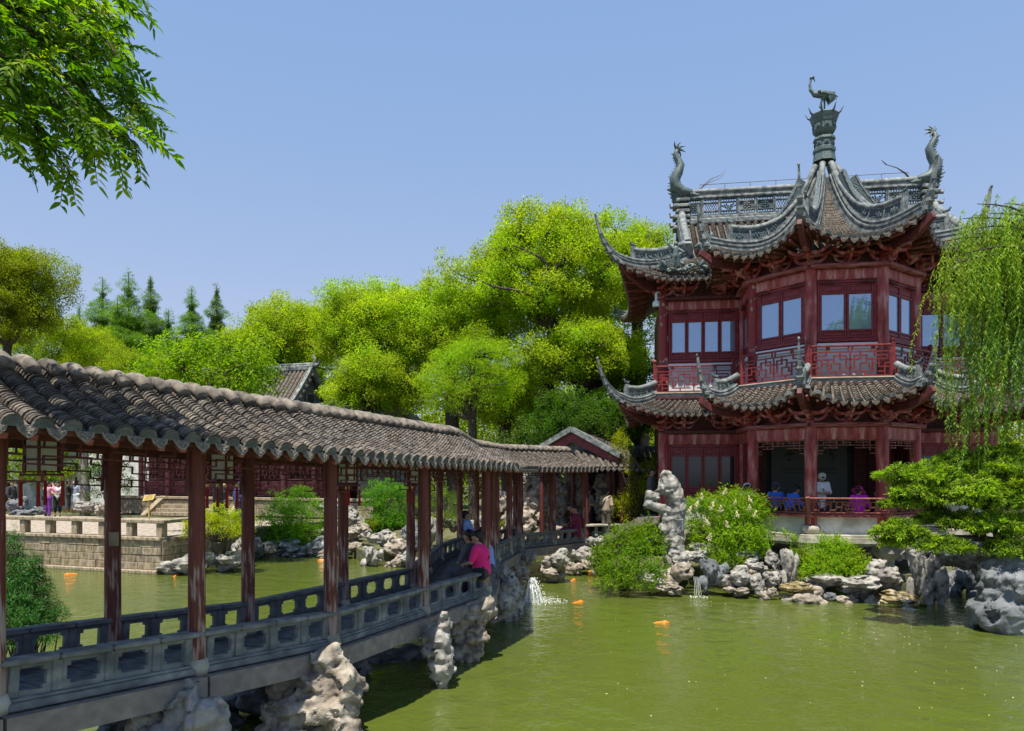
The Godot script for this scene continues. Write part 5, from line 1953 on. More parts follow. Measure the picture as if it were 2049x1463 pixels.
func build_willow() -> void:
	var d := 15.0
	var base := Vector3(12.6, 0.6, -15.6)
	var o := thing("willow_tree", "weeping willow with hanging yellow-green strands at the pavilion's right side", "tree", base)
	var r := RandomNumberGenerator.new()
	r.seed = 77
	var mb := MB.new()
	var fork := Vector3(-0.3, 5.2, 0.2)
	limb(mb, Vector3(0, -0.4, 0), fork, 0.3, 0.22, r, 0.05)
	var tr := part(o, "trunk", mb, M.bark)
	var meshes := []
	for i in 4: meshes.append(strand_shape(1.0 + 0.5 * i, 30 + i).mesh())
	var xfs := [[], [], [], []]
	var cols := [[], [], [], []]
	# ends of the arching branches: x, y in the view, distance, strand reach
	var tips := [[1858, 478, 15.2], [1870, 528, 14.6], [1880, 575, 15.0], [1905, 430, 15.6], [1935, 400, 15.2], [1960, 420, 14.8], [1990, 445, 15.6], [2030, 430, 15.0], [2060, 400, 14.6], [1900, 505, 14.4], [1945, 480, 15.4], [2010, 500, 14.4], [1915, 600, 15.0], [1890, 660, 15.2], [1930, 690, 14.7], [2050, 560, 15.2], [2030, 640, 14.6], [1960, 560, 15.8], [1910, 770, 15.0], [1945, 740, 15.4], [2040, 740, 14.8], [2060, 690, 15.3], [1925, 840, 15.1], [2035, 820, 15.0], [1930, 450, 14.8], [1965, 470, 15.4], [1915, 545, 15.6], [1990, 400, 15.8], [2000, 560, 15.0], [1975, 620, 15.4], [1995, 680, 14.6], [1890, 610, 15.8]]
	for tp in tips:
		var tip := at(tp[0] + 34, tp[1], tp[2]) - base
		var lm := MB.new()
		var n := 9
		var p := []
		var rr := []
		for i in n:
			var s := i / float(n - 1)
			p.append(fork.lerp(tip, s) + Vector3(0, (0.9 if tp[1] < 600 else 2.2) * sin(PI * s), 0.3 * sin(s * 4.0)))
			rr.append(lerpf(0.06, 0.008, s))
		lm.tube(p, rr, 5)
		part(tr, "branch", lm, M.bark)
		var yend := lerpf(560, 900, clampf((float(tp[1]) - 380) / 420.0, 0, 1))
		for k in 40:
			var s := 0.45 + 0.55 * (k + r.randf()) / 40.0
			var j := mini(int(s * (n - 1)), n - 2)
			var q: Vector3 = (p[j] as Vector3).lerp(p[j + 1], s * (n - 1) - j)
			q += Vector3(r.randf_range(-0.3, 0.3), r.randf_range(-0.3, 0.2), r.randf_range(-0.5, 0.5))
			var kind := r.randi() % (2 if tp[1] < 560 else 4)
			var ang := r.randf() * TAU if k < 17 else PI + r.randf_range(-0.7, 0.7)
			xfs[kind].append(Transform3D(Basis(Vector3.UP, ang).scaled_local(Vector3(r.randf_range(0.3, 1.0), r.randf_range(0.7, 1.1), 1)), q))
			cols[kind].append(tint_of(Color(0.34, 0.48, 0.04) if tp[1] < 600 else Color(0.25, 0.4, 0.06), r, 0.25, 0.2))
	for i in 4: copies(o, "strands", meshes[i], M.leaf_soft, xfs[i], cols[i])

func build_overhanging_branch() -> void:
	var base := at(-260, 500, 5.6)
	base.y = 0.9
	var o := thing("overhanging_tree", "branches with lance-shaped green leaves reaching in overhead at top left", "tree", base)
	var r := RandomNumberGenerator.new()
	r.seed = 21
	var meshes := []
	for v in 5:
		var mb := MB.new()
		mb.tint = Color(0.35, 0.25, 0.12)
		mb.tube([Vector3(0, 0, 0), Vector3(0.1, 0.01, 0.0), Vector3(0.2, -0.02, 0.01), Vector3(0.3, -0.07, 0.01)], [0.004, 0.0035, 0.003, 0.0015], 4)
		for i in 15:
			var s := 0.08 + 0.92 * i / 14.0
			var p := Vector3(0.3 * s, 0.012 * sin(s * 3.0) - 0.07 * s * s, 0.01 * s)
			var a := (1.0 if i % 2 else -1.0) * r.randf_range(0.5, 1.1)
			var dir := Vector3(cos(a), r.randf_range(-0.5, 0.2), sin(a)).normalized()
			var g := r.randf_range(0.7, 1.25)
			mb.tint = Color(g * r.randf_range(0.8, 1.15), g, g * 0.8)
			spray_leaf(mb, p, dir, (Vector3(r.randf_range(-0.5, 0.5), 1, r.randf_range(-0.5, 0.5)) - dir * 0.2).normalized(), r.randf_range(0.065, 0.1), r.randf_range(0.024, 0.034))
		meshes.append(mb.mesh())
	var mats := []
	for i in 5:
		var m: StandardMaterial3D = M.leaf.duplicate()
		m.albedo_color = ([Color(0.1, 0.22, 0.018), Color(0.16, 0.31, 0.018), Color(0.25, 0.42, 0.02), Color(0.38, 0.5, 0.02), Color(0.09, 0.21, 0.03)][i] as Color).linear_to_srgb()
		mats.append(m)
	var trunk := MB.new()
	var fork := at(-200, 60, 5.6) - base
	trunk.tube([Vector3(0, -0.2, 0), Vector3(0.1, 2.5, 0.1), fork], [0.22, 0.18, 0.13], 9)
	var tr := part(o, "trunk", trunk, M.bark)
	var sprays := []
	# branch runs given as their ends in the view
	var runs := [[-60, -60, 225, 40], [-60, -20, 240, 140], [-60, 60, 290, 225], [-40, 110, 275, 285], [-60, 160, 215, 320], [-60, 220, 120, 345], [-60, 250, 20, 300], [-40, 20, 150, 95], [20, -80, 270, -20], [-60, 120, 200, 260], [100, 20, 300, 230], [60, 60, 240, 300], [-20, 170, 130, 350], [-60, 90, 110, 210], [40, -40, 210, 60], [-60, 40, 60, 120]]
	for k in runs.size():
		var ru: Array = runs[k]
		var da := r.randf_range(5.0, 6.0)
		var db := r.randf_range(4.7, 5.7)
		var a := at(ru[0], ru[1], da) - base
		var b := at(ru[2], ru[3], db) - base
		var n := 11
		var p := []
		var rr := []
		for i in n:
			var s := i / float(n - 1)
			p.append(a.lerp(b, s) + Vector3(0.03 * sin(s * 8.0 + k), 0.22 * sin(PI * s) * (1.0 - s * 0.4), 0.05 * sin(s * 6.0 + k * 2)))
			rr.append(lerpf(0.022, 0.003, s))
		var bm := MB.new()
		bm.tube([fork, fork.lerp(a, 0.5) + Vector3(0, 0.1, 0), a], [0.05, 0.035, 0.024], 6)
		bm.tube(p, rr, 6)
		part(tr, "branch", bm, M.bark)
		var l: float = (b - a).length()
		var ns := int(l * 15.0)
		for i in ns:
			var s := 0.12 + 0.88 * (i + r.randf() * 0.8) / ns
			if s > 1.0: s = 1.0
			var j := mini(int(s * (n - 1)), n - 2)
			var q: Vector3 = (p[j] as Vector3).lerp(p[j + 1], s * (n - 1) - j)
			var dirb: Vector3 = ((p[j + 1] as Vector3) - p[j]).normalized()
			var side := dirb.cross(Vector3.UP).normalized() * (1.0 if i % 2 else -1.0)
			var dir := (dirb * r.randf_range(0.4, 1.2) + side * r.randf_range(0.1, 0.9) + Vector3(0, r.randf_range(-0.7, 0.25), 0)).normalized()
			var z := dir.cross(Vector3.UP).normalized()
			var bs := Basis(dir, z.cross(dir), z) * Basis(Vector3.RIGHT, r.randf_range(-0.7, 0.7))
			var mi := r.randi() % 3 if s < 0.75 else 1 + r.randi() % 3
			if r.randf() < 0.12: mi = 4
			sprays.append([meshes[r.randi() % 5], mats[mi], Transform3D(bs.scaled_local(Vector3.ONE * r.randf_range(0.7, 1.1)), q)])
	# smaller side twigs fill the space between the runs
	var outline := PackedVector2Array([Vector2(-120, -120), Vector2(228, -60), Vector2(222, 60), Vector2(240, 150), Vector2(285, 205), Vector2(272, 262), Vector2(210, 295), Vector2(130, 320), Vector2(70, 310), Vector2(20, 280), Vector2(-60, 290)])
	var tried := 0
	while sprays.size() < 620 and tried < 6000:
		tried += 1
		var v := Vector2(r.randf_range(-120, 350), r.randf_range(-120, 380))
		if not Geometry2D.is_point_in_polygon(v, outline): continue
		if r.randf() > 1.0 - 0.5 * clampf((v.x + v.y) / 560.0, 0, 1): continue
		var q := at(v.x, v.y, r.randf_range(4.7, 6.2)) - base
		var a := r.randf_range(-0.9, 0.9)
		var dir := Vector3(cos(a), r.randf_range(-0.6, 0.25), sin(a)).normalized()
		var z := dir.cross(Vector3.UP).normalized()
		sprays.append([meshes[r.randi() % 5], mats[r.randi() % 5 if v.y < 200 else r.randi() % 3], Transform3D(Basis(dir, z.cross(dir), z) * Basis(Vector3.RIGHT, r.randf_range(-0.7, 0.7)).scaled_local(Vector3.ONE * r.randf_range(0.7, 1.1)), q)])
	var kept := 0
	var rest := {}
	for sp in sprays:
		if kept < 290 and (sp[2] as Transform3D).origin.x + base.x > -4.2:
			kept += 1
			part(o, "leaf_spray", sp[0], sp[1], sp[2])
		else:
			var key := [sp[0], sp[1]]
			if not rest.has(key): rest[key] = []
			rest[key].append(sp[2])
	for key in rest: copies(o, "leaf_sprays", key[0], key[1], rest[key])

func build_right_pine() -> void:      # clipped evergreen with layered pads
	var base := at(2030, 1150, 15.0)
	base.y = 0.9
	var o := thing("layered_pine", "spreading evergreen tree with layered pads of bright tips above the dark boulder", "tree", base)
	var r := RandomNumberGenerator.new()
	r.seed = 55
	var pads := [[1815, 952, 60, 16, 15.8], [1870, 958, 75, 26, 15.6], [1930, 940, 70, 26, 15.8], [1990, 935, 75, 28, 15.4], [2045, 955, 60, 35, 15.0], [1850, 985, 60, 18, 15.4], [1905, 1000, 65, 22, 15.2], [1965, 985, 70, 26, 15.0], [2025, 1005, 60, 30, 14.8], [1815, 1008, 50, 9, 15.7], [1880, 1040, 45, 20, 15.4], [1940, 1050, 55, 20, 15.0], [2000, 1055, 60, 25, 14.8], [1800, 1065, 50, 20, 15.0], [1840, 1085, 48, 18, 14.9], [1790, 1085, 34, 9, 15.1], [1895, 1095, 50, 15, 14.9], [2020, 1100, 45, 25, 14.6], [2040, 1060, 40, 30, 15.2], [1920, 920, 45, 12, 15.9], [2020, 910, 40, 12, 15.6]]
	var mb := MB.new()
	var top := at(1975, 1000, 15.2) - base
	limb(mb, Vector3(0, -0.2, 0), top, 0.16, 0.07, r, 0.08)
	limb(mb, Vector3(-0.1, 0.4, 0), at(1880, 1020, 15.3) - base, 0.1, 0.04, r, 0.12)
	var tr := part(o, "trunk", mb, M.bark)
	var mesh := leaf_cluster(26, 0.075, 0.085, 0.022, 0.9, 61, 0.8).mesh()
	var xfs := []
	var cols := []
	for pd in pads:
		var c := at(pd[0], pd[1], pd[4]) - base
		var rx: float = pd[2] / FOC * pd[4] * 0.88
		var ry: float = pd[3] / FOC * pd[4] * 1.5
		var lm := MB.new()
		var src: Vector3 = Vector3(-0.1, 0.4, 0).lerp(top, clampf((c.y - 0.2) / maxf(top.y, 0.1), 0.1, 0.95))
		limb(lm, src, c, 0.04, 0.012, r, 0.1)
		for k in 4: limb(lm, c, c + Vector3(r.randf_range(-1, 1) * rx, r.randf_range(-0.4, 0.4) * ry, r.randf_range(-1, 1) * rx) * 0.85, 0.014, 0.004, r, 0.1)
		part(tr, "branch", lm, M.bark)
		var n := int(300 * rx * rx / 0.35) + 40
		for i in n:
			var a := r.randf() * TAU
			var q := sqrt(r.randf())
			var rim := 1.0 + 0.3 * sin(a * 5.0 + pd[0])
			var yy := ry * (1.0 - q * q) * r.randf_range(0.2, 1.1) - ry * 0.35 * r.randf()
			var p := c + Vector3(cos(a) * q * rx * rim, yy, sin(a) * q * rx * rim * 0.8)
			xfs.append(Transform3D(Basis(Vector3(r.randf(), 0.2, r.randf()).normalized(), r.randf_range(-0.6, 0.6)) * Basis(Vector3.UP, r.randf() * TAU).scaled_local(Vector3.ONE * r.randf_range(0.7, 1.2)), p))
			cols.append(tint_of(Color(0.38, 0.54, 0.036) if r.randf() < 0.5 else Color(0.12, 0.2, 0.024), r, 0.25, 0.15))
	copies(o, "needle_tufts", mesh, M.leaf_soft, xfs, cols)

func px_lobes(base: Vector3, list: Array) -> Array:      # [x, y, half width, half height, d] in the view -> lobes round the base
	var out := []
	for l in list:
		var k: float = l[4] / FOC
		out.append([at(l[0], l[1], l[4]) - base, Vector3(l[2] * k, l[3] * k, l[2] * k * 0.9)])
	return out

func build_plants() -> void:
	var broad := leaf_cluster(34, 0.34, 0.105, 0.062, 0.6, 3).mesh()
	var broad2 := leaf_cluster(30, 0.28, 0.1, 0.06, 0.5, 4).mesh()
	var big := leaf_cluster(16, 0.26, 0.15, 0.08, 0.2, 5).mesh()
	var fine_l := leaf_cluster(26, 0.32, 0.14, 0.03, 0.1, 6).mesh()
	var conif := leaf_cluster(26, 0.5, 0.3, 0.07, 0.1, 7, 0.6).mesh()
	var small := leaf_cluster(11, 0.13, 0.085, 0.038, 0.3, 8).mesh()
	var nand := leaf_cluster(13, 0.15, 0.1, 0.034, 0.3, 9).mesh()
	var cy := Color(0.43, 0.55, 0.034)
	var cm := Color(0.38, 0.48, 0.028)
	var g := "camphor trees behind the corridor"
	# the great camphor beside the pavilion and its neighbours: crown centre and size in the view, distance
	var list := [
		["tallest yellow-green camphor tree rising left of the pavilion", 1110, 560, 190, 135, 33.0, 40, 1.45, cy, 0.34, 101],
		["lower right crown of bright camphor leaves above dark limbs beside the pavilion", 1165, 720, 125, 75, 31.0, 22, 1.15, cy, 0.3, 102],
		["camphor tree with golden-green domes left of the tallest one", 905, 660, 130, 95, 36.0, 26, 1.5, cy, 0.3, 103],
		["rounded camphor tree in the middle of the background treeline", 745, 660, 115, 85, 38.0, 24, 1.5, cy, 0.3, 104],
		["camphor tree just right of the tall skyline conifers", 585, 680, 90, 75, 42.0, 18, 1.6, Color(0.42, 0.52, 0.03), 0.3, 105],
		["low camphor dome between the corridor roof and the tallest camphor", 1010, 800, 90, 70, 35.0, 16, 1.3, cy, 0.3, 107],
		["low camphor dome directly right of the gabled roof", 760, 775, 100, 70, 36.0, 18, 1.3, cy, 0.3, 108],
		["small camphor dome left of the gabled roof, under the skyline gap", 500, 725, 70, 55, 44.0, 14, 1.4, cy, 0.3, 109],
		["olive-green camphor tree partly hidden behind the pavilion's left eaves", 1275, 560, 75, 110, 37.0, 16, 1.4, Color(0.4, 0.5, 0.03), 0.3, 106],
	]
	for t in list:
		var k: float = t[5] / FOC
		var c := at(t[1], t[2], t[5])
		tree("camphor_tree", t[0], "tree", g, Vector3(c.x, 0.6, c.z), c, Vector3(t[3] * k, t[4] * k, t[3] * k * 0.85), int(t[6] * 3.0), t[7] * 0.66, broad, M.leaf, t[8], 2.8, t[9] * 1.15, t[10], Vector2(0.8, 1.25), -0.85)
	var more := [
		["feathery_tree", "feathery bright green tree rising just behind the corridor roof", 945, 760, 100, 105, 27.0, 30, 0.85, fine_l, Color(0.38, 0.54, 0.028), 0.18, 111, 3.0],
		["broadleaf_tree", "leafy green tree with drooping twigs in front of the distant gabled roof", 430, 752, 140, 80, 25.0, 30, 0.75, big, Color(0.26, 0.4, 0.02), 0.17, 112, 3.2],
		["broadleaf_tree", "bright yellow-green tree behind the left end of the corridor roof", 120, 712, 90, 62, 47.0, 18, 1.5, broad, Color(0.35, 0.46, 0.02), 0.16, 113, 2.6],
		["dark_broadleaf_tree", "dark olive tree at the left edge of the skyline", 15, 605, 95, 115, 40.0, 34, 1.4, broad, Color(0.31, 0.36, 0.022), 0.25, 114, 3.2],
		["dark_broadleaf_tree", "dense dark green tree under the great camphor, right of the small gable", 1165, 850, 105, 55, 29.0, 18, 0.85, broad2, Color(0.09, 0.19, 0.018), 0.16, 115, 3.4],
		["dark_broadleaf_tree", "dark green tree in the gap beside the pavilion's left wall", 1275, 800, 70, 120, 31.0, 20, 0.9, broad2, Color(0.1, 0.19, 0.018), 0.18, 116, 2.6],
		["broadleaf_tree", "pale green bushy tree between the conifers and the corridor roof", 265, 745, 80, 45, 43.0, 14, 0.9, broad, Color(0.37, 0.44, 0.03), 0.16, 117, 2.6],
		["broadleaf_tree", "bright tree behind the ridge of the gabled hall", 600, 760, 90, 60, 46.0, 14, 1.6, broad, cm, 0.3, 118, 2.2],
		["broadleaf_tree", "green tree behind the rockery, seen between the far corridor columns", 1040, 905, 60, 55, 31.0, 10, 0.7, broad2, Color(0.07, 0.13, 0.012), 0.12, 119, 3.0],
		["broadleaf_tree", "leafy tree behind the visitors at the left end of the terrace", 40, 930, 130, 50, 40.0, 16, 1.1, big, Color(0.3, 0.4, 0.02), 0.14, 120, 2.6],
		["dark_broadleaf_tree", "dark green tree left of the stone steps on the terrace", 215, 960, 36, 60, 33.5, 10, 0.6, broad2, Color(0.05, 0.1, 0.014), 0.13, 121, 3.2],
	]
	for t in more:
		var k: float = t[6] / FOC
		var c := at(t[2], t[3], t[6])
		tree(t[0], t[1], "tree", "", Vector3(c.x, 0.6, c.z), c, Vector3(t[4] * k, t[5] * k, t[4] * k * 0.8), int(t[7] * 1.5), t[8] * 0.85, t[9], M.leaf if t[10].g > 0.15 else M.leaf_dark, t[10], t[13], t[11], t[12], Vector2(0.7, 1.15), -0.75)
	# dark limbs that show in front of the great camphor's foliage
	var great := get_node("camphor_tree")
	for run in [[[1172, 800, 29.6], [1160, 740, 29.4], [1130, 712, 29.2], [1098, 690, 29.0], [1072, 700, 28.9]], [[1165, 770, 29.4], [1180, 725, 29.2], [1205, 700, 29.0], [1225, 672, 28.9]], [[1150, 735, 29.2], [1152, 690, 29.0], [1140, 655, 28.9]], [[1082, 600, 29.2], [1098, 560, 28.9], [1088, 522, 28.8], [1050, 500, 28.8], [1020, 490, 28.9]], [[1078, 596, 29.2], [1035, 582, 28.9], [990, 574, 28.9], [960, 560, 29.2]], [[1165, 560, 29.4], [1200, 545, 29.3], [1225, 520, 29.4]], [[1090, 545, 29.0], [1125, 525, 28.9], [1130, 490, 29.0]]]:
		var lb := MB.new()
		var pp := []
		var pr := []
		for i in run.size():
			pp.append(at(run[i][0], run[i][1], run[i][2] + 0.9) - great.position)
			pr.append(lerpf(0.1, 0.025, i / float(run.size() - 1)))
		var fine_p := []
		var fine_r := []
		for i in pp.size() - 1:
			for k in 4:
				var f := k / 4.0
				var pa: Vector3 = pp[maxi(i - 1, 0)]
				var pd: Vector3 = pp[mini(i + 2, pp.size() - 1)]
				fine_p.append((pp[i] as Vector3).cubic_interpolate(pp[i + 1], pa, pd, f))
				fine_r.append(lerpf(pr[i], pr[i + 1], f))
		lb.tube(fine_p, fine_r, 8)
		part(great.get_node("trunk"), "limb", lb, M.bark)
	# a mass of far trees that closes the horizon behind the named ones
	var r := RandomNumberGenerator.new()
	r.seed = 300
	var lobes := []
	for i in 120:
		var x := lerpf(-62.0, 40.0, (i + r.randf()) / 120.0)
		lobes.append([Vector3(x, [2.5, 5.5, 8.0][i % 3] + r.randf_range(-0.8, 0.8), -52.0 - r.randf() * 6.0), Vector3(2.6, r.randf_range(2.0, 2.8), 2.4)])
	var xfs := []
	var cols := []
	fill_lobes(lobes, 0.5, r, 1.8, 2.8, Color(0.3, 0.4, 0.022), xfs, cols, -0.9)
	tag(copies(self, "woodland", broad, M.leaf_soft, xfs, cols), "far mass of green woodland closing the view behind the garden", "woodland", "", "stuff")
	# skyline conifers
	var cl := [[205, 548, 62, 68.0, "left conifer of the skyline group, broad and leaning"], [257, 535, 68, 66.0, "tallest conifer of the skyline group"], [301, 545, 40, 70.0, "slim grey-green conifer just right of the tallest one"], [383, 568, 46, 68.0, "second conifer from the right on the skyline"], [433, 562, 38, 72.0, "rightmost slim conifer on the skyline"], [158, 608, 34, 76.0, "small faint conifer at the left of the skyline group"], [337, 612, 52, 70.0, "short bushy conifer between the skyline pair and the right ones"], [235, 590, 60, 64.0, "lower conifer filling the middle of the skyline group"]]
	for i in cl.size():
		var t: Array = cl[i]
		var p := at(t[0], t[1], t[3])
		conifer(t[4], Vector3(p.x, 0.5, p.z), p.y - 0.5, t[2] / FOC * t[3] * 1.6, conif, Color(0.19, 0.34, 0.05) if i != 2 and i != 4 else Color(0.19, 0.3, 0.11), 400 + i)
	# shrubs of the near banks
	var b := at(1250, 1175, 19.2)
	bush("shrub", "rounded green shrub hanging over the water left of the upright rock", b, px_lobes(b, [[1215, 1130, 32, 28, 19.4], [1250, 1095, 40, 32, 19.6], [1285, 1085, 40, 30, 19.7], [1245, 1140, 45, 30, 18.8], [1290, 1120, 40, 34, 19.0], [1230, 1165, 40, 16, 18.6], [1205, 1115, 22, 26, 19.6], [1275, 1160, 40, 18, 18.6], [1260, 1065, 30, 14, 20.0], [1310, 1060, 24, 20, 20.3]]), small, M.leaf, Color(0.19, 0.32, 0.02), 17.0, 131)
	b = at(1450, 1145, 20.2)
	bush("flowering_shrub", "large bright shrub with cream flower sprays right of the upright rock", b, px_lobes(b, [[1410, 1040, 38, 36, 20.4], [1455, 1020, 48, 34, 20.4], [1500, 1045, 36, 36, 20.4], [1420, 1080, 42, 34, 20.2], [1465, 1085, 48, 40, 20.0], [1500, 1085, 36, 36, 20.1], [1450, 1120, 38, 18, 19.8], [1480, 1000, 36, 18, 20.7], [1515, 1020, 18, 26, 20.6], [1400, 1010, 24, 16, 20.6]]), nand, M.leaf, Color(0.28, 0.43, 0.02), 16.0, 132)
	build_flowers(b)
	b = at(1660, 1165, 18.9)
	bush("shrub", "low spreading yellow-green shrub on the rocks below the pavilion's bay", b, px_lobes(b, [[1625, 1128, 26, 24, 18.9], [1655, 1104, 28, 24, 18.9], [1685, 1108, 26, 22, 18.8], [1712, 1130, 26, 20, 18.7], [1735, 1148, 18, 14, 18.6], [1650, 1138, 32, 24, 18.5], [1692, 1140, 30, 22, 18.4], [1604, 1108, 11, 14, 19.0], [1588, 1088, 6, 12, 19.1], [1575, 1072, 4, 7, 19.1], [1668, 1088, 14, 12, 18.9], [1612, 1152, 16, 12, 18.6]]), nand, M.leaf, Color(0.32, 0.47, 0.02), 20.0, 133, Vector2(0.7, 1.1))
	b = at(1275, 1040, 25.5)
	bush("bamboo_clump", "golden-green bamboo clump between the corridor's end and the pavilion", b, px_lobes(b, [[1290, 955, 28, 34, 25.5], [1270, 990, 34, 30, 25.5], [1245, 905, 20, 26, 25.6], [1240, 880, 14, 14, 25.6], [1300, 1000, 22, 30, 25.3], [1260, 1020, 36, 22, 25.4], [1310, 940, 14, 20, 25.5], [1255, 940, 18, 22, 25.6]]), leaf_cluster(14, 0.17, 0.13, 0.022, 0.0, 12).mesh(), M.leaf, Color(0.42, 0.44, 0.014), 6.0, 134)
	b = at(590, 1105, 28.2)
	bush("cascading_shrub", "tall cascading green shrub on the rocky bank beyond the corridor, left of centre", b, px_lobes(b, [[585, 1010, 42, 28, 28.4], [560, 1040, 36, 28, 28.2], [610, 1040, 38, 28, 28.2], [585, 1070, 50, 26, 28.0], [555, 1075, 30, 24, 28.0], [620, 1080, 26, 24, 27.9], [600, 985, 20, 12, 28.6], [635, 1010, 12, 10, 28.4], [610, 1100, 24, 12, 27.7]]), leaf_cluster(14, 0.13, 0.075, 0.036, 0.0, 14).mesh(), M.leaf, Color(0.18, 0.37, 0.02), 16.0, 135)
	b = at(770, 1070, 28.0)
	bush("cascading_shrub", "cascading green shrub above the rocks behind the corridor's central columns", b, px_lobes(b, [[770, 985, 34, 24, 28.2], [750, 1010, 26, 28, 28.0], [785, 1015, 32, 30, 28.0], [765, 1045, 30, 22, 27.8], [800, 1040, 22, 18, 27.8], [800, 985, 18, 16, 28.2]]), leaf_cluster(14, 0.13, 0.075, 0.036, 0.0, 15).mesh(), M.leaf, Color(0.16, 0.38, 0.02), 16.0, 136)
	b = at(880, 1058, 26.8)
	bush("small_pine", "small pine with flat layered pads behind the corridor's central columns", b, px_lobes(b, [[865, 985, 30, 12, 27.0], [900, 1000, 34, 12, 26.8], [845, 1010, 28, 12, 26.8], [880, 1025, 36, 12, 26.6], [905, 1040, 26, 10, 26.5], [855, 1040, 24, 10, 26.5]]), leaf_cluster(24, 0.1, 0.09, 0.012, 0.9, 16).mesh(), M.leaf_soft, Color(0.17, 0.27, 0.03), 18.0, 137, Vector2(0.8, 1.2), "", "tree")
	for t in [[745, 1062, 24.6, "tuft of arching yellow grass right of the leftmost far rocks"], [865, 1050, 25.5, "tuft of arching yellow grass at the foot of the small pine"], [1000, 1062, 26.0, "tuft of arching yellow grass in front of the tall rockery"]]:
		var p := at(t[0], t[1], t[2])
		var gm := MB.new()
		for i in 90:
			var a := r.randf() * TAU
			var l := r.randf_range(0.25, 0.55)
			var dd := Vector3(cos(a), 0, sin(a))
			var w := dd.cross(Vector3.UP) * 0.008
			var m1 := dd * l * 0.35 + Vector3(0, l * 0.75, 0)
			var m2 := dd * l * 0.95 + Vector3(0, l * 0.45, 0)
			gm.tint = tint_of(Color(0.2, 0.25, 0.015), r)
			gm.q(-w, w, m1 + w, m1 - w)
			gm.t(m1 - w, m1 + w, m2)
		tag(part(self, "grass_tuft", gm, M.leaf, Transform3D(Basis(), p)), t[3], "grass tuft", "grass tufts on the far bank")
	# juniper between the corridor and the terrace wall
	b = Vector3(-6.8, 0.0, -9.9)
	bush("juniper", "dark green juniper beside the leftmost corridor column", b, px_lobes(b, [[28, 1110, 14, 34, 9.9], [45, 1150, 26, 40, 9.9], [30, 1200, 40, 40, 9.8], [75, 1225, 38, 22, 9.8], [60, 1185, 32, 30, 9.9], [105, 1228, 22, 10, 9.9], [20, 1250, 50, 40, 9.7], [60, 1265, 40, 30, 9.7], [70, 1140, 10, 24, 9.95]]), leaf_cluster(30, 0.075, 0.06, 0.009, 0.7, 17).mesh(), M.leaf_dark, Color(0.05, 0.16, 0.025), 90.0, 138, Vector2(0.7, 1.1))
	# potted bonsai on the flat rock
	var pp := at(440, 1108, 22.9)
	var pot := thing("plant_pot", "dark glazed plant pot on the pale rock by the terrace corner", "plant pot", pp)
	var pm := MB.new()
	pm.lathe([Vector2(0.0, 0.0), Vector2(0.17, 0.0), Vector2(0.235, 0.3), Vector2(0.265, 0.33), Vector2(0.265, 0.38), Vector2(0.23, 0.38), Vector2(0.22, 0.33), Vector2(0, 0.33)], 18, Transform3D(), false)
	part(pot, "bowl", pm, plain(lin(0.03, 0.026, 0.022), 0.35))
	b = pp + Vector3(0, 0.33, 0)
	bush("potted_shrub", "bushy yellow-green shrub growing in the dark pot", b, px_lobes(b, [[440, 1032, 38, 20, 22.9], [408, 1048, 34, 20, 22.9], [472, 1048, 34, 20, 22.9], [440, 1058, 54, 18, 22.6], [393, 1066, 22, 12, 22.8], [488, 1066, 20, 14, 22.8]]), leaf_cluster(14, 0.085, 0.06, 0.03, 0.3, 18).mesh(), M.leaf, Color(0.5, 0.56, 0.018), 26.0, 139)
	build_willow()
	build_right_pine()
	build_overhanging_branch()
	# flower bed at the foot of the terrace tree
	var fb := on(165, 1030, 1.12)
	var bed := thing("flower_bed", "bed of magenta flowers round the foot of the grey tree trunk", "flower bed", fb)
	var fm := MB.new()
	var lm := MB.new()
	for i in 260:
		var p := Vector3(r.randf_range(-0.9, 0.9), r.randf_range(0.05, 0.3), r.randf_range(-0.5, 0.4))
		for k in 3:
			var a := r.randf() * TAU
			lm.tint = tint_of(Color(0.07, 0.14, 0.02), r)
			spray_leaf(lm, p, Vector3(cos(a), 0.4, sin(a)).normalized(), Vector3.UP, 0.09, 0.04)
		if i % 2 == 0:
			fm.tint = tint_of(Color(0.42, 0.03, 0.22), r)
			for k in 5:
				var a := TAU * k / 5.0
				spray_leaf(fm, p + Vector3(0, 0.06, 0), Vector3(cos(a), 0.35, sin(a)).normalized(), Vector3.UP, 0.05, 0.04)
	part(bed, "leaves", lm, M.leaf)
	part(bed, "flowers", fm, M.leaf)
	var tt := thing("tree_trunk", "pale grey tree trunk standing among visitors on the terrace", "tree", fb + Vector3(0, 0, -0.2))
	var tm := MB.new()
	tm.tube([Vector3(0, -0.1, 0), Vector3(0.02, 1.2, 0), Vector3(-0.02, 2.6, 0), Vector3(0.1, 4.4, 0)], [0.25, 0.19, 0.17, 0.14], 12)
	part(tt, "trunk", tm, M.granite)
	var cx := []
	var cc := []
	fill_lobes([[Vector3(0.2, 5.0, 0), Vector3(1.5, 1.0, 1.5)], [Vector3(-1.2, 4.4, 0.4), Vector3(1.1, 0.7, 1.1)], [Vector3(1.4, 4.2, 0.2), Vector3(1.0, 0.7, 1.0)]], 4.0, r, 0.7, 1.1, Color(0.14, 0.22, 0.012), cx, cc)
	copies(tt, "crown", big, M.leaf, cx, cc)

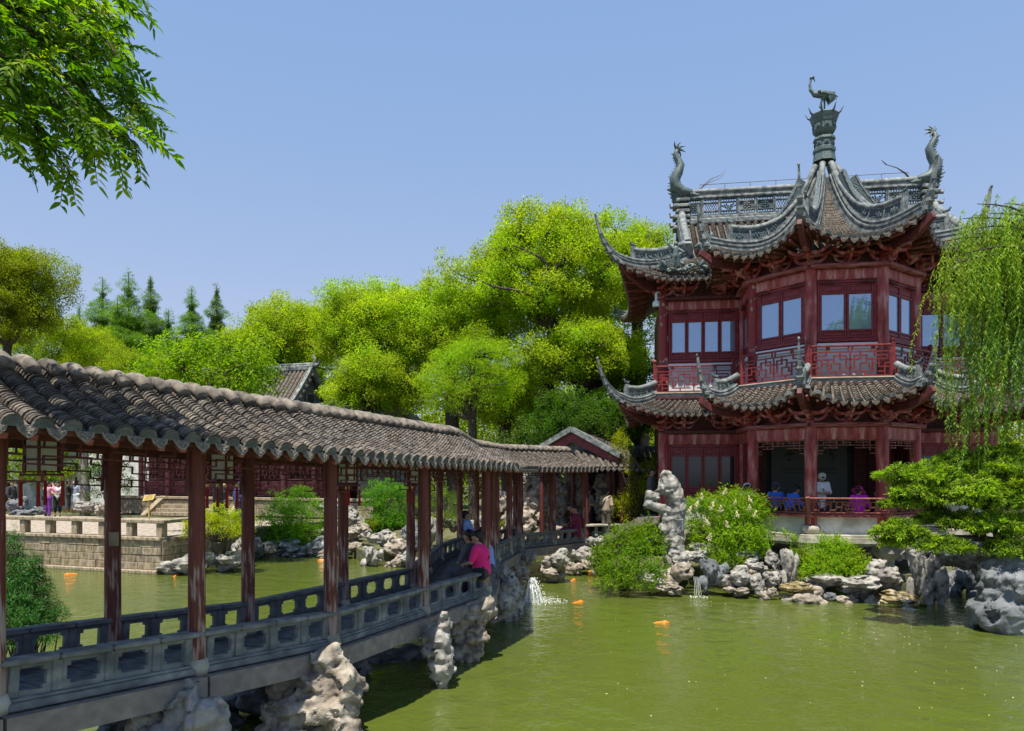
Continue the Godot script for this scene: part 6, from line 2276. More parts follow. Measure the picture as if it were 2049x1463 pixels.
func build_flowers(b: Vector3) -> void:
	var r := RandomNumberGenerator.new()
	r.seed = 88
	var spots := [[1450, 985, 20.0], [1500, 1018, 19.8], [1395, 1010, 19.9], [1425, 1012, 19.7], [1415, 1045, 19.6], [1442, 1020, 19.7], [1475, 1030, 19.6], [1500, 1000, 20.0], [1420, 1075, 19.4], [1510, 1030, 19.7], [1380, 1020, 20.0], [1470, 1008, 19.9], [1455, 1050, 19.3], [1405, 995, 20.1]]
	var o := thing("flower_sprays", "cream flower sprays standing out of the large bright shrub", "flowers", b)
	for s in spots:
		var p := at(s[0], s[1], s[2]) - b
		var mb := MB.new()
		var axis := Vector3(r.randf_range(-0.5, 0.5), 1, r.randf_range(-0.3, 0.5)).normalized()
		for i in 46:
			var h := r.randf()
			var q := p + axis * (0.2 * h - 0.08) + Vector3(r.randfn(), r.randfn() * 0.6, r.randfn()) * 0.035 * (1.15 - h)
			mb.bbox(q, Vector3.ONE * r.randf_range(0.012, 0.022), 0.003, Basis(Vector3(r.randf(), r.randf(), 0.3).normalized(), r.randf() * 3.0))
		part(o, "flower_spray", mb, M.cream)


# ---------------------------------------------------------------- water, banks, rocks, terrace and halls
func build_ground() -> void:
	var w := MB.new()
	w.q(Vector3(-400, 0, 60), Vector3(400, 0, 60), Vector3(400, 0, -500), Vector3(-400, 0, -500))
	tag(part(self, "pond_water", w, M.water), "murky green pond water with soft ripples", "water", "", "structure")
	var shore := [Vector2(-11.1, 23.2), Vector2(-9.9, 24.0), Vector2(-9.7, 27.6), Vector2(-8.6, 28.6), Vector2(-6.4, 28.4), Vector2(-5.4, 25.6), Vector2(-4.0, 25.4), Vector2(-2.6, 24.8), Vector2(-1.2, 25.2), Vector2(0.4, 26.2), Vector2(2.0, 26.0), Vector2(2.6, 24.4), Vector2(3.0, 21.6), Vector2(4.4, 20.6), Vector2(6.2, 20.9), Vector2(7.6, 20.0), Vector2(9.5, 19.7), Vector2(11.2, 19.4), Vector2(12.4, 19.2), Vector2(12.6, 17.6), Vector2(10.6, 15.6), Vector2(10.4, 14.2), Vector2(11.5, 13.2), Vector2(16, 12.5), Vector2(400, 12), Vector2(400, 480), Vector2(-400, 480), Vector2(-400, 60), Vector2(-12.5, 26.5)]
	var poly := PackedVector2Array()
	for p in shore: poly.append(Vector2(p.x, -p.y))
	var g := MB.new()
	g.prism(poly, -0.42, 0.8, Transform3D(Basis(Vector3.RIGHT, Vector3.BACK, Vector3.DOWN), Vector3()))
	tag(part(self, "ground", g, M.soil), "earth and low planting behind the pond's rocky edge", "ground", "", "structure")

var rock_meshes := []

func rock_variants() -> void:
	var r := RandomNumberGenerator.new()
	r.seed = 42
	for i in 9:
		var bones := []
		for k in 4 + i % 3:
			var a := Vector3(r.randf_range(-0.3, 0.3), r.randf_range(-0.3, 0.3), r.randf_range(-0.25, 0.25))
			bones.append([a, a + Vector3(r.randf_range(-0.2, 0.2), r.randf_range(-0.2, 0.2), r.randf_range(-0.15, 0.15)), r.randf_range(0.14, 0.27), r.randf_range(0.12, 0.22)])
		if i % 3 == 0: bones.append([Vector3(0.1, 0.1, 0.42), Vector3(-0.12, 0.2, 0.3), 0.12, 0.09, true])
		var mb := blob(bones, 0.04, 0.06, 0.05, 2.3, Vector3(i * 7.0, 0, 0), 0.022)
		var lo := Vector3(9, 9, 9)
		var hi := -lo
		for p in mb.v:
			lo = lo.min(p)
			hi = hi.max(p)
		var c := (lo + hi) * 0.5
		var s := hi - lo
		for k in mb.v.size():
			mb.v[k] = (mb.v[k] - c) / s
			mb.n[k] = (mb.n[k] * s).normalized()
		rock_meshes.append(craggy(mb).mesh())

func rock(x: float, y: float, w: float, h: float, d: float, variant: int, mat: Material, label: String, group := "", deep := 1.0) -> MeshInstance3D:
	# centre and size as seen, distance d
	var k := d / FOC
	var o := part(self, "rock", rock_meshes[variant % 9], mat, Transform3D(Basis(Vector3.UP, rng.randf_range(-0.5, 0.5) + (PI if variant > 8 else 0.0)).scaled_local(Vector3(w * k * 1.12, h * k * 1.12, w * k * deep)), at(x, y, d)))
	tag(o, label, "rock", group)
	return o

func rock_row(list: Array, label: String, group: String) -> void:
	for e in list:
		rock(e[0], e[1], e[2], e[3], e[4], e[5], [M.rock, M.rock_warm, M.rock_blue, M.rock_moss][e[6]], label, group, e[7] if e.size() > 7 else 1.0)

func rock_list(list: Array, group: String) -> void:
	for l in list: rock_row([l[0]], l[1], group)

func build_rocks() -> void:
	rock_variants()
	# rocks that carry the corridor
	var b := blob([[Vector3(-0.15, 0.15, 0.1), Vector3(0.25, 0.2, 0), 0.28, 0.24], [Vector3(0.05, 0.5, 0.05), Vector3(0.28, 0.62, 0.05), 0.22, 0.2], [Vector3(-0.2, 0.55, 0.05), Vector3(-0.22, 0.75, 0), 0.17, 0.13], [Vector3(0.12, 0.8, 0.0), Vector3(0.16, 0.92, 0), 0.16, 0.1], [Vector3(0.36, 0.75, 0.05), Vector3(0.4, 0.62, 0.0), 0.15, 0.13], [Vector3(-0.1, -0.1, 0), Vector3(0.2, -0.1, 0), 0.3, 0.28]], 0.03, 0.05, 0.045, 2.6, Vector3(3, 1, 0), 0.02)
	tag(part(self, "bridge_rock", craggy(b), M.rock, Transform3D(Basis(), Vector3(-3.38, 0.05, -7.15))), "pale craggy rock under the corridor's second column from the left", "rock", "rocks that carry the corridor")
	b = blob([[Vector3(-0.45, 0.05, 0.25), Vector3(-0.2, 0.1, 0.2), 0.22, 0.2], [Vector3(-0.35, 0.42, 0.12), Vector3(0.05, 0.5, 0.12), 0.19, 0.2], [Vector3(-0.42, 0.72, 0.0), Vector3(-0.36, 0.8, 0), 0.14, 0.1], [Vector3(0.1, 0.75, 0.0), Vector3(0.3, 0.85, 0), 0.24, 0.2], [Vector3(0.18, 1.08, 0), Vector3(0.28, 1.14, 0), 0.16, 0.12], [Vector3(0.42, 0.9, 0.05), Vector3(0.46, 0.7, 0.05), 0.15, 0.17], [Vector3(0.3, 0.45, 0.05), Vector3(0.2, 0.2, 0.0), 0.22, 0.18], [Vector3(0.42, 0.25, 0.12), Vector3(0.5, 0.12, 0.12), 0.16, 0.15], [Vector3(0.0, 0.0, 0.0), Vector3(0.3, -0.1, 0), 0.25, 0.22], [Vector3(-0.1, 0.3, -0.2), Vector3(0.2, 0.5, -0.2), 0.3, 0.3]], 0.03, 0.045, 0.045, 2.5, Vector3(9, 4, 1), 0.02)
	tag(part(self, "bridge_rock", craggy(b), M.rock_warm, Transform3D(Basis(), Vector3(-2.38, 0.0, -8.6)).scaled_local(Vector3(0.95, 0.88, 0.95))), "largest jagged rock under the corridor, stacked up to the third column's base", "rock", "rocks that carry the corridor")
	b = blob([[Vector3(0, 0.72, 0), Vector3(0.08, 0.92, 0), 0.16, 0.11], [Vector3(0, 0.6, 0), Vector3(0.1, 0.2, 0.05), 0.2, 0.13], [Vector3(0.1, 0.3, 0.05), Vector3(0.03, -0.1, 0), 0.14, 0.08], [Vector3(-0.14, 0.7, 0.0), Vector3(-0.18, 0.45, 0.05), 0.1, 0.06], [Vector3(-0.1, 0.5, 0.1), Vector3(-0.03, 0.12, 0.1), 0.09, 0.08], [Vector3(-0.1, 0.42, 0.16), Vector3(-0.12, 0.5, 0.0), 0.05, 0.05, true]], 0.026, 0.045, 0.032, 3.2, Vector3(1, 8, 3), 0.016)
	tag(part(self, "bridge_rock", craggy(b), M.rock, Transform3D(Basis(), Vector3(-1.1, 0.06, -10.75))), "slender hanging rock under the corridor between the third and fourth columns", "rock", "rocks that carry the corridor")
	b = blob([[Vector3(-0.2, 0.6, 0), Vector3(0.12, 0.75, 0), 0.22, 0.18], [Vector3(-0.1, 0.3, 0), Vector3(0.1, 0.4, 0.05), 0.2, 0.16], [Vector3(-0.2, 0.05, 0), Vector3(0.0, 0.1, 0), 0.22, 0.18], [Vector3(0.25, 0.9, 0), Vector3(0.3, 0.8, 0), 0.14, 0.12]], 0.03, 0.045, 0.04, 3.0, Vector3(21, 8, 3), 0.02)
	tag(part(self, "bridge_rock", craggy(b), M.rock_warm, Transform3D(Basis(), Vector3(-0.68, 0.05, -12.3))), "craggy rock under the corridor just before the seated woman in pink", "rock", "rocks that carry the corridor")
	b = blob([[Vector3(0, 0.85, 0), Vector3(0.15, 0.65, 0), 0.3, 0.32], [Vector3(-0.1, 1.12, 0), Vector3(0.05, 1.1, 0), 0.16, 0.14], [Vector3(0.05, 0.4, 0), Vector3(0.15, 0.3, 0), 0.3, 0.28], [Vector3(-0.2, 0.1, 0), Vector3(0.1, 0.05, 0), 0.25, 0.2]], 0.033, 0.05, 0.05, 2.8, Vector3(31, 8, 3), 0.02)
	tag(part(self, "bridge_rock", craggy(b), M.rock, Transform3D(Basis(), Vector3(-0.1, -0.05, -15.6)).scaled_local(Vector3(0.72, 0.92, 0.8))), "tall stacked rock beside the corridor, just left of the water spout", "rock", "rocks that carry the corridor")
	rock_list([[[1000, 1215, 60, 60, 14.4, 3, 0], "white rock against the slab just right of the seated woman in pink"], [[1055, 1120, 34, 36, 20.6, 4, 0], "rock hanging under the corridor's slab at its third bend"], [[1043, 1105, 26, 14, 21.0, 1, 0], "small flat rock touching the slab at the third bend"], [[1112, 1118, 52, 36, 20.9, 2, 0], "jutting rock on top of the pier in the middle of the far corridor arch"], [[1105, 1148, 50, 40, 20.9, 6, 1], "broad lower rock of the pier in the far corridor arch"], [[1190, 1090, 34, 34, 22.6, 5, 0], "rock under the corridor's end beside the stone ramp"], [[1165, 1115, 44, 40, 22.6, 7, 0], "pale rock left of the ramp's foot"], [[1150, 1140, 36, 30, 22.4, 1, 1], "low warm-grey rock at the waterline of the far arch's right side"], [[1185, 1130, 40, 40, 22.3, 0, 1], "grey rock by the green shrub under the corridor's end"], [[1040, 1145, 40, 34, 20.4, 8, 1], "rounded rock at the far arch's left side"]], "rocks under the corridor's far end")
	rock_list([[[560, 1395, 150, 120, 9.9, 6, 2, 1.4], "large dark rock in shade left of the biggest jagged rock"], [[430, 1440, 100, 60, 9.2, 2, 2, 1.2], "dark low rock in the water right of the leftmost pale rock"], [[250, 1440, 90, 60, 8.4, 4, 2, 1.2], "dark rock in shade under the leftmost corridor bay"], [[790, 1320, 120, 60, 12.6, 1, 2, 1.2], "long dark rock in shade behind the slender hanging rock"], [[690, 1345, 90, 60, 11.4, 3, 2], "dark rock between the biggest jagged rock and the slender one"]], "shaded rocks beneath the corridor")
	rock_list([[[35, 1470, 90, 26, 7.2, 1, 0], "pale rock top cut by the picture's bottom left corner"], [[110, 1462, 44, 22, 7.3, 4, 0], "small pale rock top right of the corner one at bottom left"]], "rocks at the bottom left")
	# bank below the pavilion, left to right
	var named := [
		[1350, 1150, 64, 50, 18.9, 3, 1, "rounded rock at the water under the upright rock"], [1362, 1118, 46, 34, 19.2, 1, 0, "flat rock at the foot of the upright inscribed rock"],
		[1300, 1160, 50, 38, 18.7, 6, 0, "grey rock half covered by the rounded green shrub"], [1335, 1175, 52, 28, 18.6, 0, 1, "low rock at the waterline below the upright rock"],
		[1425, 1152, 56, 62, 18.8, 4, 2, "dark ridged rock right of the little waterfall"], [1385, 1115, 40, 22, 19.6, 7, 0, "flat grey rock spanning above the little waterfall"],
		[1472, 1155, 64, 40, 18.6, 2, 0, "smooth pale boulder with a flat face at the pond's edge"], [1472, 1184, 48, 20, 18.4, 5, 1, "small rock under the smooth pale boulder"],
		[1516, 1172, 28, 46, 18.3, 8, 0, "narrow upright rock next to the smooth pale boulder"], [1543, 1160, 38, 34, 18.5, 1, 0, "white rock in the bank, between the boulder and the shrub"],
		[1537, 1190, 32, 28, 18.1, 3, 1, "small round rock at the water below the white rock"], [1515, 1135, 42, 32, 19.0, 6, 0, "sloping rock beside the stone pier"],
		[1545, 1122, 26, 40, 19.2, 0, 0, "grey rock leaning on the left stone pier"], [1577, 1142, 36, 80, 18.6, 4, 0, "tall upright rock left of the low spreading shrub"],
		[1605, 1200, 86, 46, 17.9, 2, 1, "broad wet rock streaked with orange moss"], [1590, 1178, 62, 26, 18.1, 7, 3, "mossy rock above the broad wet one"],
		[1690, 1168, 120, 40, 18.2, 5, 0, "long pale ledge of rock under the low shrub"], [1692, 1206, 46, 30, 17.8, 1, 1, "square rock at the water under the long ledge"],
		[1655, 1198, 34, 26, 18.0, 3, 2, "dark rock in the gap beside the broad wet one"], [1743, 1207, 32, 30, 17.7, 8, 0, "small round rock at the water near the mossy spring"],
		[1775, 1155, 68, 64, 18.0, 6, 0, "pale block of rock above the mossy spring"], [1795, 1200, 84, 36, 17.6, 0, 3, "dark mossy rock with a trickling spring"],
		[1840, 1156, 48, 112, 17.6, 4, 0, "left one of the two upright rocks by the dark cave"], [1872, 1170, 50, 104, 17.4, 2, 0, "right one of the two upright rocks by the dark cave"],
		[1838, 1104, 74, 42, 17.9, 1, 0, "white eroded rock capping the upright pair"], [1870, 1120, 44, 40, 17.8, 3, 0, "rock topping the left side of the cave arch"],
		[1910, 1114, 80, 50, 17.7, 7, 0, "rock forming the arch over the dark cave"], [1960, 1120, 76, 76, 17.4, 5, 0, "rock forming the right shoulder of the cave arch"],
		[1930, 1092, 60, 26, 18.0, 8, 0, "pale rock under the evergreen, above the cave"], [1990, 1110, 60, 40, 16.6, 6, 0, "pale rock showing between the evergreen's lower branches"],
	]
	for e in named: rock(e[0], e[1], e[2], e[3], e[4], e[5], [M.rock, M.rock_warm, M.rock_blue, M.rock_moss][e[6]], e[7], "limestone rocks of the bank below the pavilion")
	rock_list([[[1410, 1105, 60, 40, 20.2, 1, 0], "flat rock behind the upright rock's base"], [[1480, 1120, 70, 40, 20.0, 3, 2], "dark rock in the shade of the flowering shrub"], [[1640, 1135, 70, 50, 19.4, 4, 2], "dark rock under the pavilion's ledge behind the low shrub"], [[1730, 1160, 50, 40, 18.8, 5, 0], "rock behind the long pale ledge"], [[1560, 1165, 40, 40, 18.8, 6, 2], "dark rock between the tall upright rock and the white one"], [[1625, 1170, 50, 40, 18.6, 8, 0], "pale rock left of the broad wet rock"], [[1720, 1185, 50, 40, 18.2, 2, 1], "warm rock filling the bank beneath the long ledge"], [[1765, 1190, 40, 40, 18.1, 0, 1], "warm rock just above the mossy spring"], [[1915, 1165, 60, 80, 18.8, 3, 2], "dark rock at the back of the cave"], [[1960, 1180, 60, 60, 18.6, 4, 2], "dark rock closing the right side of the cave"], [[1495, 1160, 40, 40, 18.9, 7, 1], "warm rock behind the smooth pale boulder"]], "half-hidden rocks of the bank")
	b = blob([[Vector3(0, 0.0, 0), Vector3(0.4, 0.1, -0.2), 0.62, 0.6], [Vector3(0.1, 0.55, 0), Vector3(0.5, 0.6, -0.2), 0.55, 0.5], [Vector3(0.0, 0.85, -0.1), Vector3(0.5, 0.9, -0.2), 0.35, 0.4], [Vector3(0.1, -0.45, 0.2), Vector3(0.7, -0.45, 0.2), 0.42, 0.42], [Vector3(-0.3, 0.5, 0), Vector3(-0.28, 0.2, 0), 0.16, 0.14]], 0.045, 0.09, 0.08, 1.7, Vector3(5, 17, 3), 0.025)
	tag(part(self, "boulder", craggy(b), M.rock_blue, Transform3D(Basis().scaled(Vector3(0.95, 0.92, 0.9)), Vector3(10.0, 0.32, -14.6))), "big blue-grey boulder standing in the water at the right edge", "rock")
	# the upright inscribed rock
	var sr := blob([[Vector3(0.05, 2.5, 0), Vector3(0.12, 2.2, 0), 0.16, 0.27], [Vector3(0.12, 2.25, 0), Vector3(0.33, 1.85, 0), 0.27, 0.22], [Vector3(0.33, 1.95, 0), Vector3(0.36, 1.5, 0), 0.19, 0.22], [Vector3(0.02, 2.1, 0.0), Vector3(-0.18, 1.95, 0), 0.14, 0.1], [Vector3(-0.18, 1.95, 0), Vector3(-0.42, 1.85, 0), 0.09, 0.12], [Vector3(-0.42, 1.98, 0), Vector3(-0.44, 1.72, 0), 0.1, 0.13], [Vector3(-0.44, 1.68, 0), Vector3(-0.15, 1.58, 0), 0.14, 0.13], [Vector3(-0.15, 1.58, 0.02), Vector3(0.2, 1.5, 0), 0.12, 0.18], [Vector3(0.1, 1.5, 0), Vector3(0.05, 0.95, 0), 0.17, 0.17], [Vector3(0.34, 1.5, 0), Vector3(0.34, 0.9, 0), 0.22, 0.2], [Vector3(0.05, 1.0, 0), Vector3(0.12, 0.5, 0), 0.2, 0.18], [Vector3(0.34, 0.95, 0), Vector3(0.32, 0.3, 0), 0.21, 0.22], [Vector3(0.15, 0.5, 0), Vector3(0.25, 0.0, 0), 0.2, 0.28], [Vector3(-0.05, 1.8, -0.35), Vector3(-0.05, 1.8, 0.35), 0.135, 0.135, true], [Vector3(0.19, 1.45, 0.25), Vector3(0.2, 0.9, 0.22), 0.05, 0.05, true]], 0.026, 0.035, 0.02, 2.2, Vector3(50, 2, 1), 0.009)
	var sp := at(1330, 1120, 20.0)
	var so := thing("scholar_rock", "tall upright grey rock pierced by a hole and carved with two seal characters", "rock", Vector3(sp.x, 0.62, sp.z))
	part(so, "rock", craggy(sr), M.rock)
	var pl := MB.new()
	pl.bbox(Vector3(0.36, 1.12, 0.19), Vector3(0.26, 0.36, 0.06), 0.025)
	var pm := part(so, "inscription_panel", pl, M.rock_blue)
	var ch := MB.new()
	for c in [[0.36, 1.2], [0.36, 1.04]]:
		for k in 4: ch.box(Vector3(c[0], c[1] - 0.05 + 0.034 * k, 0.2215), Vector3(0.13 - 0.03 * (k % 2), 0.011, 0.008))
		for k in 3: ch.box(Vector3(c[0] - 0.05 + 0.05 * k, c[1], 0.2225), Vector3(0.011, 0.11 - 0.03 * (k % 2), 0.006))
	part(pm, "carved_characters", ch, M.slate_dark)
	# far bank seen between the corridor's columns
	var far := [
		[365, 1128, 90, 40, 22.7, 2, 0, "long pale flat rock at the terrace corner, left part"], [440, 1125, 90, 42, 23.2, 5, 0, "pale flat rock carrying the plant pot"], [485, 1100, 50, 50, 24.5, 3, 0, "rounded rock right of the plant pot"],
		[545, 1110, 60, 26, 27.6, 1, 2, "low dark rock under the tall cascading shrub"], [585, 1112, 60, 18, 27.4, 4, 2, "flat rock at the water below the cascading shrub"], [640, 1108, 40, 14, 27.2, 0, 2, "thin rock at the waterline right of the cascading shrub"],
		[650, 1018, 30, 34, 29.5, 7, 0, "white peaked rock left of the corridor's third near column"], [690, 1015, 44, 44, 29.0, 8, 0, "eroded white rock between two columns, upper row"], [705, 1040, 46, 50, 28.6, 6, 0, "large pale boulder between two columns"],
		[655, 1065, 60, 44, 28.4, 2, 1, "warm grey boulder left of the large pale one"], [690, 1075, 60, 46, 27.8, 5, 1, "grey boulder below the large pale one"], [655, 1095, 50, 34, 27.6, 3, 0, "grey rock just above the water between two columns"],
		[700, 1097, 44, 26, 26.8, 1, 1, "low pale rock at the water in front of the boulders"], [745, 1118, 46, 46, 24.6, 4, 0, "jagged pale rock standing in the water"], [765, 1080, 56, 38, 25.6, 7, 0, "sloping grey rock behind the jagged one"],
		[795, 1098, 50, 50, 25.0, 0, 1, "rounded grey rock beside the far balustrade"], [790, 1128, 40, 30, 24.4, 2, 1, "small brown rock at the water beside the far balustrade"], [825, 1075, 44, 64, 25.4, 8, 2, "upright blue-grey rock near the fourth near column"],
		[855, 1065, 50, 60, 25.6, 3, 0, "pale rock behind the fourth near column"], [820, 1120, 36, 30, 24.2, 6, 0, "pale rock touching the far balustrade's foot"], [905, 1050, 40, 30, 27.0, 5, 0, "rock beneath the small pine, left"], [935, 1060, 40, 40, 26.6, 1, 0, "rock beneath the small pine, right"], [925, 1035, 36, 24, 27.6, 4, 2, "dark rock behind the small pine"],
		[725, 1060, 36, 30, 27.2, 0, 1, "brownish rock behind the grass tuft"], [965, 1045, 50, 44, 27.0, 2, 0, "grey rock at the left foot of the tall rockery"],
	]
	rock_list([[[505, 1098, 60, 50, 26.5, 3, 2], "dark rock right of the potted shrub's rock"], [[530, 1104, 60, 40, 27.4, 7, 1], "warm low rock left of the cascading shrub's foot"], [[575, 1100, 70, 44, 27.6, 5, 2], "dark rock in the middle under the cascading shrub"], [[625, 1098, 60, 44, 27.4, 2, 2], "dark rock at the right foot of the cascading shrub"], [[655, 1112, 40, 26, 27.0, 8, 1], "small warm rock at the water right of the cascading shrub"]], "dark rocks at the foot of the cascading shrub")
	for e in far: rock(e[0], e[1], e[2], e[3], e[4], e[5], [M.rock, M.rock_warm, M.rock_blue, M.rock_moss][e[6]], e[7], "rocks of the far bank")
	for e in [[1055, 1010, 62, 120, 27.6, 20, "tallest grey peak of the rockery behind the corridor"], [1005, 1035, 56, 80, 27.2, 21, "brown shaded shoulder of the rockery, left of its peak"], [1105, 1020, 60, 100, 27.8, 22, "deeply pitted part of the rockery right of its peak"], [1150, 1010, 50, 110, 28.4, 23, "dark hollow part of the rockery behind the maroon-clothed sitter"], [1215, 1000, 50, 80, 28.0, 24, "pale rockery lump right of the far columns"], [1035, 1065, 60, 50, 26.6, 25, "low front rock of the rockery"], [1240, 1005, 40, 70, 28.2, 26, "rightmost pale lump of the rockery"]]:
		var k: float = e[4] / FOC
		var hh: float = e[3] * k
		var ww: float = e[2] * k
		var rr := RandomNumberGenerator.new()
		rr.seed = e[5]
		var bones := []
		for i in 6:
			var y := hh * (i / 5.0 - 0.5) * 0.8
			bones.append([Vector3(rr.randf_range(-0.25, 0.25) * ww, y, 0), Vector3(rr.randf_range(-0.3, 0.3) * ww, y + hh * 0.12, rr.randf_range(-0.1, 0.1)), ww * rr.randf_range(0.26, 0.42), ww * rr.randf_range(0.2, 0.36)])
		for i in 4: bones.append([Vector3(rr.randf_range(-0.4, 0.4) * ww, rr.randf_range(-0.4, 0.4) * hh, ww * 0.5), Vector3(rr.randf_range(-0.3, 0.3) * ww, rr.randf_range(-0.4, 0.4) * hh, ww * 0.2), ww * 0.14, ww * 0.08, true])
		tag(part(self, "rockery_stone", craggy(blob(bones, 0.058, 0.1, 0.07, 2.0, Vector3(e[5], 3, 1), 0.03)), M.rock_warm, Transform3D(Basis(), at(e[0], e[1], e[4]))), e[6], "rock", "stones of the tall rockery")
	rock_list([[[30, 1010, 40, 30, 33, 2, 2], "blue-grey garden rock left of the woman in pink"], [[45, 1030, 50, 18, 32.6, 4, 2], "flat dark garden rock at the leftmost visitor's feet"], [[180, 1015, 50, 24, 33, 1, 0], "pale garden rock right of the flower bed"], [[205, 1018, 30, 24, 32.6, 3, 1], "small warm garden rock behind the flower bed's right end"], [[225, 1015, 26, 26, 33, 6, 0], "upright white garden rock next to the stone plinth"], [[232, 1024, 18, 12, 32.4, 8, 0], "tiny white rock at the plinth's left foot"], [[75, 1022, 30, 16, 33, 0, 2], "low garden rock behind the woman in white"]], "small garden rocks on the terrace")

func build_terrace() -> void:
	var e1 := Vector3(-0.949, 0, -0.314)      # along the front wall, leftwards
	var e2 := Vector3(0.314, 0, -0.949)       # away from the water
	var c := Vector3(-11.06, 0, -22.7)
	var bs := Basis(-e1, Vector3.UP, -e2)     # x to the right, z towards the pond
	var o := thing("terrace", "stone-block terrace with a low granite bench rail beside the pond", "terrace", c, 0.0)
	o.basis = bs
	var core := MB.new()
	core.box(Vector3(-19.0, 0.42, -10.2), Vector3(37.7, 1.24, 20.1))
	part(o, "core", core, M.soil)
	var r := RandomNumberGenerator.new()
	r.seed = 14
	for face in 2:
		var lmax := 13.0 if face == 0 else 4.0
		for row in 4:
			var y := 0.1 + 0.235 * row
			var x := 0.0 if row % 2 == 0 else -0.25
			while x < lmax:
				var l := r.randf_range(0.5, 0.95)
				var x0 := maxf(x, 0.0)
				var mb := MB.new()
				var g := r.randf_range(0.75, 1.15)
				mb.tint = Color(g * r.randf_range(0.97, 1.06), g, g * r.randf_range(0.86, 1.0))
				var z := r.randf_range(-0.01, 0.012)
				if face == 0: mb.bbox(Vector3(-(x0 + x + l) * 0.5, y + 0.115, -0.1 + z), Vector3(x + l - x0 - 0.012, 0.222, 0.24), 0.01)
				else: mb.bbox(Vector3(-0.1 + z, y + 0.115, -(x0 + x + l) * 0.5 - 0.03), Vector3(0.24, 0.222, x + l - x0 - 0.012), 0.01)
				part(o, "stone_block", mb, M.sand)
				x += l
	for i in 8:
		var mb := MB.new()
		mb.bbox(Vector3(-0.82 - 1.65 * i, 1.085, -0.12), Vector3(1.64, 0.1, 0.42), 0.015)
		part(o, "edge_stone", mb, M.sand)
		var ft := MB.new()
		ft.bbox(Vector3(-0.82 - 1.65 * i, 0.045, 0.06), Vector3(1.64, 0.1, 0.3), 0.015)
		part(o, "footing_stone", ft, M.sand)
	for i in 3:
		var mb := MB.new()
		mb.bbox(Vector3(-0.12, 1.085, -1.02 - 1.4 * i), Vector3(0.42, 0.1, 1.39), 0.015)
		part(o, "edge_stone", mb, M.sand)
	# bench rail
	for i in 9:
		var ps := MB.new()
		ps.bbox(Vector3(-0.14 - 1.17 * i - (0.0 if i == 0 else 0.05), 1.35, -0.16), Vector3(0.24, 0.43, 0.24), 0.015)
		part(o, "rail_post", ps, M.sand)
	for i in 3:
		var ps := MB.new()
		ps.bbox(Vector3(-0.16, 1.35, -1.4 - 1.2 * i), Vector3(0.24, 0.43, 0.24), 0.015)
		part(o, "rail_post", ps, M.sand)
	for i in 5:
		var cp := MB.new()
		cp.bbox(Vector3(-1.08 - 2.34 * i, 1.63, -0.16), Vector3(2.33, 0.12, 0.34), 0.018)
		part(o, "rail_coping", cp, M.sand)
	for i in 2:
		var cp := MB.new()
		cp.bbox(Vector3(-0.16, 1.63, -1.36 - 2.1 * i), Vector3(0.34, 0.12, 2.09), 0.018)
		part(o, "rail_coping", cp, M.sand)
	for i in 26:
		for j in 9:
			if (i + j) % 1 == 0:
				var pv := MB.new()
				pv.bbox(Vector3(-0.75 - 0.9 * i, 1.055, -0.75 - 0.9 * j), Vector3(0.88, 0.04, 0.88), 0.008)
				part(o, "paving_slab", pv, M.paving)
	# plinth, steps and red lattice hall
	var h := thing("lattice_hall", "red lattice-fronted hall with a grey gabled roof on a stone plinth", "hall", at(470, 1033, 34.6), 0.0)
	h.position.y = 1.08
	h.basis = bs
	var pl := MB.new()
	pl.box(Vector3(0, 0.42, -4.2), Vector3(15.0, 0.82, 8.0))
	part(h, "plinth_core", pl, M.sand)
	for i in 12:
		for row in 2:
			var mb := MB.new()
			mb.tint = Color.WHITE * r.randf_range(0.85, 1.1)
			mb.bbox(Vector3(-6.9 + 1.25 * i, 0.2 + 0.36 * row, -0.12), Vector3(1.24, 0.35, 0.2), 0.012)
			if i < 3 or i > 6 or true: part(h, "plinth_stone", mb, M.sand)
	for i in 9:
		var mb := MB.new()
		mb.bbox(Vector3(-6.6 + 1.66 * i, 0.85, -0.2), Vector3(1.65, 0.13, 0.5), 0.015)
		part(h, "plinth_edge", mb, M.sand)
	for i in 5:
		var st := MB.new()
		st.bbox(Vector3(-2.0, 0.085 + 0.17 * i, 0.75 - 0.32 * i - 0.16), Vector3(4.6, 0.17, 0.36 + 0.1), 0.012)
		part(h, "step", st, M.sand)
	for s in [-4.45, 0.45]:
		var ck := MB.new()
		ck.prism(PackedVector2Array([Vector2(-0.1, 0.93), Vector2(0.1, 0.93), Vector2(1.35, 0.06), Vector2(1.35, 0.0), Vector2(-0.1, 0.0)]), -0.16, 0.16, Transform3D(Basis(Vector3.BACK, Vector3.UP, Vector3.LEFT), Vector3(s, 0, -0.2)))
		part(h, "cheek_stone", ck, M.sand)
	for i in 8:
		var x := -6.6 + 1.75 * i
		var cm := CylinderMesh.new()
		cm.top_radius = 0.12
		cm.bottom_radius = 0.13
		cm.height = 3.2
		part(h, "column", cm, M.red_faded, Transform3D(Basis(), Vector3(x, 2.5, -0.85)))
		if i < 7:
			var fr := fret_rail(1.5, 0.7, 0.035)
			fr.box(Vector3(0, 0.36, -0.06), Vector3(1.5, 0.72, 0.03))
			part(h, "lattice_panel", fr, M.red_faded, Transform3D(Basis(), Vector3(x + 0.875, 0.95, -0.95)))
			var dr := fret_rail(1.5, 1.5, 0.035)
			part(h, "lattice_window", dr, M.red_faded, Transform3D(Basis(), Vector3(x + 0.875, 1.75, -0.95)))
			var ft := fret_rail(1.5, 0.45, 0.03)
			part(h, "transom", ft, M.red_faded, Transform3D(Basis(), Vector3(x + 0.875, 3.35, -0.95)))
	var wl := MB.new()
	wl.box(Vector3(-0.5, 2.5, -1.6), Vector3(12.6, 3.3, 0.1))
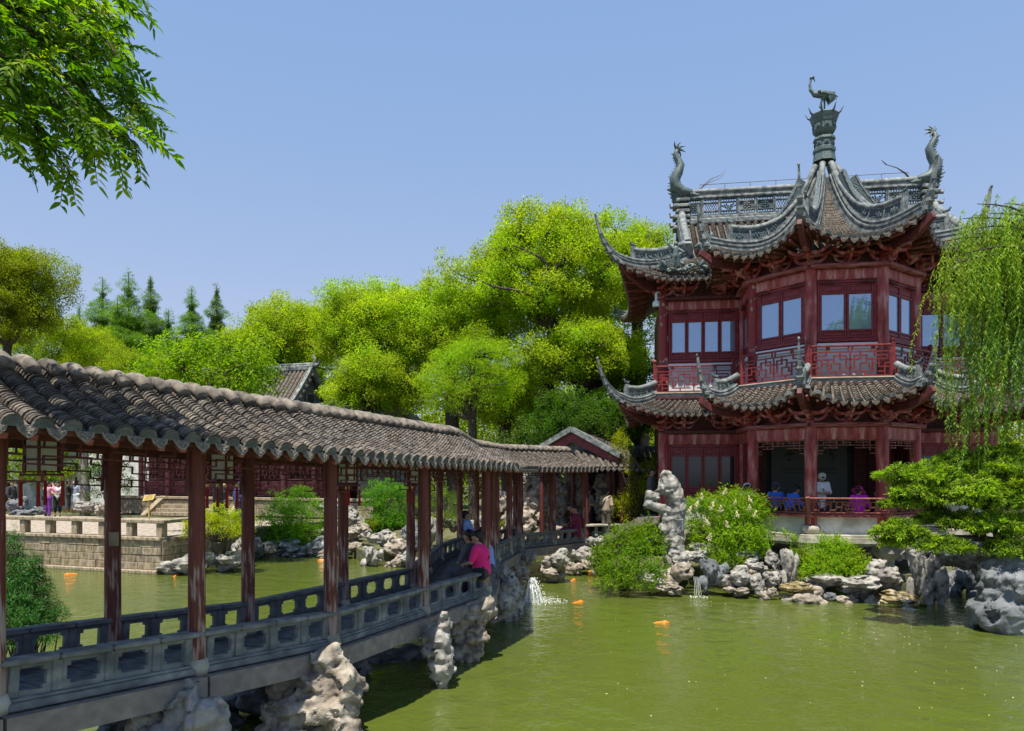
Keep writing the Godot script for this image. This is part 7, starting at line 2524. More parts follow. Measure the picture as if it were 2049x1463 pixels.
	wl.box(Vector3(-0.5, 4.05, -1.0), Vector3(13.4, 0.35, 0.4))
	part(h, "inner_wall", wl, M.red_dark)
	var rf := MB.new()
	var y0 := 4.1
	var yt := 5.3
	var zb := -4.5
	var fz := func(s: float, sg: float) -> Vector3: return Vector3(0, lerpf(y0, yt, pow(s, 1.25)), zb + sg * 5.3 * (1.0 - s))
	for sg in [1.0, -1.0]:
		for j in 8:
			var a: Vector3 = fz.call(j / 8.0, sg)
			var b: Vector3 = fz.call((j + 1) / 8.0, sg)
			var xl := Vector3(-8.0, 0, 0)
			var xr := Vector3(6.6, 0, 0)
			if sg > 0: rf.q(a + xl, a + xr, b + xr, b + xl)
			else: rf.q(a + xr, a + xl, b + xl, b + xr)
	var rm := part(h, "roof", rf, M.pan)
	for i in 58:
		var tb := MB.new()
		var p := []
		var rad := []
		for j in 9:
			p.append((fz.call(j / 8.0, 1.0) as Vector3) + Vector3(-7.9 + 0.25 * i, 0.02, 0))
			rad.append(0.085)
		tb.tube(p, rad, 6)
		part(rm, "tile_row", tb, M.tile)
	var rg := MB.new()
	rg.bbox(Vector3(-0.7, yt + 0.15, zb), Vector3(14.8, 0.34, 0.3), 0.05)
	rg.tube([Vector3(-8.1, yt + 0.38, zb), Vector3(6.7, yt + 0.38, zb)], [0.1, 0.1], 8)
	rg.tube([Vector3(6.7, yt + 0.2, zb), Vector3(6.8, yt + 0.6, zb), Vector3(6.62, yt + 0.95, zb), Vector3(6.68, yt + 1.2, zb)], [0.16, 0.14, 0.09, 0.02], 7)
	rg.tube([Vector3(6.7, yt + 0.3, zb), Vector3(7.05, yt + 0.35, zb), Vector3(7.1, yt + 0.55, zb)], [0.14, 0.1, 0.03], 7)
	part(rm, "ridge", rg, M.ridge)
	var gb := MB.new()
	var gp := PackedVector2Array()
	for j in 9:
		var q: Vector3 = fz.call(j / 8.0, 1.0)
		gp.append(Vector2(q.z, q.y - 0.05))
	for j in 8:
		var q: Vector3 = fz.call((7 - j) / 8.0, -1.0)
		gp.append(Vector2(q.z, q.y - 0.05))
	gb.prism(gp, -0.08, 0.08, Transform3D(Basis(Vector3.FORWARD, Vector3.UP, Vector3.RIGHT), Vector3(6.3, 0, 0)) if false else Transform3D(Basis(Vector3.BACK, Vector3.UP, Vector3.LEFT), Vector3(6.3, 0, 0)))
	gb.box(Vector3(6.3, 2.5, zb), Vector3(0.16, 3.3, 7.4))
	part(h, "gable_wall", gb, M.slate)
	var gw := MB.new()
	gw.bbox(Vector3(6.42, 4.6, zb), Vector3(0.06, 0.5, 0.5), 0.03)
	var gwm := part(h, "gable_window", gw, M.ridge)
	var gi := MB.new()
	for k in 7:
		gi.bbox(Vector3(6.46, 4.42 + 0.06 * k, zb), Vector3(0.03, 0.03, 0.4), 0.005)
	part(gwm, "grille", gi, M.ridge_dark)
	for sg in [1.0, -1.0]:
		var vg := MB.new()
		var p := []
		for j in 11: p.append((fz.call(j / 10.0, sg) as Vector3) + Vector3(6.55, 0.1, 0))
		p.reverse()
		p.append(p[10] + Vector3(0, 0.12, sg * 0.5))
		p.append(p[10] + Vector3(0, 0.5, sg * 0.85))
		vg.sweep(p, [Vector2(-0.12, -0.14), Vector2(-0.12, 0.16), Vector2(0.12, 0.16), Vector2(0.12, -0.14)])
		var vm := part(rm, "verge", vg, M.ridge)
		for j in 12:
			var q: Vector3 = fz.call((j + 0.5) / 12.0, sg)
			var dt := MB.new()
			dt.bbox(q + Vector3(6.72, -0.1, 0), Vector3(0.05, 0.14, 0.2), 0.02)
			part(vm, "verge_tile", dt, M.drip)
	build_gabled_house()
	# gilded notice on a post
	var nb := thing("notice_board", "small gilded notice board on a post left of the stone steps", "sign", on(312, 1003, 1.95) + Vector3(0, -0.95, 0.6))
	var ps := MB.new()
	ps.box(Vector3(0, 0.5, 0), Vector3(0.05, 1.05, 0.05))
	part(nb, "post", ps, M.gold)
	var pn := MB.new()
	pn.bbox(Vector3(0, 1.12, 0), Vector3(0.48, 0.03, 0.34), 0.006, Basis(Vector3(1, 0, 0.2).normalized(), 0.75))
	var pnm := part(nb, "panel", pn, M.gold)
	var tx := MB.new()
	for k in 5: tx.box(Vector3(0, 1.12, 0) + Basis(Vector3(1, 0, 0.2).normalized(), 0.75) * Vector3(0, 0.018, -0.11 + 0.055 * k), Vector3(0.38 - 0.08 * (k % 2), 0.003, 0.014), Basis(Vector3(1, 0, 0.2).normalized(), 0.75))
	part(pnm, "lettering", tx, M.ink)
	# pale garden wall far left behind the trees
	var gwl := MB.new()
	gwl.box(at(100, 950, 44.0) + Vector3(-4, 0.2, 0), Vector3(26, 4.4, 0.3), bs)
	var wallm := part(self, "garden_wall", gwl, M.plaster)
	tag(wallm, "pale plastered garden wall behind the terrace visitors", "wall")

func build_gabled_house() -> void:     # the farther hall whose gable shows above the corridor roof
	var ap := at(628, 728, 39.0)
	var h := thing("gabled_house", "grey gabled house peeping over the corridor roof among the trees", "house", Vector3(ap.x, 0.8, ap.z))
	h.basis = Basis(Vector3(0.949, 0, 0.314), Vector3.UP, Vector3(-0.314, 0, 0.949))
	var yt := ap.y - 0.8 - 0.35
	var y0 := yt - 3.1
	var fz := func(s: float, sg: float) -> Vector3: return Vector3(0, lerpf(y0, yt, pow(s, 1.35)), sg * 3.3 * (1.0 - s))
	var rf := MB.new()
	for sg in [1.0, -1.0]:
		for j in 8:
			var a: Vector3 = fz.call(j / 8.0, sg)
			var b: Vector3 = fz.call((j + 1) / 8.0, sg)
			var xl := Vector3(-7.5, 0, 0)
			if sg > 0: rf.q(a + xl, a, b, b + xl)
			else: rf.q(a, a + xl, b + xl, b)
	var rm := part(h, "roof", rf, M.pan)
	for i in 30:
		var tb := MB.new()
		var p := []
		var rad := []
		for j in 9:
			p.append((fz.call(j / 8.0, 1.0) as Vector3) + Vector3(-7.4 + 0.25 * i, 0.02, 0))
			rad.append(0.085)
		tb.tube(p, rad, 6)
		part(rm, "tile_row", tb, M.tile)
	var rg := MB.new()
	rg.bbox(Vector3(-3.8, yt + 0.15, 0), Vector3(7.6, 0.3, 0.26), 0.05)
	rg.tube([Vector3(-7.5, yt + 0.34, 0), Vector3(0.1, yt + 0.34, 0)], [0.09, 0.09], 8)
	rg.tube([Vector3(0, yt + 0.2, 0), Vector3(0.1, yt + 0.55, 0), Vector3(-0.06, yt + 0.85, 0), Vector3(0.02, yt + 1.05, 0)], [0.14, 0.12, 0.07, 0.02], 7)
	rg.tube([Vector3(0, yt + 0.25, 0), Vector3(0.3, yt + 0.3, 0), Vector3(0.34, yt + 0.48, 0)], [0.12, 0.09, 0.03], 7)
	part(rm, "ridge", rg, M.ridge)
	var gb := MB.new()
	var gp := PackedVector2Array()
	for j in 9:
		var q: Vector3 = fz.call(j / 8.0, 1.0)
		gp.append(Vector2(q.z, q.y - 0.05))
	for j in 8:
		var q: Vector3 = fz.call((7 - j) / 8.0, -1.0)
		gp.append(Vector2(q.z, q.y - 0.05))
	gb.prism(gp, -0.08, 0.08, Transform3D(Basis(Vector3.BACK, Vector3.UP, Vector3.LEFT), Vector3(-0.35, 0, 0)))
	gb.box(Vector3(-0.35, y0 * 0.5 - 0.1, 0), Vector3(0.16, y0, 6.2))
	gb.box(Vector3(-3.9, y0 * 0.5 - 0.1, 2.6), Vector3(7.0, y0, 0.16))
	part(h, "gable_wall", gb, M.slate_dark)
	var gw := MB.new()
	gw.bbox(Vector3(-0.23, yt - 1.7, 0), Vector3(0.06, 1.0, 0.8), 0.03)
	var gm := part(h, "gable_window", gw, M.ridge)
	var gi := MB.new()
	for k in 7:
		gi.bbox(Vector3(-0.19, yt - 2.05 + 0.12 * k, 0), Vector3(0.03, 0.05, 0.55), 0.01)
		gi.bbox(Vector3(-0.186, yt - 1.7, -0.24 + 0.08 * k), Vector3(0.03, 0.8, 0.03), 0.01)
	part(gm, "grille", gi, M.dark)
	for sg in [1.0, -1.0]:
		var vg := MB.new()
		var p := []
		for j in 11: p.append((fz.call(j / 10.0, sg) as Vector3) + Vector3(-0.1, 0.1, 0))
		p.reverse()
		p.append(p[10] + Vector3(0, 0.1, sg * 0.5))
		p.append(p[10] + Vector3(0, 0.45, sg * 0.85))
		vg.sweep(p, [Vector2(-0.1, -0.12), Vector2(-0.1, 0.14), Vector2(0.1, 0.14), Vector2(0.1, -0.12)])
		var vm := part(rm, "verge", vg, M.ridge)
		for j in 12:
			var dt := MB.new()
			dt.bbox((fz.call((j + 0.5) / 12.0, sg) as Vector3) + Vector3(0.05, -0.1, 0), Vector3(0.05, 0.14, 0.2), 0.02)
			part(vm, "verge_tile", dt, M.drip)

func build_end_gate() -> void:      # small gabled roof and short roof run past the corridor's end
	var o := thing("gate_pavilion", "small roofed gateway with a red bargeboard at the corridor's far end", "gateway", at(1150, 1060, 26.5), deg_to_rad(-24.0))
	o.position.y = 0.94
	var rf := MB.new()
	var half := 1.75
	var yt := 3.72
	var y0 := 2.78
	var dl := 3.6
	rf.q(Vector3(0, yt, 0.3), Vector3(half, y0, 0.3), Vector3(half, y0, -dl), Vector3(0, yt, -dl))
	rf.q(Vector3(-half, y0, 0.3), Vector3(0, yt, 0.3), Vector3(0, yt, -dl), Vector3(-half, y0, -dl))
	var rm := part(o, "roof", rf, M.pan)
	for s in [-1, 1]:
		for i in 17:
			var tb := MB.new()
			var z := 0.2 - 0.215 * i
			for j in 16:
				var a := Vector3(s * half * (j + 1) / 16.0, lerpf(yt, y0, (j + 1) / 16.0) + 0.03, z)
				var b := Vector3(s * half * j / 16.0, lerpf(yt, y0, j / 16.0) + 0.015, z)
				tb.tube([a, b], [0.085, 0.07], 7)
			part(rm, "tile_row", tb, M.tile)
	for s in [-1, 1]:
		var vg := MB.new()
		vg.sweep([Vector3(0, yt + 0.1, 0.33), Vector3(s * half * 0.5, (yt + y0) * 0.5 + 0.1, 0.33), Vector3(s * half * 1.04, y0 + 0.06, 0.33)], [Vector2(-0.14, -0.08), Vector2(-0.14, 0.1), Vector2(0.14, 0.1), Vector2(0.14, -0.08)])
		part(rm, "verge", vg, M.ridge)
		var bb := MB.new()
		bb.prism(PackedVector2Array([Vector2(0, yt + 0.0), Vector2(s * half * 0.98, y0 - 0.02), Vector2(s * half * 0.98, y0 - 0.28), Vector2(0, yt - 0.36)]), 0.24, 0.3)
		part(rm, "bargeboard", bb, M.rail)
	var gb := MB.new()
	gb.prism(PackedVector2Array([Vector2(-half * 0.9, y0 - 0.25), Vector2(half * 0.9, y0 - 0.25), Vector2(0, yt - 0.3)]), -0.05, 0.02)
	part(o, "gable_wall", gb, M.ridge)
	for p in [Vector2(-1.3, 0.0), Vector2(1.3, 0.0), Vector2(-1.3, -3.2), Vector2(1.3, -3.2), Vector2(1.3, -1.6)]:
		var cm := CylinderMesh.new()
		cm.top_radius = 0.085
		cm.bottom_radius = 0.09
		cm.height = 2.8
		part(o, "column", cm, M.red_dark, Transform3D(Basis(), Vector3(p.x, 1.4, p.y)))
	var bm := MB.new()
	for s in [-1, 1]: bm.beam(Vector3(s * 1.3, 2.62, 0.1), Vector3(s * 1.3, 2.62, -3.4), 0.1, 0.16)
	bm.beam(Vector3(-1.3, 2.62, 0), Vector3(1.3, 2.62, 0), 0.1, 0.16)
	part(o, "beam", bm, M.red_dark)
	# short lower roof to the right
	var side := thing("side_walk", "short tiled walkway roof right of the small gateway", "walkway", at(1215, 1050, 26.0), deg_to_rad(12.0))
	side.position.y = 0.94
	var sr := MB.new()
	sr.q(Vector3(-1.1, 2.42, 0.75), Vector3(1.0, 2.35, 0.75), Vector3(1.0, 3.02, -0.5), Vector3(-1.1, 3.02, -0.5))
	sr.q(Vector3(1.0, 2.35, -1.7), Vector3(-1.1, 2.42, -1.7), Vector3(-1.1, 3.02, -0.5), Vector3(1.0, 3.02, -0.5))
	var sm := part(side, "roof", sr, M.pan)
	for i in 10:
		var tb := MB.new()
		for j in 14:
			var s0 := j / 14.0
			var s1 := (j + 1) / 14.0
			var x := -1.0 + 0.215 * i
			tb.tube([Vector3(x, lerpf(2.4, 3.02, s0) + 0.03, lerpf(0.75, -0.5, s0)), Vector3(x, lerpf(2.4, 3.02, s1) + 0.015, lerpf(0.75, -0.5, s1))], [0.085, 0.07], 7)
		part(sm, "tile_row", tb, M.tile)
		var dt := part(sm, "drip_tile", drip_shape(), M.drip, Transform3D(Basis(), Vector3(-1.0 + 0.215 * i + 0.107, 2.39, 0.8)))
	for p in [Vector2(-0.9, 0.35), Vector2(0.45, 0.35), Vector2(0.75, 0.35), Vector2(-0.9, -1.3), Vector2(0.75, -1.3)]:
		var cm := CylinderMesh.new()
		cm.top_radius = 0.085
		cm.bottom_radius = 0.09
		cm.height = 2.5
		part(side, "column", cm, M.red_dark, Transform3D(Basis(), Vector3(p.x, 1.2, p.y)))
	var lb := MB.new()
	lb.bbox(Vector3(0, 0.38, 0.35), Vector3(1.9, 0.08, 0.26), 0.015)
	for i in 6: lb.bbox(Vector3(-0.9 + 0.36 * i, 0.17, 0.35), Vector3(0.1, 0.34, 0.1), 0.01)
	part(side, "balustrade", lb, M.stone_pale)
	# stone ramp rising from the corridor to the pavilion's platform
	var rp := thing("stone_ramp", "sloping stone path between the corridor's end and the pavilion", "path", Vector3.ZERO)
	var a := at(1175, 1092, 23.2)
	var b := at(1275, 1036, 23.6)
	var c := at(1320, 1034, 23.4)
	var pm := MB.new()
	var dep := Vector3(0.5, 0, -1.6)
	for q in [[a, b], [b, c]]:
		pm.q(q[0], q[1], q[1] + dep, q[0] + dep)
		pm.q(q[0] - Vector3(0, 0.25, 0), q[1] - Vector3(0, 0.25, 0), q[1], q[0])
	part(rp, "slab", pm, M.granite)
	# grey wall with a tiled coping behind the bamboo
	var w := thing("coping_wall", "dark garden wall with a tiled coping left of the pavilion", "wall", at(1270, 960, 29.5), 0.0)
	w.position.y = 0.8
	var wm := MB.new()
	wm.box(Vector3(0, 1.5, 0), Vector3(5.5, 3.0, 0.3))
	part(w, "wall", wm, M.slate_dark)
	for i in 24:
		var tb := MB.new()
		tb.tube([Vector3(-2.6 + 0.22 * i, 3.0, 0.42), Vector3(-2.6 + 0.22 * i, 3.3, 0)], [0.085, 0.085], 7)
		part(w, "coping_tile", tb, M.tile)
	var wr := MB.new()
	wr.bbox(Vector3(0, 3.38, 0), Vector3(5.5, 0.2, 0.26), 0.04)
	part(w, "ridge", wr, M.ridge)

func build_pond_life() -> void:
	var fish := blob([[Vector3(-0.16, 0, 0), Vector3(0.1, 0, 0), 0.04, 0.062], [Vector3(0.1, 0, 0), Vector3(0.2, 0, 0), 0.06, 0.03], [Vector3(-0.16, 0, 0), Vector3(-0.27, 0.01, 0.05), 0.022, 0.012], [Vector3(-0.16, 0, 0), Vector3(-0.27, 0.01, -0.05), 0.022, 0.012], [Vector3(0.08, -0.01, 0.04), Vector3(0.02, -0.01, 0.1), 0.02, 0.008], [Vector3(0.08, -0.01, -0.04), Vector3(0.02, -0.01, -0.1), 0.02, 0.008]], 0.016, 0.03).mesh()
	var spots := [[1325, 1246, "orange koi alone in the open water at right"], [1158, 1205, "orange koi right of the water spout"], [1147, 1161, "orange koi near the shade of the corridor's far end"], [352, 1152, "orange koi in front of the pale flat rock"], [690, 1143, "orange koi nearest to the far balustrade, between two columns"], [655, 1131, "orange koi left of the third near column"], [645, 1121, "small orange koi farthest out beyond the corridor"], [140, 1149, "faint orange koi below the terrace wall"], [1182, 1143, "orange koi under the rounded green shrub"]]
	for i in spots.size():
		var s: Array = spots[i]
		var p := on(s[0], s[1], 0.0)
		var o := thing("koi", s[2], "fish", p + Vector3(0, -0.012, 0), 0.5 * i + 0.2, "koi in the pond")
		part(o, "body", fish, M.koi, Transform3D(Basis().scaled(Vector3(0.75, 0.85, 0.75)), Vector3()))
	var f := on(1062, 1203, 0.0)
	var sp := thing("water_spout", "white water spout splashing beside the corridor's second bend", "fountain", f)
	var r := RandomNumberGenerator.new()
	r.seed = 4
	var jm := MB.new()
	for i in 16:      # thin ropes of water inside the plume
		var a := r.randf() * TAU
		var h := r.randf_range(0.3, 0.55)
		var o := Vector3(cos(a), 0, sin(a))
		jm.tube([o * 0.03, o * 0.05 + Vector3(0, h * 0.6, 0), o * 0.09 + Vector3(0.03, h, 0), o * 0.16 + Vector3(0.06, h * 0.55, 0), o * 0.22 + Vector3(0.08, 0.0, 0)], [0.02, 0.017, 0.012, 0.009, 0.006], 5)
	part(sp, "jet", jm, M.foam)
	var dm := MB.new()
	for i in 900:
		var a := r.randf() * TAU
		var h := pow(r.randf(), 1.3)
		var q := absf(r.randfn()) * (0.07 + 0.16 * (1.0 - h))
		dm.bbox(Vector3(cos(a) * q + 0.05, 0.58 * h, sin(a) * q), Vector3.ONE * r.randf_range(0.006, 0.02), 0.002, Basis(Vector3.UP, a))
	for i in 500:
		var a := r.randf() * TAU
		var q := pow(r.randf(), 0.8)
		dm.bbox(Vector3(cos(a) * q * 0.7 + 0.2 * q, r.randf_range(0.0, 0.03), sin(a) * q * 0.55), Vector3(r.randf_range(0.006, 0.03), 0.008, r.randf_range(0.006, 0.02)), 0.002, Basis(Vector3.UP, a))
	var drm := part(sp, "spray", dm, M.foam)
	drm.set_meta("kind", "stuff")
	# flecks of foam and petals drifting on the pond
	var pt := MB.new()
	for i in 90:
		var p := on(r.randf_range(1180, 2040), r.randf_range(1195, 1440), 0.0)
		if i % 3 == 0: p = on(r.randf_range(1650, 2000), r.randf_range(1230, 1300), 0.0)
		pt.bbox(p + Vector3(0, 0.004, 0), Vector3(r.randf_range(0.006, 0.026), 0.006, r.randf_range(0.006, 0.014)), 0.002, Basis(Vector3.UP, r.randf() * 3.0))
	tag(part(self, "floating_petals", pt, M.cream), "pale petals and foam flecks drifting on the open water", "petals", "", "stuff")
	for w in [[1388, 1158, 1180, 19.0, 0.16, "little white waterfall between the rocks below the upright rock"], [1793, 1188, 1205, 17.4, 0.1, "thin trickle of water over the mossy rock"]]:
		var top := at(w[0], w[1] - 6, w[3])
		var wf := thing("waterfall", w[5], "waterfall", Vector3(top.x, 0, top.z + 0.35))
		var sm := MB.new()
		for i in 5:
			var x: float = (i / 4.0 - 0.5) * w[4]
			sm.tube([Vector3(x * 0.7, top.y, -0.15), Vector3(x * 0.85, top.y * 0.75, 0.0), Vector3(x, 0.02, 0.1 + 0.03 * (i % 3))], [0.003, 0.004 + 0.003 * (i % 2), 0.005], 4)
		part(wf, "stream", sm, M.fall)
		var fo := MB.new()
		for i in 40: fo.bbox(Vector3(r.randf_range(-1, 1) * w[4] * 1.4, 0.008, 0.1 + r.randf_range(-0.05, 0.3)), Vector3(r.randf_range(0.008, 0.04), 0.01, r.randf_range(0.006, 0.02)), 0.002, Basis(Vector3.UP, r.randf() * 3.0))
		part(wf, "foam", fo, M.foam)
	# security camera under the upper eaves, electrical notice on a column
	var cp := Node3D.new()
	cp.name = "security_camera"
	cp.position = at(1313, 618, 23.0)
	add_child(cp)
	tag(cp, "pale dome security camera hanging at the pavilion's upper left corner", "security camera")
	var cb := MB.new()
	cb.lathe([Vector2(0.0, 0.05), Vector2(0.1, 0.05), Vector2(0.115, 0.1), Vector2(0.115, 0.2), Vector2(0.07, 0.25), Vector2(0.04, 0.27), Vector2(0.035, 0.48), Vector2(0, 0.48)], 14, Transform3D(), false)
	cb.tube([Vector3(0, 0.48, 0), Vector3(0.06, 0.56, -0.05), Vector3(0.16, 0.55, -0.2)], [0.03, 0.025, 0.02], 6)
	part(cp, "housing", cb, M.cam)
	var cd := MB.new()
	cd.lathe([Vector2(0, -0.04), Vector2(0.05, -0.025), Vector2(0.085, 0.02), Vector2(0.09, 0.05)], 14, Transform3D(), false)
	part(cp, "dome", cd, M.dark)
	var nt := MB.new()
	nt.bbox(Vector3(), Vector3(0.1, 0.16, 0.008), 0.003)
	var np := tag(part(self, "paper_notice", nt, M.sand, Transform3D(facing(Vector3(0.9, 0, -0.5)), cpt(0, 0.75, 1.45, 1.32) + Vector3(0.06, 0, 0.085))), "small cream notice fixed to a far-side corridor column", "notice")


# ---------------------------------------------------------------- visitors
var head_mb: MB
var hand_mb: MB

func people_parts() -> void:
	head_mb = blob([[Vector3(0, 0.03, -0.015), Vector3(0, 0.035, 0.01), 0.092, 0.09], [Vector3(0, -0.03, 0.03), Vector3(0, -0.07, 0.05), 0.066, 0.042], [Vector3(0, 0.0, 0.085), Vector3(0, -0.025, 0.105), 0.012, 0.017], [Vector3(0.088, 0.0, -0.01), Vector3(0.092, -0.03, 0.0), 0.018, 0.012], [Vector3(-0.088, 0.0, -0.01), Vector3(-0.092, -0.03, 0.0), 0.018, 0.012], [Vector3(-0.03, -0.055, 0.082), Vector3(0.03, -0.055, 0.082), 0.012, 0.012], [Vector3(-0.045, 0.028, 0.075), Vector3(0.045, 0.028, 0.075), 0.018, 0.018]], 0.009, 0.018)
	head_mb.tint = Color(0.05, 0.04, 0.04)
	for s in [-1, 1]: head_mb.bbox(Vector3(s * 0.033, 0.008, 0.089), Vector3(0.024, 0.011, 0.012), 0.003)
	head_mb.tint = Color(0.6, 0.3, 0.3)
	head_mb.bbox(Vector3(0, -0.056, 0.092), Vector3(0.045, 0.009, 0.01), 0.002)
	# relaxed hand: wrist at the origin, fingers along -y, thumb towards +z
	var b := [[Vector3(0, 0, 0), Vector3(0, -0.03, 0), 0.024, 0.027], [Vector3(0.0, -0.03, -0.02), Vector3(0.004, -0.08, -0.026), 0.017, 0.015], [Vector3(0.0, -0.03, 0.018), Vector3(0.004, -0.08, 0.022), 0.017, 0.015]]
	var lens := [0.062, 0.075, 0.07, 0.055]
	for i in 4:
		var z := 0.028 - 0.019 * i
		var k := Vector3(0.004, -0.082, z)
		var m := k + Vector3(0.012, -0.55 * lens[i], 0.0)
		var e := m + Vector3(0.024, -0.38 * lens[i], 0.0)
		b.append([k, m, 0.0085, 0.008])
		b.append([m, e, 0.008, 0.0065])
	b.append([Vector3(0, -0.02, 0.022), Vector3(0.012, -0.055, 0.05), 0.013, 0.01])
	b.append([Vector3(0.012, -0.055, 0.05), Vector3(0.02, -0.082, 0.052), 0.0095, 0.008])
	hand_mb = blob(b, 0.0055, 0.006)

func person(label: String, where: Vector3, turn: float, o: Dictionary) -> Node3D:
	var root := thing("person", label, "person", where, turn, o.get("group", ""))
	var sit: bool = o.get("sit", false)
	var lean: float = o.get("lean", 0.0)
	var hy := 0.5 if sit else 0.9
	var hip := Vector3(0, hy, 0)
	var up := Vector3(0, cos(lean), sin(lean))
	var chest := hip + up * 0.34
	var neck := hip + up * 0.51
	var nod: float = o.get("nod", 0.15)
	var head := neck + Vector3(0, 0.125 * cos(nod), 0.125 * sin(nod) * 0.9)
	var fat: float = o.get("fat", 1.0)
	var sw := 0.165 * lerpf(1.0, fat, 0.5)
	var sk: Material = M.skin
	var arms: Array = o.get("arms", ["down", "down"])
	var bones := [[hip, chest, 0.125 * fat, 0.13 * fat], [chest, neck, 0.12 * fat, 0.06], [chest + Vector3(-sw * 0.7, 0.08, 0), chest + Vector3(sw * 0.7, 0.08, 0), 0.075, 0.075], [neck, head, 0.05, 0.05], [hip + Vector3(-0.06, -0.03, 0), hip + Vector3(0.06, -0.03, 0), 0.115 * fat, 0.115 * fat]]
	var shirt := [[hip + up * 0.02, chest, 0.14 * fat, 0.148 * fat], [chest, neck - up * 0.04, 0.138 * fat, 0.072], [chest + Vector3(-sw * 0.7, 0.08, 0), chest + Vector3(sw * 0.7, 0.08, 0), 0.09, 0.09]]
	if o.get("long_top", false): shirt.append([hip, hip - Vector3(0, 0.14, 0), 0.145 * fat, 0.15 * fat])
	var pants := [[hip + Vector3(-0.055, 0.0, 0), hip + Vector3(0.055, 0.0, 0), 0.132 * fat, 0.132 * fat]]
	var body := MB.new()
	var sleeve: float = o.get("sleeve", 1.0)
	var hands := []
	for s in [-1.0, 1.0]:
		var a: String = arms[0 if s < 0 else 1]
		var sh := chest + Vector3(s * sw, 0.1, 0) * Vector3(1, 1, 1) + up * 0.02
		var el := sh + Vector3(s * 0.06, -0.27, -0.02)
		var wr := el + Vector3(s * 0.0, -0.24, 0.07)
		if a == "hold":
			el = sh + Vector3(s * 0.05, -0.25, 0.04)
			wr = Vector3(s * 0.07, el.y - 0.02, el.z + 0.23)
		elif a == "up":
			el = sh + Vector3(s * 0.1, -0.16, 0.17)
			wr = Vector3(s * 0.08, head.y - 0.03, head.z + 0.2)
		elif a == "lap":
			el = sh + Vector3(s * 0.08, -0.25, 0.06)
			wr = Vector3(s * 0.08, hip.y + 0.14, hip.z + 0.3)
		elif a == "chin":
			el = sh + Vector3(s * 0.06, -0.2, 0.16)
			wr = Vector3(s * 0.1, head.y - 0.1, head.z + 0.13)
		bones.append([sh, el, 0.05, 0.04])
		bones.append([el, wr, 0.04, 0.028])
		if sleeve > 0.0: shirt.append([sh, sh.lerp(el, minf(1.0, sleeve * 2.0)), 0.066, 0.056])
		if sleeve > 0.5: shirt.append([el, el.lerp(wr, (sleeve - 0.5) * 1.8), 0.055, 0.042])
		var dn := (wr - el).normalized()
		var zz := Vector3(-s, 0, 0.3).normalized() if absf(dn.y) < 0.7 else Vector3(0, 0, 1)
		zz = (zz - dn * zz.dot(dn)).normalized()
		hands.append(Transform3D(Basis((-dn).cross(zz), -dn, zz), wr))
		var hp := hip + Vector3(s * 0.085, -0.03, 0)
		var kn := hp + (Vector3(s * 0.05, 0.0, 0.42) if sit else Vector3(s * 0.01, -0.41, 0.02 + s * o.get("stride", 0.0) * 0.5))
		var an := Vector3(kn.x, 0.08 - (0.0 if sit else 0.0), kn.z + (0.03 if sit else -0.03 + s * o.get("stride", 0.0) * 0.4))
		bones.append([hp, kn, 0.085 * fat, 0.058])
		bones.append([kn, an, 0.056, 0.036])
		bones.append([an + Vector3(0, -0.03, -0.03), an + Vector3(s * 0.015, -0.045, 0.13), 0.036, 0.03])
		var leg: float = o.get("leg", 1.0)
		pants.append([hp, hp.lerp(kn, minf(1.0, leg * 2.0)), 0.1 * fat, 0.075])
		if leg > 0.5: pants.append([kn, kn.lerp(an, (leg - 0.5) * 1.9), 0.073, 0.058])
		if o.get("skirt", false): pants.append([hip, hp.lerp(kn, 0.75), 0.13, 0.12])
	var cell: float = o.get("cell", 0.024)
	body = blob(bones, cell, 0.035)
	body.put(head_mb, Transform3D(Basis(Vector3.UP, o.get("look", 0.0)) * Basis(Vector3.RIGHT, nod), head))
	for h in hands: body.put(hand_mb, h)
	part(root, "body", body, sk)
	part(root, "trousers" if not o.get("skirt", false) else "skirt", blob(pants, cell, 0.035), plain(o.legs, 0.85))
	part(root, "shirt", blob(shirt, cell, 0.035), cloth(o.top))
	for s in [-1.0, 1.0]:
		var kz: float = hip.z + (0.45 if sit else -0.01 + s * o.get("stride", 0.0) * 0.9)
		var kx: float = s * (0.135 if sit else 0.095)
		part(root, "shoe", blob([[Vector3(kx, 0.05, kz - 0.04), Vector3(kx + s * 0.015, 0.035, kz + 0.15), 0.045, 0.038]], 0.018, 0.02), plain(o.get("shoes", lin(0.03, 0.03, 0.03)), 0.6))
	var hb := Transform3D(Basis(Vector3.UP, o.get("look", 0.0)) * Basis(Vector3.RIGHT, nod), head)
	if o.has("hair"):
		var hs := [[Vector3(0, 0.05, -0.03), Vector3(0, 0.062, 0.012), 0.098, 0.088], [Vector3(0, 0.0, -0.06), Vector3(0, -0.05, -0.06), 0.07, 0.05]]
		if o.get("long_hair", false):
			hs.append([Vector3(0, -0.02, -0.07), Vector3(0, -0.22, -0.08), 0.075, 0.05])
			for s in [-1, 1]: hs.append([Vector3(s * 0.075, 0.03, -0.02), Vector3(s * 0.08, -0.1, -0.03), 0.03, 0.028])
		part(root, "hair", blob(hs, 0.014, 0.02), plain(o.hair, 0.6), hb)
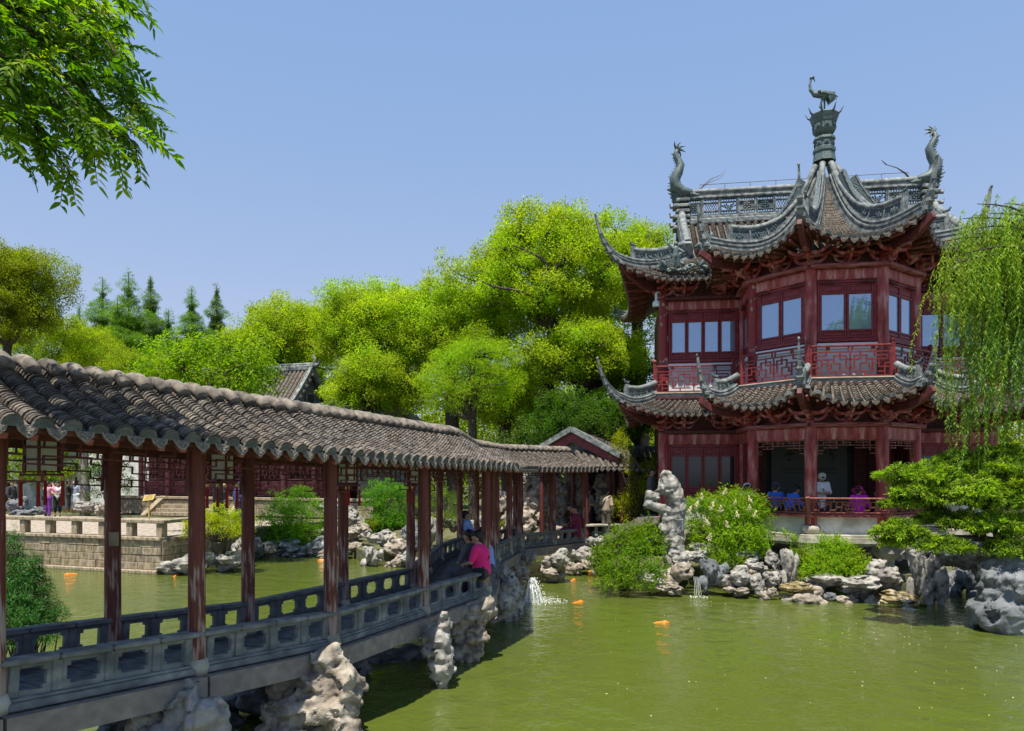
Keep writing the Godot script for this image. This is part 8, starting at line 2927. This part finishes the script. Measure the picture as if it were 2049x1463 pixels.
	if o.has("hat"):
		var hm := MB.new()
		hm.lathe([Vector2(0.104, 0.03), Vector2(0.108, 0.07), Vector2(0.095, 0.125), Vector2(0.05, 0.155), Vector2(0, 0.16)], 16, Transform3D(Basis(), Vector3(0, 0, -0.01)), false)
		if o.get("brim", "cap") == "cap":
			hm.prism(PackedVector2Array([Vector2(-0.08, 0.0), Vector2(0.08, 0.0), Vector2(0.07, 0.07), Vector2(0.035, 0.105), Vector2(-0.035, 0.105), Vector2(-0.07, 0.07)]), -0.006, 0.006, Transform3D(Basis(Vector3.RIGHT, Vector3.BACK, Vector3.DOWN) * Basis(Vector3.RIGHT, -0.2), Vector3(0, 0.045, 0.075)))
		else:
			hm.lathe([Vector2(0.1, 0.04), Vector2(0.19, 0.0), Vector2(0.19, -0.008), Vector2(0.1, 0.03)], 18, Transform3D(), false)
		part(root, "hat", hm, cloth(o.hat), hb)
	if o.has("bag"):
		var bg := MB.new()
		if o.get("backpack", false):
			bg.bbox(chest + Vector3(0, -0.06, -0.2), Vector3(0.28, 0.4, 0.15), 0.05)
		else:
			bg.bbox(hip + Vector3(0.19, 0.0, -0.02), Vector3(0.1, 0.2, 0.24), 0.03)
			bg.tube([chest + Vector3(-0.13, 0.13, 0.06), chest + Vector3(0.02, -0.05, 0.155 * fat), hip + Vector3(0.15, 0.08, 0.07)], [0.016, 0.016, 0.016], 5)
			bg.tube([chest + Vector3(-0.13, 0.13, -0.06), chest + Vector3(0.02, -0.05, -0.155 * fat), hip + Vector3(0.15, 0.08, -0.07)], [0.016, 0.016, 0.016], 5)
		part(root, "bag", bg, cloth(o.bag))
	if o.get("phone", false):
		var w: Vector3 = (hands[0].origin + hands[1].origin) * 0.5 + Vector3(0, 0.03, 0.07)
		if arms[0] != arms[1]: w = hands[0].origin + Vector3(0, 0.06, 0.06)
		var ph := MB.new()
		ph.bbox(w, Vector3(0.16, 0.09, 0.012), 0.004, Basis(Vector3.RIGHT, -0.6))
		part(root, "phone", ph, plain(o.get("phone_color", lin(0.05, 0.05, 0.06)), 0.3))
	return root

func cloth(c: Color) -> StandardMaterial3D:
	var m := plain(c, 0.9)
	m.rim_enabled = true
	m.rim = 0.3
	return m

func build_people() -> void:
	people_parts()
	M.skin = plain(lin(0.42, 0.25, 0.17), 0.6)
	M.skin.vertex_color_use_as_albedo = true
	var black := lin(0.012, 0.012, 0.014)
	var hair := lin(0.012, 0.01, 0.009)
	# corridor
	var p := cpt(1, 0.965, 0.0, -0.1)
	person("woman in a bright pink shirt seated on the corridor's balustrade, seen from behind", p, -1.95, {"sit": true, "top": lin(0.8, 0.02, 0.2), "legs": lin(0.06, 0.05, 0.055), "hair": hair, "fat": 1.2, "sleeve": 0.45, "lean": 0.12, "nod": 0.3, "arms": ["lap", "lap"], "cell": 0.02, "bag": black})
	p = cpt(2, 0.1, -0.02, -0.1)
	person("visitor in a light blue shirt sitting just behind the woman in pink", p, -1.5, {"sit": true, "top": lin(0.16, 0.32, 0.75), "legs": lin(0.05, 0.06, 0.09), "hair": hair, "sleeve": 0.45, "lean": 0.15, "nod": 0.2, "arms": ["lap", "lap"]})
	p = cpt(2, 0.02, 0.22, -0.1)
	person("dark-haired companion in grey trousers sitting beyond the woman in pink", p, -2.2, {"sit": true, "top": lin(0.1, 0.11, 0.13), "legs": lin(0.08, 0.095, 0.12), "hair": hair, "sleeve": 0.5, "lean": 0.2, "nod": 0.35, "arms": ["chin", "lap"]})
	p = cpt(3, 0.55, 1.3, -0.1)
	person("visitor in a blue striped shirt and black trousers leaning at the corridor's far side", p, 2.2, {"sit": true, "top": lin(0.22, 0.36, 0.75), "legs": black, "hair": hair, "sleeve": 1.0, "lean": -0.1, "arms": ["lap", "lap"]})
	p = cpt(4, 0.9, 0.05, -0.1)
	person("woman in a maroon dress seated at the corridor's far end holding up a phone", p, -1.9, {"sit": true, "top": lin(0.16, 0.015, 0.05), "legs": lin(0.14, 0.014, 0.045), "hair": hair, "sleeve": 0.9, "fat": 1.1, "long_top": true, "arms": ["up", "lap"], "phone": true, "phone_color": lin(0.6, 0.6, 0.62)})
	person("visitor in a pale beige jacket with a shoulder bag by the small gateway", Vector3(3.35, 0.95, -25.6), 2.6, {"top": lin(0.42, 0.34, 0.24), "legs": lin(0.1, 0.09, 0.08), "hair": hair, "bag": black, "arms": ["down", "hold"]})
	person("visitor in grey and black standing in the shade behind the maroon sitter", Vector3(2.75, 0.95, -26.2), 0.4, {"top": lin(0.2, 0.19, 0.17), "legs": black, "hair": hair, "arms": ["hold", "hold"]})
	person("walker in black trousers and white-soled shoes, half hidden by the upright rock", at(1303, 1037, 24.2), 1.3, {"top": lin(0.08, 0.08, 0.09), "legs": black, "hair": hair, "stride": 0.22, "shoes": lin(0.45, 0.5, 0.6)})
	# pavilion
	var px := Transform3D(Basis(Vector3.UP, deg_to_rad(-9.0)), Vector3(9.576, 1.49, -22.07))
	person("man in a white shirt and pale cap reading a map in the pavilion's open bay", px * Vector3(-0.45, 0.02, 1.45), -0.15, {"top": lin(0.75, 0.8, 0.9), "legs": lin(0.04, 0.05, 0.09), "hair": hair, "hat": lin(0.55, 0.56, 0.5), "brim": "cap", "nod": 0.5, "arms": ["hold", "hold"], "long_top": true, "phone": true, "phone_color": lin(0.45, 0.42, 0.3), "bag": lin(0.05, 0.05, 0.08), "sleeve": 0.6, "cell": 0.02})
	person("visitor in a magenta jacket and sun hat sitting on the pavilion's bench", px * Vector3(0.42, 0.08, 1.98), PI - 0.35, {"sit": true, "top": lin(0.75, 0.02, 0.65), "legs": lin(0.62, 0.015, 0.55), "hair": hair, "hat": lin(0.75, 0.05, 0.42), "brim": "wide", "lean": 0.35, "nod": 0.6, "arms": ["lap", "lap"], "look": -0.5, "cell": 0.02})
	person("man in a bright blue hooded jacket sitting at the left of the pavilion's bay", px * Vector3(-1.35, 0.1, 1.5), 1.9, {"sit": true, "top": lin(0.015, 0.16, 0.85), "legs": lin(0.03, 0.04, 0.08), "hair": hair, "lean": 0.4, "nod": 0.55, "arms": ["lap", "lap"], "cell": 0.02})
	person("visitor in a purple cap beside the man in the blue jacket", px * Vector3(-1.68, 0.12, 1.25), 2.6, {"sit": true, "top": lin(0.02, 0.12, 0.55), "legs": black, "hair": hair, "hat": lin(0.09, 0.08, 0.2), "brim": "cap", "nod": 0.35, "arms": ["lap", "lap"]})
	person("visitor in a pale blue print shirt and white cap at the pavilion's left corner post", px * Vector3(-2.45, 0.1, 1.1), 2.9, {"sit": true, "top": lin(0.3, 0.45, 0.62), "legs": black, "hair": hair, "hat": lin(0.6, 0.6, 0.6), "brim": "cap", "arms": ["lap", "lap"]})
	person("visitor in black with red trim bending at the right of the pavilion's bay", px * Vector3(1.5, 0.05, 1.05), -1.9, {"sit": true, "top": black, "legs": black, "hair": hair, "lean": 0.5, "nod": 0.5, "bag": lin(0.7, 0.02, 0.02), "arms": ["lap", "lap"]})
	# terrace
	var ty := 1.1
	var tp := func(x: float, y: float) -> Vector3: return on(x, y, ty)
	person("woman in a pink hooded top and purple trousers taking a photo on the terrace", tp.call(95, 1036), 2.9, {"top": lin(0.62, 0.26, 0.36), "legs": lin(0.16, 0.03, 0.26), "hair": hair, "arms": ["up", "up"], "bag": black, "fat": 1.05})
	person("woman in a white T-shirt and black cropped trousers on the terrace", tp.call(115, 1034), 0.5, {"top": lin(0.62, 0.64, 0.68), "legs": black, "leg": 0.8, "hair": hair, "arms": ["hold", "hold"], "sleeve": 0.4, "bag": black})
	person("visitor dressed all in black behind the woman in white", tp.call(137, 1024), 2.2, {"top": black, "legs": black, "hair": hair, "arms": ["up", "down"]})
	person("woman in a grey-blue top and white shorts beside the tree trunk", tp.call(153, 1024), 2.9, {"top": lin(0.25, 0.32, 0.44), "legs": lin(0.6, 0.62, 0.68), "skirt": true, "leg": 0.35, "hair": hair, "long_hair": true, "arms": ["down", "down"], "sleeve": 0.3})
	person("visitor with a bright blue backpack right of the tree trunk", tp.call(184, 1018), 3.0, {"top": lin(0.2, 0.2, 0.22), "legs": lin(0.3, 0.24, 0.17), "leg": 0.55, "hair": hair, "bag": lin(0.03, 0.25, 0.6), "backpack": true, "arms": ["down", "hold"]})
	person("visitor in dark clothes with a backpack, half hidden by the leftmost column", tp.call(24, 1032), 1.4, {"top": lin(0.03, 0.03, 0.035), "legs": lin(0.02, 0.03, 0.05), "leg": 0.6, "hair": hair, "bag": lin(0.05, 0.07, 0.08), "backpack": true})
	person("bald man in a black shirt with a shoulder strap at the foot of the steps", on(447, 1048, ty), 2.9, {"top": black, "legs": lin(0.05, 0.05, 0.06), "bag": lin(0.1, 0.07, 0.05), "sleeve": 0.4, "arms": ["down", "hold"]})
	person("man in a navy jacket and dark cap at the foot of the steps", on(476, 1046, ty), 2.6, {"top": lin(0.03, 0.05, 0.16), "legs": lin(0.02, 0.025, 0.05), "hair": hair, "hat": lin(0.015, 0.02, 0.05), "brim": "cap", "long_top": true})
